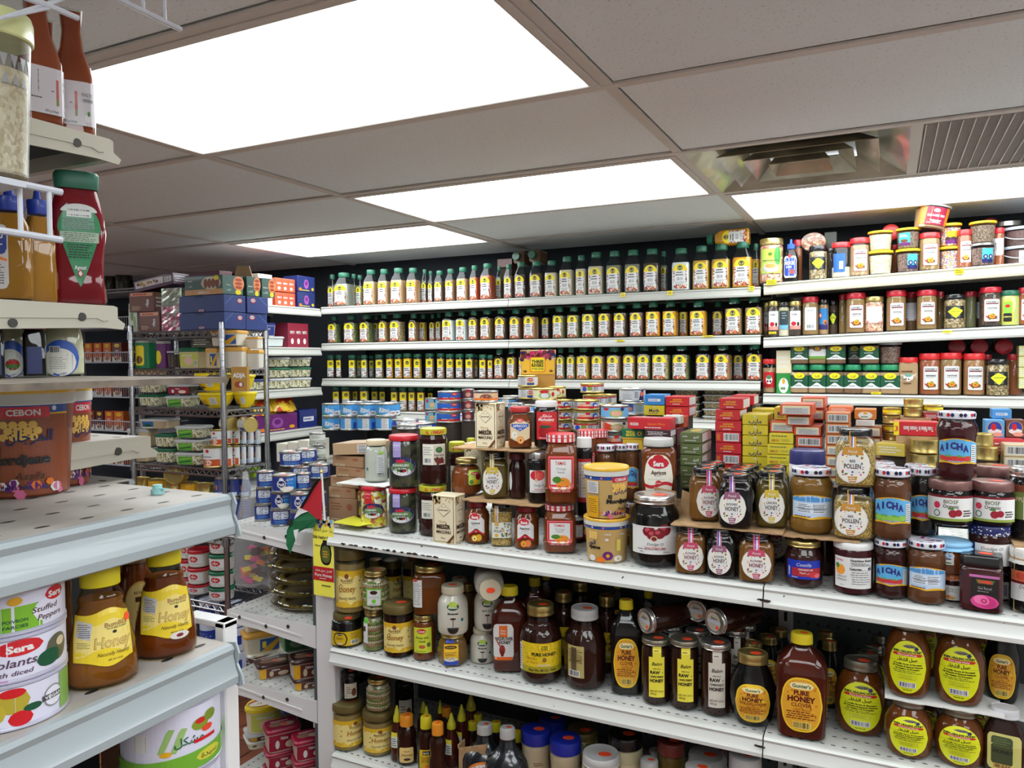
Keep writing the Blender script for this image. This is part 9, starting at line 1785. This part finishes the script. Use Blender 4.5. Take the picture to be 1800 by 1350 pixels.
def bagk():
 K=Kind('plastic_bag',.2,.08,.5);m=14;n=18;vs=[]
 for j in range(m+1):
  t=j/m;z=.5*(1-t);w_=.012+.085*min(1,t*1.5)**1.3;d_=.006+.03*math.sin(PI*min(1,t))*(.4+t)
  for i in range(n):a=2*PI*i/n;k=1+.10*math.sin(a*5+j*1.3)*(t>.1);vs.append((math.sin(a)*w_*k,-math.cos(a)*d_*k,z+.01*math.sin(i*1.7)*t))
 K.part('bag_film',MB().add(vs,[(j*n+i,(j+1)*n+i,(j+1)*n+(i+1)%n,j*n+(i+1)%n)for j in range(m)for i in range(n)]+[tuple(range(m*n,m*n+n))],milky),smooth=60)
 c=MB();rr=random.Random(3)
 for i in range(22):x,y,z=rr.uniform(-.06,.06),rr.uniform(-.015,.015),.025+.15*i/22;a=rr.uniform(-.6,.6);c.prism([(x+.022*math.cos(a+q)*1.2,z+.016*math.sin(a+q))for q in(.6,2.5,3.7,5.6)],y-.004,y+.004,('rose','yellow','pink','lyellow','dbrown','orange','maroon')[i%7],'y')
 K.part('candies',c,smooth=0);return K
P=atY(446,830,1.93);zb_=atY(436,1030,1.93).z;place(bagk(),(P.x-.012,1.94,zb_),'clear plastic bag with sweet packets hanging between the rack and the endcap','bag',None,(.8,.9,(P.z-zb_)/.5),.2,0,-.08)
NV=(32,50,130);ze=EZ[0]+.001;ye=EY0
rows=[[(448,475,876,'puckb',.03),(476,511,882,'puckb',.0),(511,545,886,'puck',.0),(545,575,886,'puckb',.02)],[(451,478,850,'puckb',.03),(477,512,856,'puck',.0),(511,545,857,'puck',.0),(545,574,860,'puckb',.04)],[(452,482,822,'puckb',.03),(479,521,827,'puck',.0),(520,547,845,'puckb',.05)]]
v=ze
for q,rw in enumerate(rows):
 nv=v
 for i,(x0,x1,yt,art,dy)in enumerate(rw):r=pb(tin(.075,.055,NV,art,stick=1),x0,x1,yt,None,v,'navy cream tin on the endcap, %s from the left in the %s row'%(ORD[i],('bottom','middle','top')[q]),'tin',Y=ye+.05+dy,hh=.054);nv=r[1]
 v=nv+.0006
for i,(x0,x1,yt,yb,l)in enumerate(((492,532,796,822,'left'),(520,557,791,816,'right'),(543,580,818,843,'lower right'),(512,545,822,846,'lower left'))):tn(NV,x0,x1,yt,yb,ye+.17+.05*(i==1),'navy cream tin in the rear, '+l,'puckb',stick=1,down=ze)
for i in range(3):tn((196,200,190),544,572,762+25*i,784+25*i,ye+.30,'pale tin with a grey green label behind the navy ones, %s from the top'%ORD[i],'olivecan',down=ze if i==2 else None)
for i in range(3):bx('wrapped_carton',(226,222,206),486+19*i,504+19*i,780-3*i,812,ye+.42,.12,'white and yellow carton beyond the navy tins, %s from the left'%ORD[i],'bluetuna',down=ze)
z=EZ[1]+.001
for i in range(6):place(domed(),(EXR-.175+(.012,-.004,.008,-.01,.006,0)[i],ye+.17,z+.040*i),'round foil tray of pastries under a clear dome, %s from the foot of the stack'%ORD[i],'tray',None,(1,1,.57),i*.7)
place(domed(),(EXR-.075,ye+.20,EZ[1]+.118),'round foil tray leaning upright beside the tray stack','tray',None,(.86,.9,.6),0,0,1.35)
def E_(K,x0,x1,yt,z,l,dY=.09,**a):return pb(K,x0,x1,yt,None,z,l,'tub',None,1,a.pop('turn',.2),Y=ye+dY,**a)
z=EZ[2]+.001
r=E_(foodtub('white','clear',opaque=(222,214,190),art='whitepic',h=.06),432,500,1130,z,'cream tub with red print under the mustard-lidded tubs',.24);r=E_(foodtub('white','gold',opaque=(222,216,196),art='bluegold',h=.075),427,492,1094,r[1],'cream tub with a mustard lid, lower of two',.24);E_(foodtub('white','gold',opaque=(222,216,196),art='bluegold',h=.075),428,478,1062,r[1],'cream tub with a mustard lid, upper of two',.24)
r=E_(foodtub('white','white',opaque=(206,196,170),h=.06),500,553,1126,z,'cream tub under the green-lidded one',.22);E_(foodtub('white','green',opaque=(110,160,120),art='greenpic',h=.07),493,556,1090,r[1],'green-lidded tub on the endcap, light green sides',.22)
E_(foodtub('dseeds','dark',opaque=(190,176,160),art='brownpic',topart='topdark',h=.06,stick=1),450,512,1147,z,'maroon-lidded sweet tub standing alone at the front');r=E_(foodtub('dseeds','dark',opaque=(190,176,160),art='brownpic',h=.06),513,570,1174,z,'maroon-lidded sweet tub at the post, lower',.07);E_(foodtub('dseeds','dark',opaque=(190,176,160),art='brownpic',topart='topdark',h=.06,stick=1),510,570,1139,r[1],'maroon-lidded sweet tub at the post, upper',.07)
z=EZ[3]+.001;v=z
for q,(yt,K,l)in enumerate(((1272,foodtub('white','white',opaque=(222,214,190),art='whitepic',h=.06),'white tub with red print under the brown one'),(1262,foodtub('dseeds','clear',opaque=(96,50,40),art='brownpic',h=.03),'brown tub just under the ice cream tub'),(1217,foodtub('white','yellow',w=.15,d=.11,opaque=(222,210,180),art='yellowpic',topart='toplid',outl='c',h=.065,stick=1),'oval ice cream tub with a yellow rim and picture lid'))):r=E_(K,432,500,yt,v,l,.22);v=r[1]
v=z;
for q,yt in enumerate((1325,1296,1256)):r=E_(foodtub('dseeds','crimson',opaque=(206,180,170),art='redpic',topart='topdark' if q==2 else None,h=.06,stick=q==2),466,526,yt,v,'crimson sweet tub, %s up in the left crimson stack'%ORD[q],.07);v=r[1]
v=z
for q,yt in enumerate((1345,1310,1275)):r=E_(foodtub('dseeds','crimson',opaque=(206,180,170),art='redpic',topart='topdark' if q==2 else None,h=.06),515,575,yt,v,'crimson sweet tub, %s up in the stack at the white post'%ORD[q],.05);v=r[1]
E_(foodtub('white','blue',opaque=(34,60,150),art='bluepic',h=.08),490,552,1218,z+.14,'blue spread tub behind the crimson stacks',.24);under(atY(521,1250,ye+.24).x,ye+.24,.1,.1,z,z+.14,'blue spread tub')
fg=empty('hand_flag',(0,0,0));tag(fg,'small black white green flag with a red triangle on a white stick','flag');YF=GY-.01
p0,p1=atY(571,915,YF),atY(565,832,YF);MB().tube([p0,p1],.0035,'white',8).build('stick',fg);MB().lathe([(0,.003),(.004,.0045),(.008,.003),(.010,.001)],circ(10),M_GOLD,cx=p1.x,cy=p1.y).build('finial',fg,(0,0,p1.z))
def flagpatch(px,m,nm,dy=.012):
 vs=[atY(x,y,YF-.004-dy*math.sin(i*1.3)*.6)for i,(x,y)in enumerate(px)];n=len(vs);mb=MB();mb.add(vs+[q+Vector((0,.0008,0))for q in vs],[tuple(range(n)),tuple(range(n,2*n))[::-1]]+[(j,(j+1)%n,n+(j+1)%n,n+j)for j in range(n)],m);mb.build(nm,fg,smooth=0)
FC=lambda n,c:mat(n,c,.85)
flagpatch([(565,838),(552,849),(527,893),(535,893),(563,842)],FC('black_cloth',(26,26,28)),'cloth_black');flagpatch([(565,842),(566,914),(556,912),(541,899),(526,893)],FC('red_cloth',(186,30,44)),'cloth_red',.004)
flagpatch([(526,893),(541,899),(530,903),(517,911),(522,900)],FC('white_cloth',(226,226,226)),'cloth_white',.004);flagpatch([(541,899),(556,912),(553,927),(535,930),(524,936),(510,973),(503,958),(504,933),(511,918),(530,903)],FC('green_cloth',(24,104,62)),'cloth_green',.008)
flagpatch([(525,930),(520,951),(517,940),(516,932)],_M['white_cloth'],'cloth_white',.003);flagpatch([(515,911),(510,925),(504,923),(506,915)],_M['black_cloth'],'cloth_black',.004)
A,B,T=atY(552,1045,GY-.006),atY(588,1045,GY-.006),atY(570,913,GY-.006);s_=empty('paper_sign',((A.x+B.x)/2,GY-.006,A.z));tag(s_,'yellow Healing Honey paper sign on the white end post','sign');w_,h_=B.x-A.x,T.z-A.z
MB().box(-w_/2,0,0,w_/2,.001,h_,'white').build('sheet',s_,smooth=0);_a=Art(Flat((0,0,0)),.0003);FR['shield'](_a,w_,h_);_a.build('print',s_,smooth=0)
def SDb(c,y0,y1,z,h,label,side='lined',dx=.1,x=SDX-.085,name='side_carton',zz=0):K=box(dx,y1-y0,h,c,None,side,None,name);return place(K,(x-dx/2,(y0+y1)/2,z+.001+zz),label,'box')
SDb((226,200,180),2.93,3.03,SDZ[0],.155,'stack of white boxes with orange stripes, left on the top side shelf','nutri');
for q in range(2):SDb((214,90,60),3.05,3.20,SDZ[0],.07,'orange carton pack with white ovals, %s'%('lower','upper')[q],'ora',zz=.075*q)
for q in range(2):SDb((30,44,100),3.22,3.36,SDZ[0],.085,'navy carton of rings in the corner of the top side shelf, %s'%('lower','upper')[q],'dispf',zz=.087*q)
SDb((226,226,222),2.88,2.97,SDZ[1],.095,'white carton on the second side shelf, beside a blue-lidded tub');SDb((140,34,60),3.14,3.30,SDZ[1],.13,'film-wrapped raspberry red gift carton on the second side shelf','ora',.1)
def SDt(K,y,z,x0,l,cat='tub',s=1,zz=0):return place(K,(SDX-.14-x0,y,z+.001+zz),l,cat,None,(s,s,s),1.0)
SDt(foodtub('white','clear',h=.055),3.06,SDZ[1],0,'clear lidded tub under the blue-lidded one');SDt(foodtub('white','blue',opaque=(220,220,226),art='bluepic',h=.07),3.02,SDZ[1],.02,'blue-lidded tub on the second side shelf',zz=.056)
for i,(y,zz,lc,l)in enumerate(((2.95,0,'blue','blue-lidded bucket-like tub, left on the third side shelf'),(3.10,0,'clear','clear tub of salad, lower middle'),(3.10,.057,'green','green-lidded tub of salad on the clear one'),(3.10,.114,'clear','clear tub of salad topmost on the third side shelf'),(3.27,0,'clear','clear tub at the right corner, lower'),(3.27,.057,'green','green tub at the right corner, upper'),(3.27,.114,'clear','clear tub at the right corner, topmost'))):SDt(foodtub('salad',lc,h=.056),y,SDZ[2],0,l,zz=zz)
SDb((110,40,110),2.90,3.20,SDZ[3],.09,'purple display carton of chips on the fourth side shelf','dispf',.12);SDb((36,50,120),3.22,3.36,SDZ[3],.10,'dark blue carton in the corner of the fourth side shelf','bluetuna')
rr=random.Random(4)
for i in range(6):
 g_=MB();vs=[];n=8
 for a in range(n+1):
  for b in range(n+1):u,v=a/n*2-1,b/n*2-1;vs.append((u*.05,-.018*(1-u*u)**.5*(1-v**4)-.001,v*.06))
 k=len(vs);vs+=[(x,-y,z)for x,y,z in vs];Fq=[(a*(n+1)+b,(a+1)*(n+1)+b,(a+1)*(n+1)+b+1,a*(n+1)+b+1)for a in range(n)for b in range(n)]
 g_.add(vs,Fq+[tuple(k+q for q in f[::-1])for f in Fq],mat('chip_bag',(226,190,50),.3,coat=.4,noise=(30,(206,60,36),.5,.53)));o=g_.build('chip_bag',None,(SDX-.12-.02*(i%3),2.94+.05*i,SDZ[3]+.135+.012*(i%2)),1.3);o.rotation_euler.x=rr.uniform(-.9,-.2);tag(o,'crinkled yellow and red chip bag in the purple display, %s from the left'%ORD[i],'bag')
bs=empty('basket_shelving',(0,0,0));tag(bs,'white wire basket shelving on the far left part of the back wall','shelving');YB=3.50;bxl,bxr=-5.9,-4.35
BZ=[2.12,1.88,1.64,1.40,1.165,.93]
for k,z in enumerate(BZ):
 g_=MB();hz=.07 if k else.02
 for zz in(z,z+hz):g_.tube([(bxl,YB,zz),(bxr,YB,zz)],.004,WIREW,5);g_.tube([(bxr,YB,zz),(bxr,YEND-.01,zz)],.004,WIREW,5)
 for i in range(int((bxr-bxl)/.022)):x=bxl+i*.022;g_.tube([(x,YB,z+hz),(x,YB,z),(x,YEND-.01,z)],.0016,WIREW,4)
 g_.build('wire_basket',bs,smooth=0)['kind']='stuff'
for x in(-5.6,-4.95,-4.4):MB().box(x-.012,YEND-.03,.2,x+.012,YEND,2.2,(190,190,190)).build('wall_strip',bs,smooth=0)
cl_=[(150,26,60),(150,26,60),(120,50,36),(90,30,34),(214,110,40),(206,90,40),(196,60,40),(214,130,40)]
for k,cs in((2,(0,2,3,4,5,4,2)),(3,(0,0,2,3,5,4,2)),(4,(2,2,2,2,3,5,4)),(5,(5,4,7,2,3,5,4))):
 for i,c in enumerate(cs):place(box(.085,.06,.115,cl_[c],'spicebox',None,None,'spice_carton'),(-5.36+.10*i,YB+.035,BZ[k]+.005),'spice mix carton in the %s basket, %s from the left'%(('','','second','third','fourth','lowest')[k],ORD[i]),'box',None,(1,1,1.15 if k<5 else.7),random.uniform(-.1,.1))
for i in range(5):place(lowjar('dleaf','white','plain'),(-5.3+.14*i,YB+.06,BZ[0]+.005),'clear plastic jar with a white lid on the highest wire shelf, %s from the left'%ORD[i],'jar',None,(1.25,1.25,1.5))
for i in range(4):place(box(.30,.2,.028,(60,60,62),None,None,None,'tray_pack'),(-5.0,YB+.14,BZ[1]+.005+.03*i),'flat dark tray pack, %s from the foot of its pile'%ORD[i],'box')
def scar(px,par,seed):
 rr=random.Random(seed);x0,y0,x1,y1,k=px
 for i in range(k):
  t=(i+rr.random()*.6)/k;P=atY(x0+(x1-x0)*t,y0+(y1-y0)*t,GY-.0135);n=9;w_=rr.uniform(.004,.012);h_=rr.uniform(.0015,.0035)
  MB().prism([(P.x+w_*math.cos(a*2*PI/n)*rr.uniform(.6,1.2),P.z+h_*math.sin(a*2*PI/n)*rr.uniform(.5,1.3))for a in range(n)],P.y,P.y+.002,(58,50,44),'y').build('paint_scar',par,smooth=0)
scar((602,956,770,980,15),gon,1);scar((1334,1053,1352,1058,3),gon,2);scar((1330,1311,1345,1316,2),gon,3)
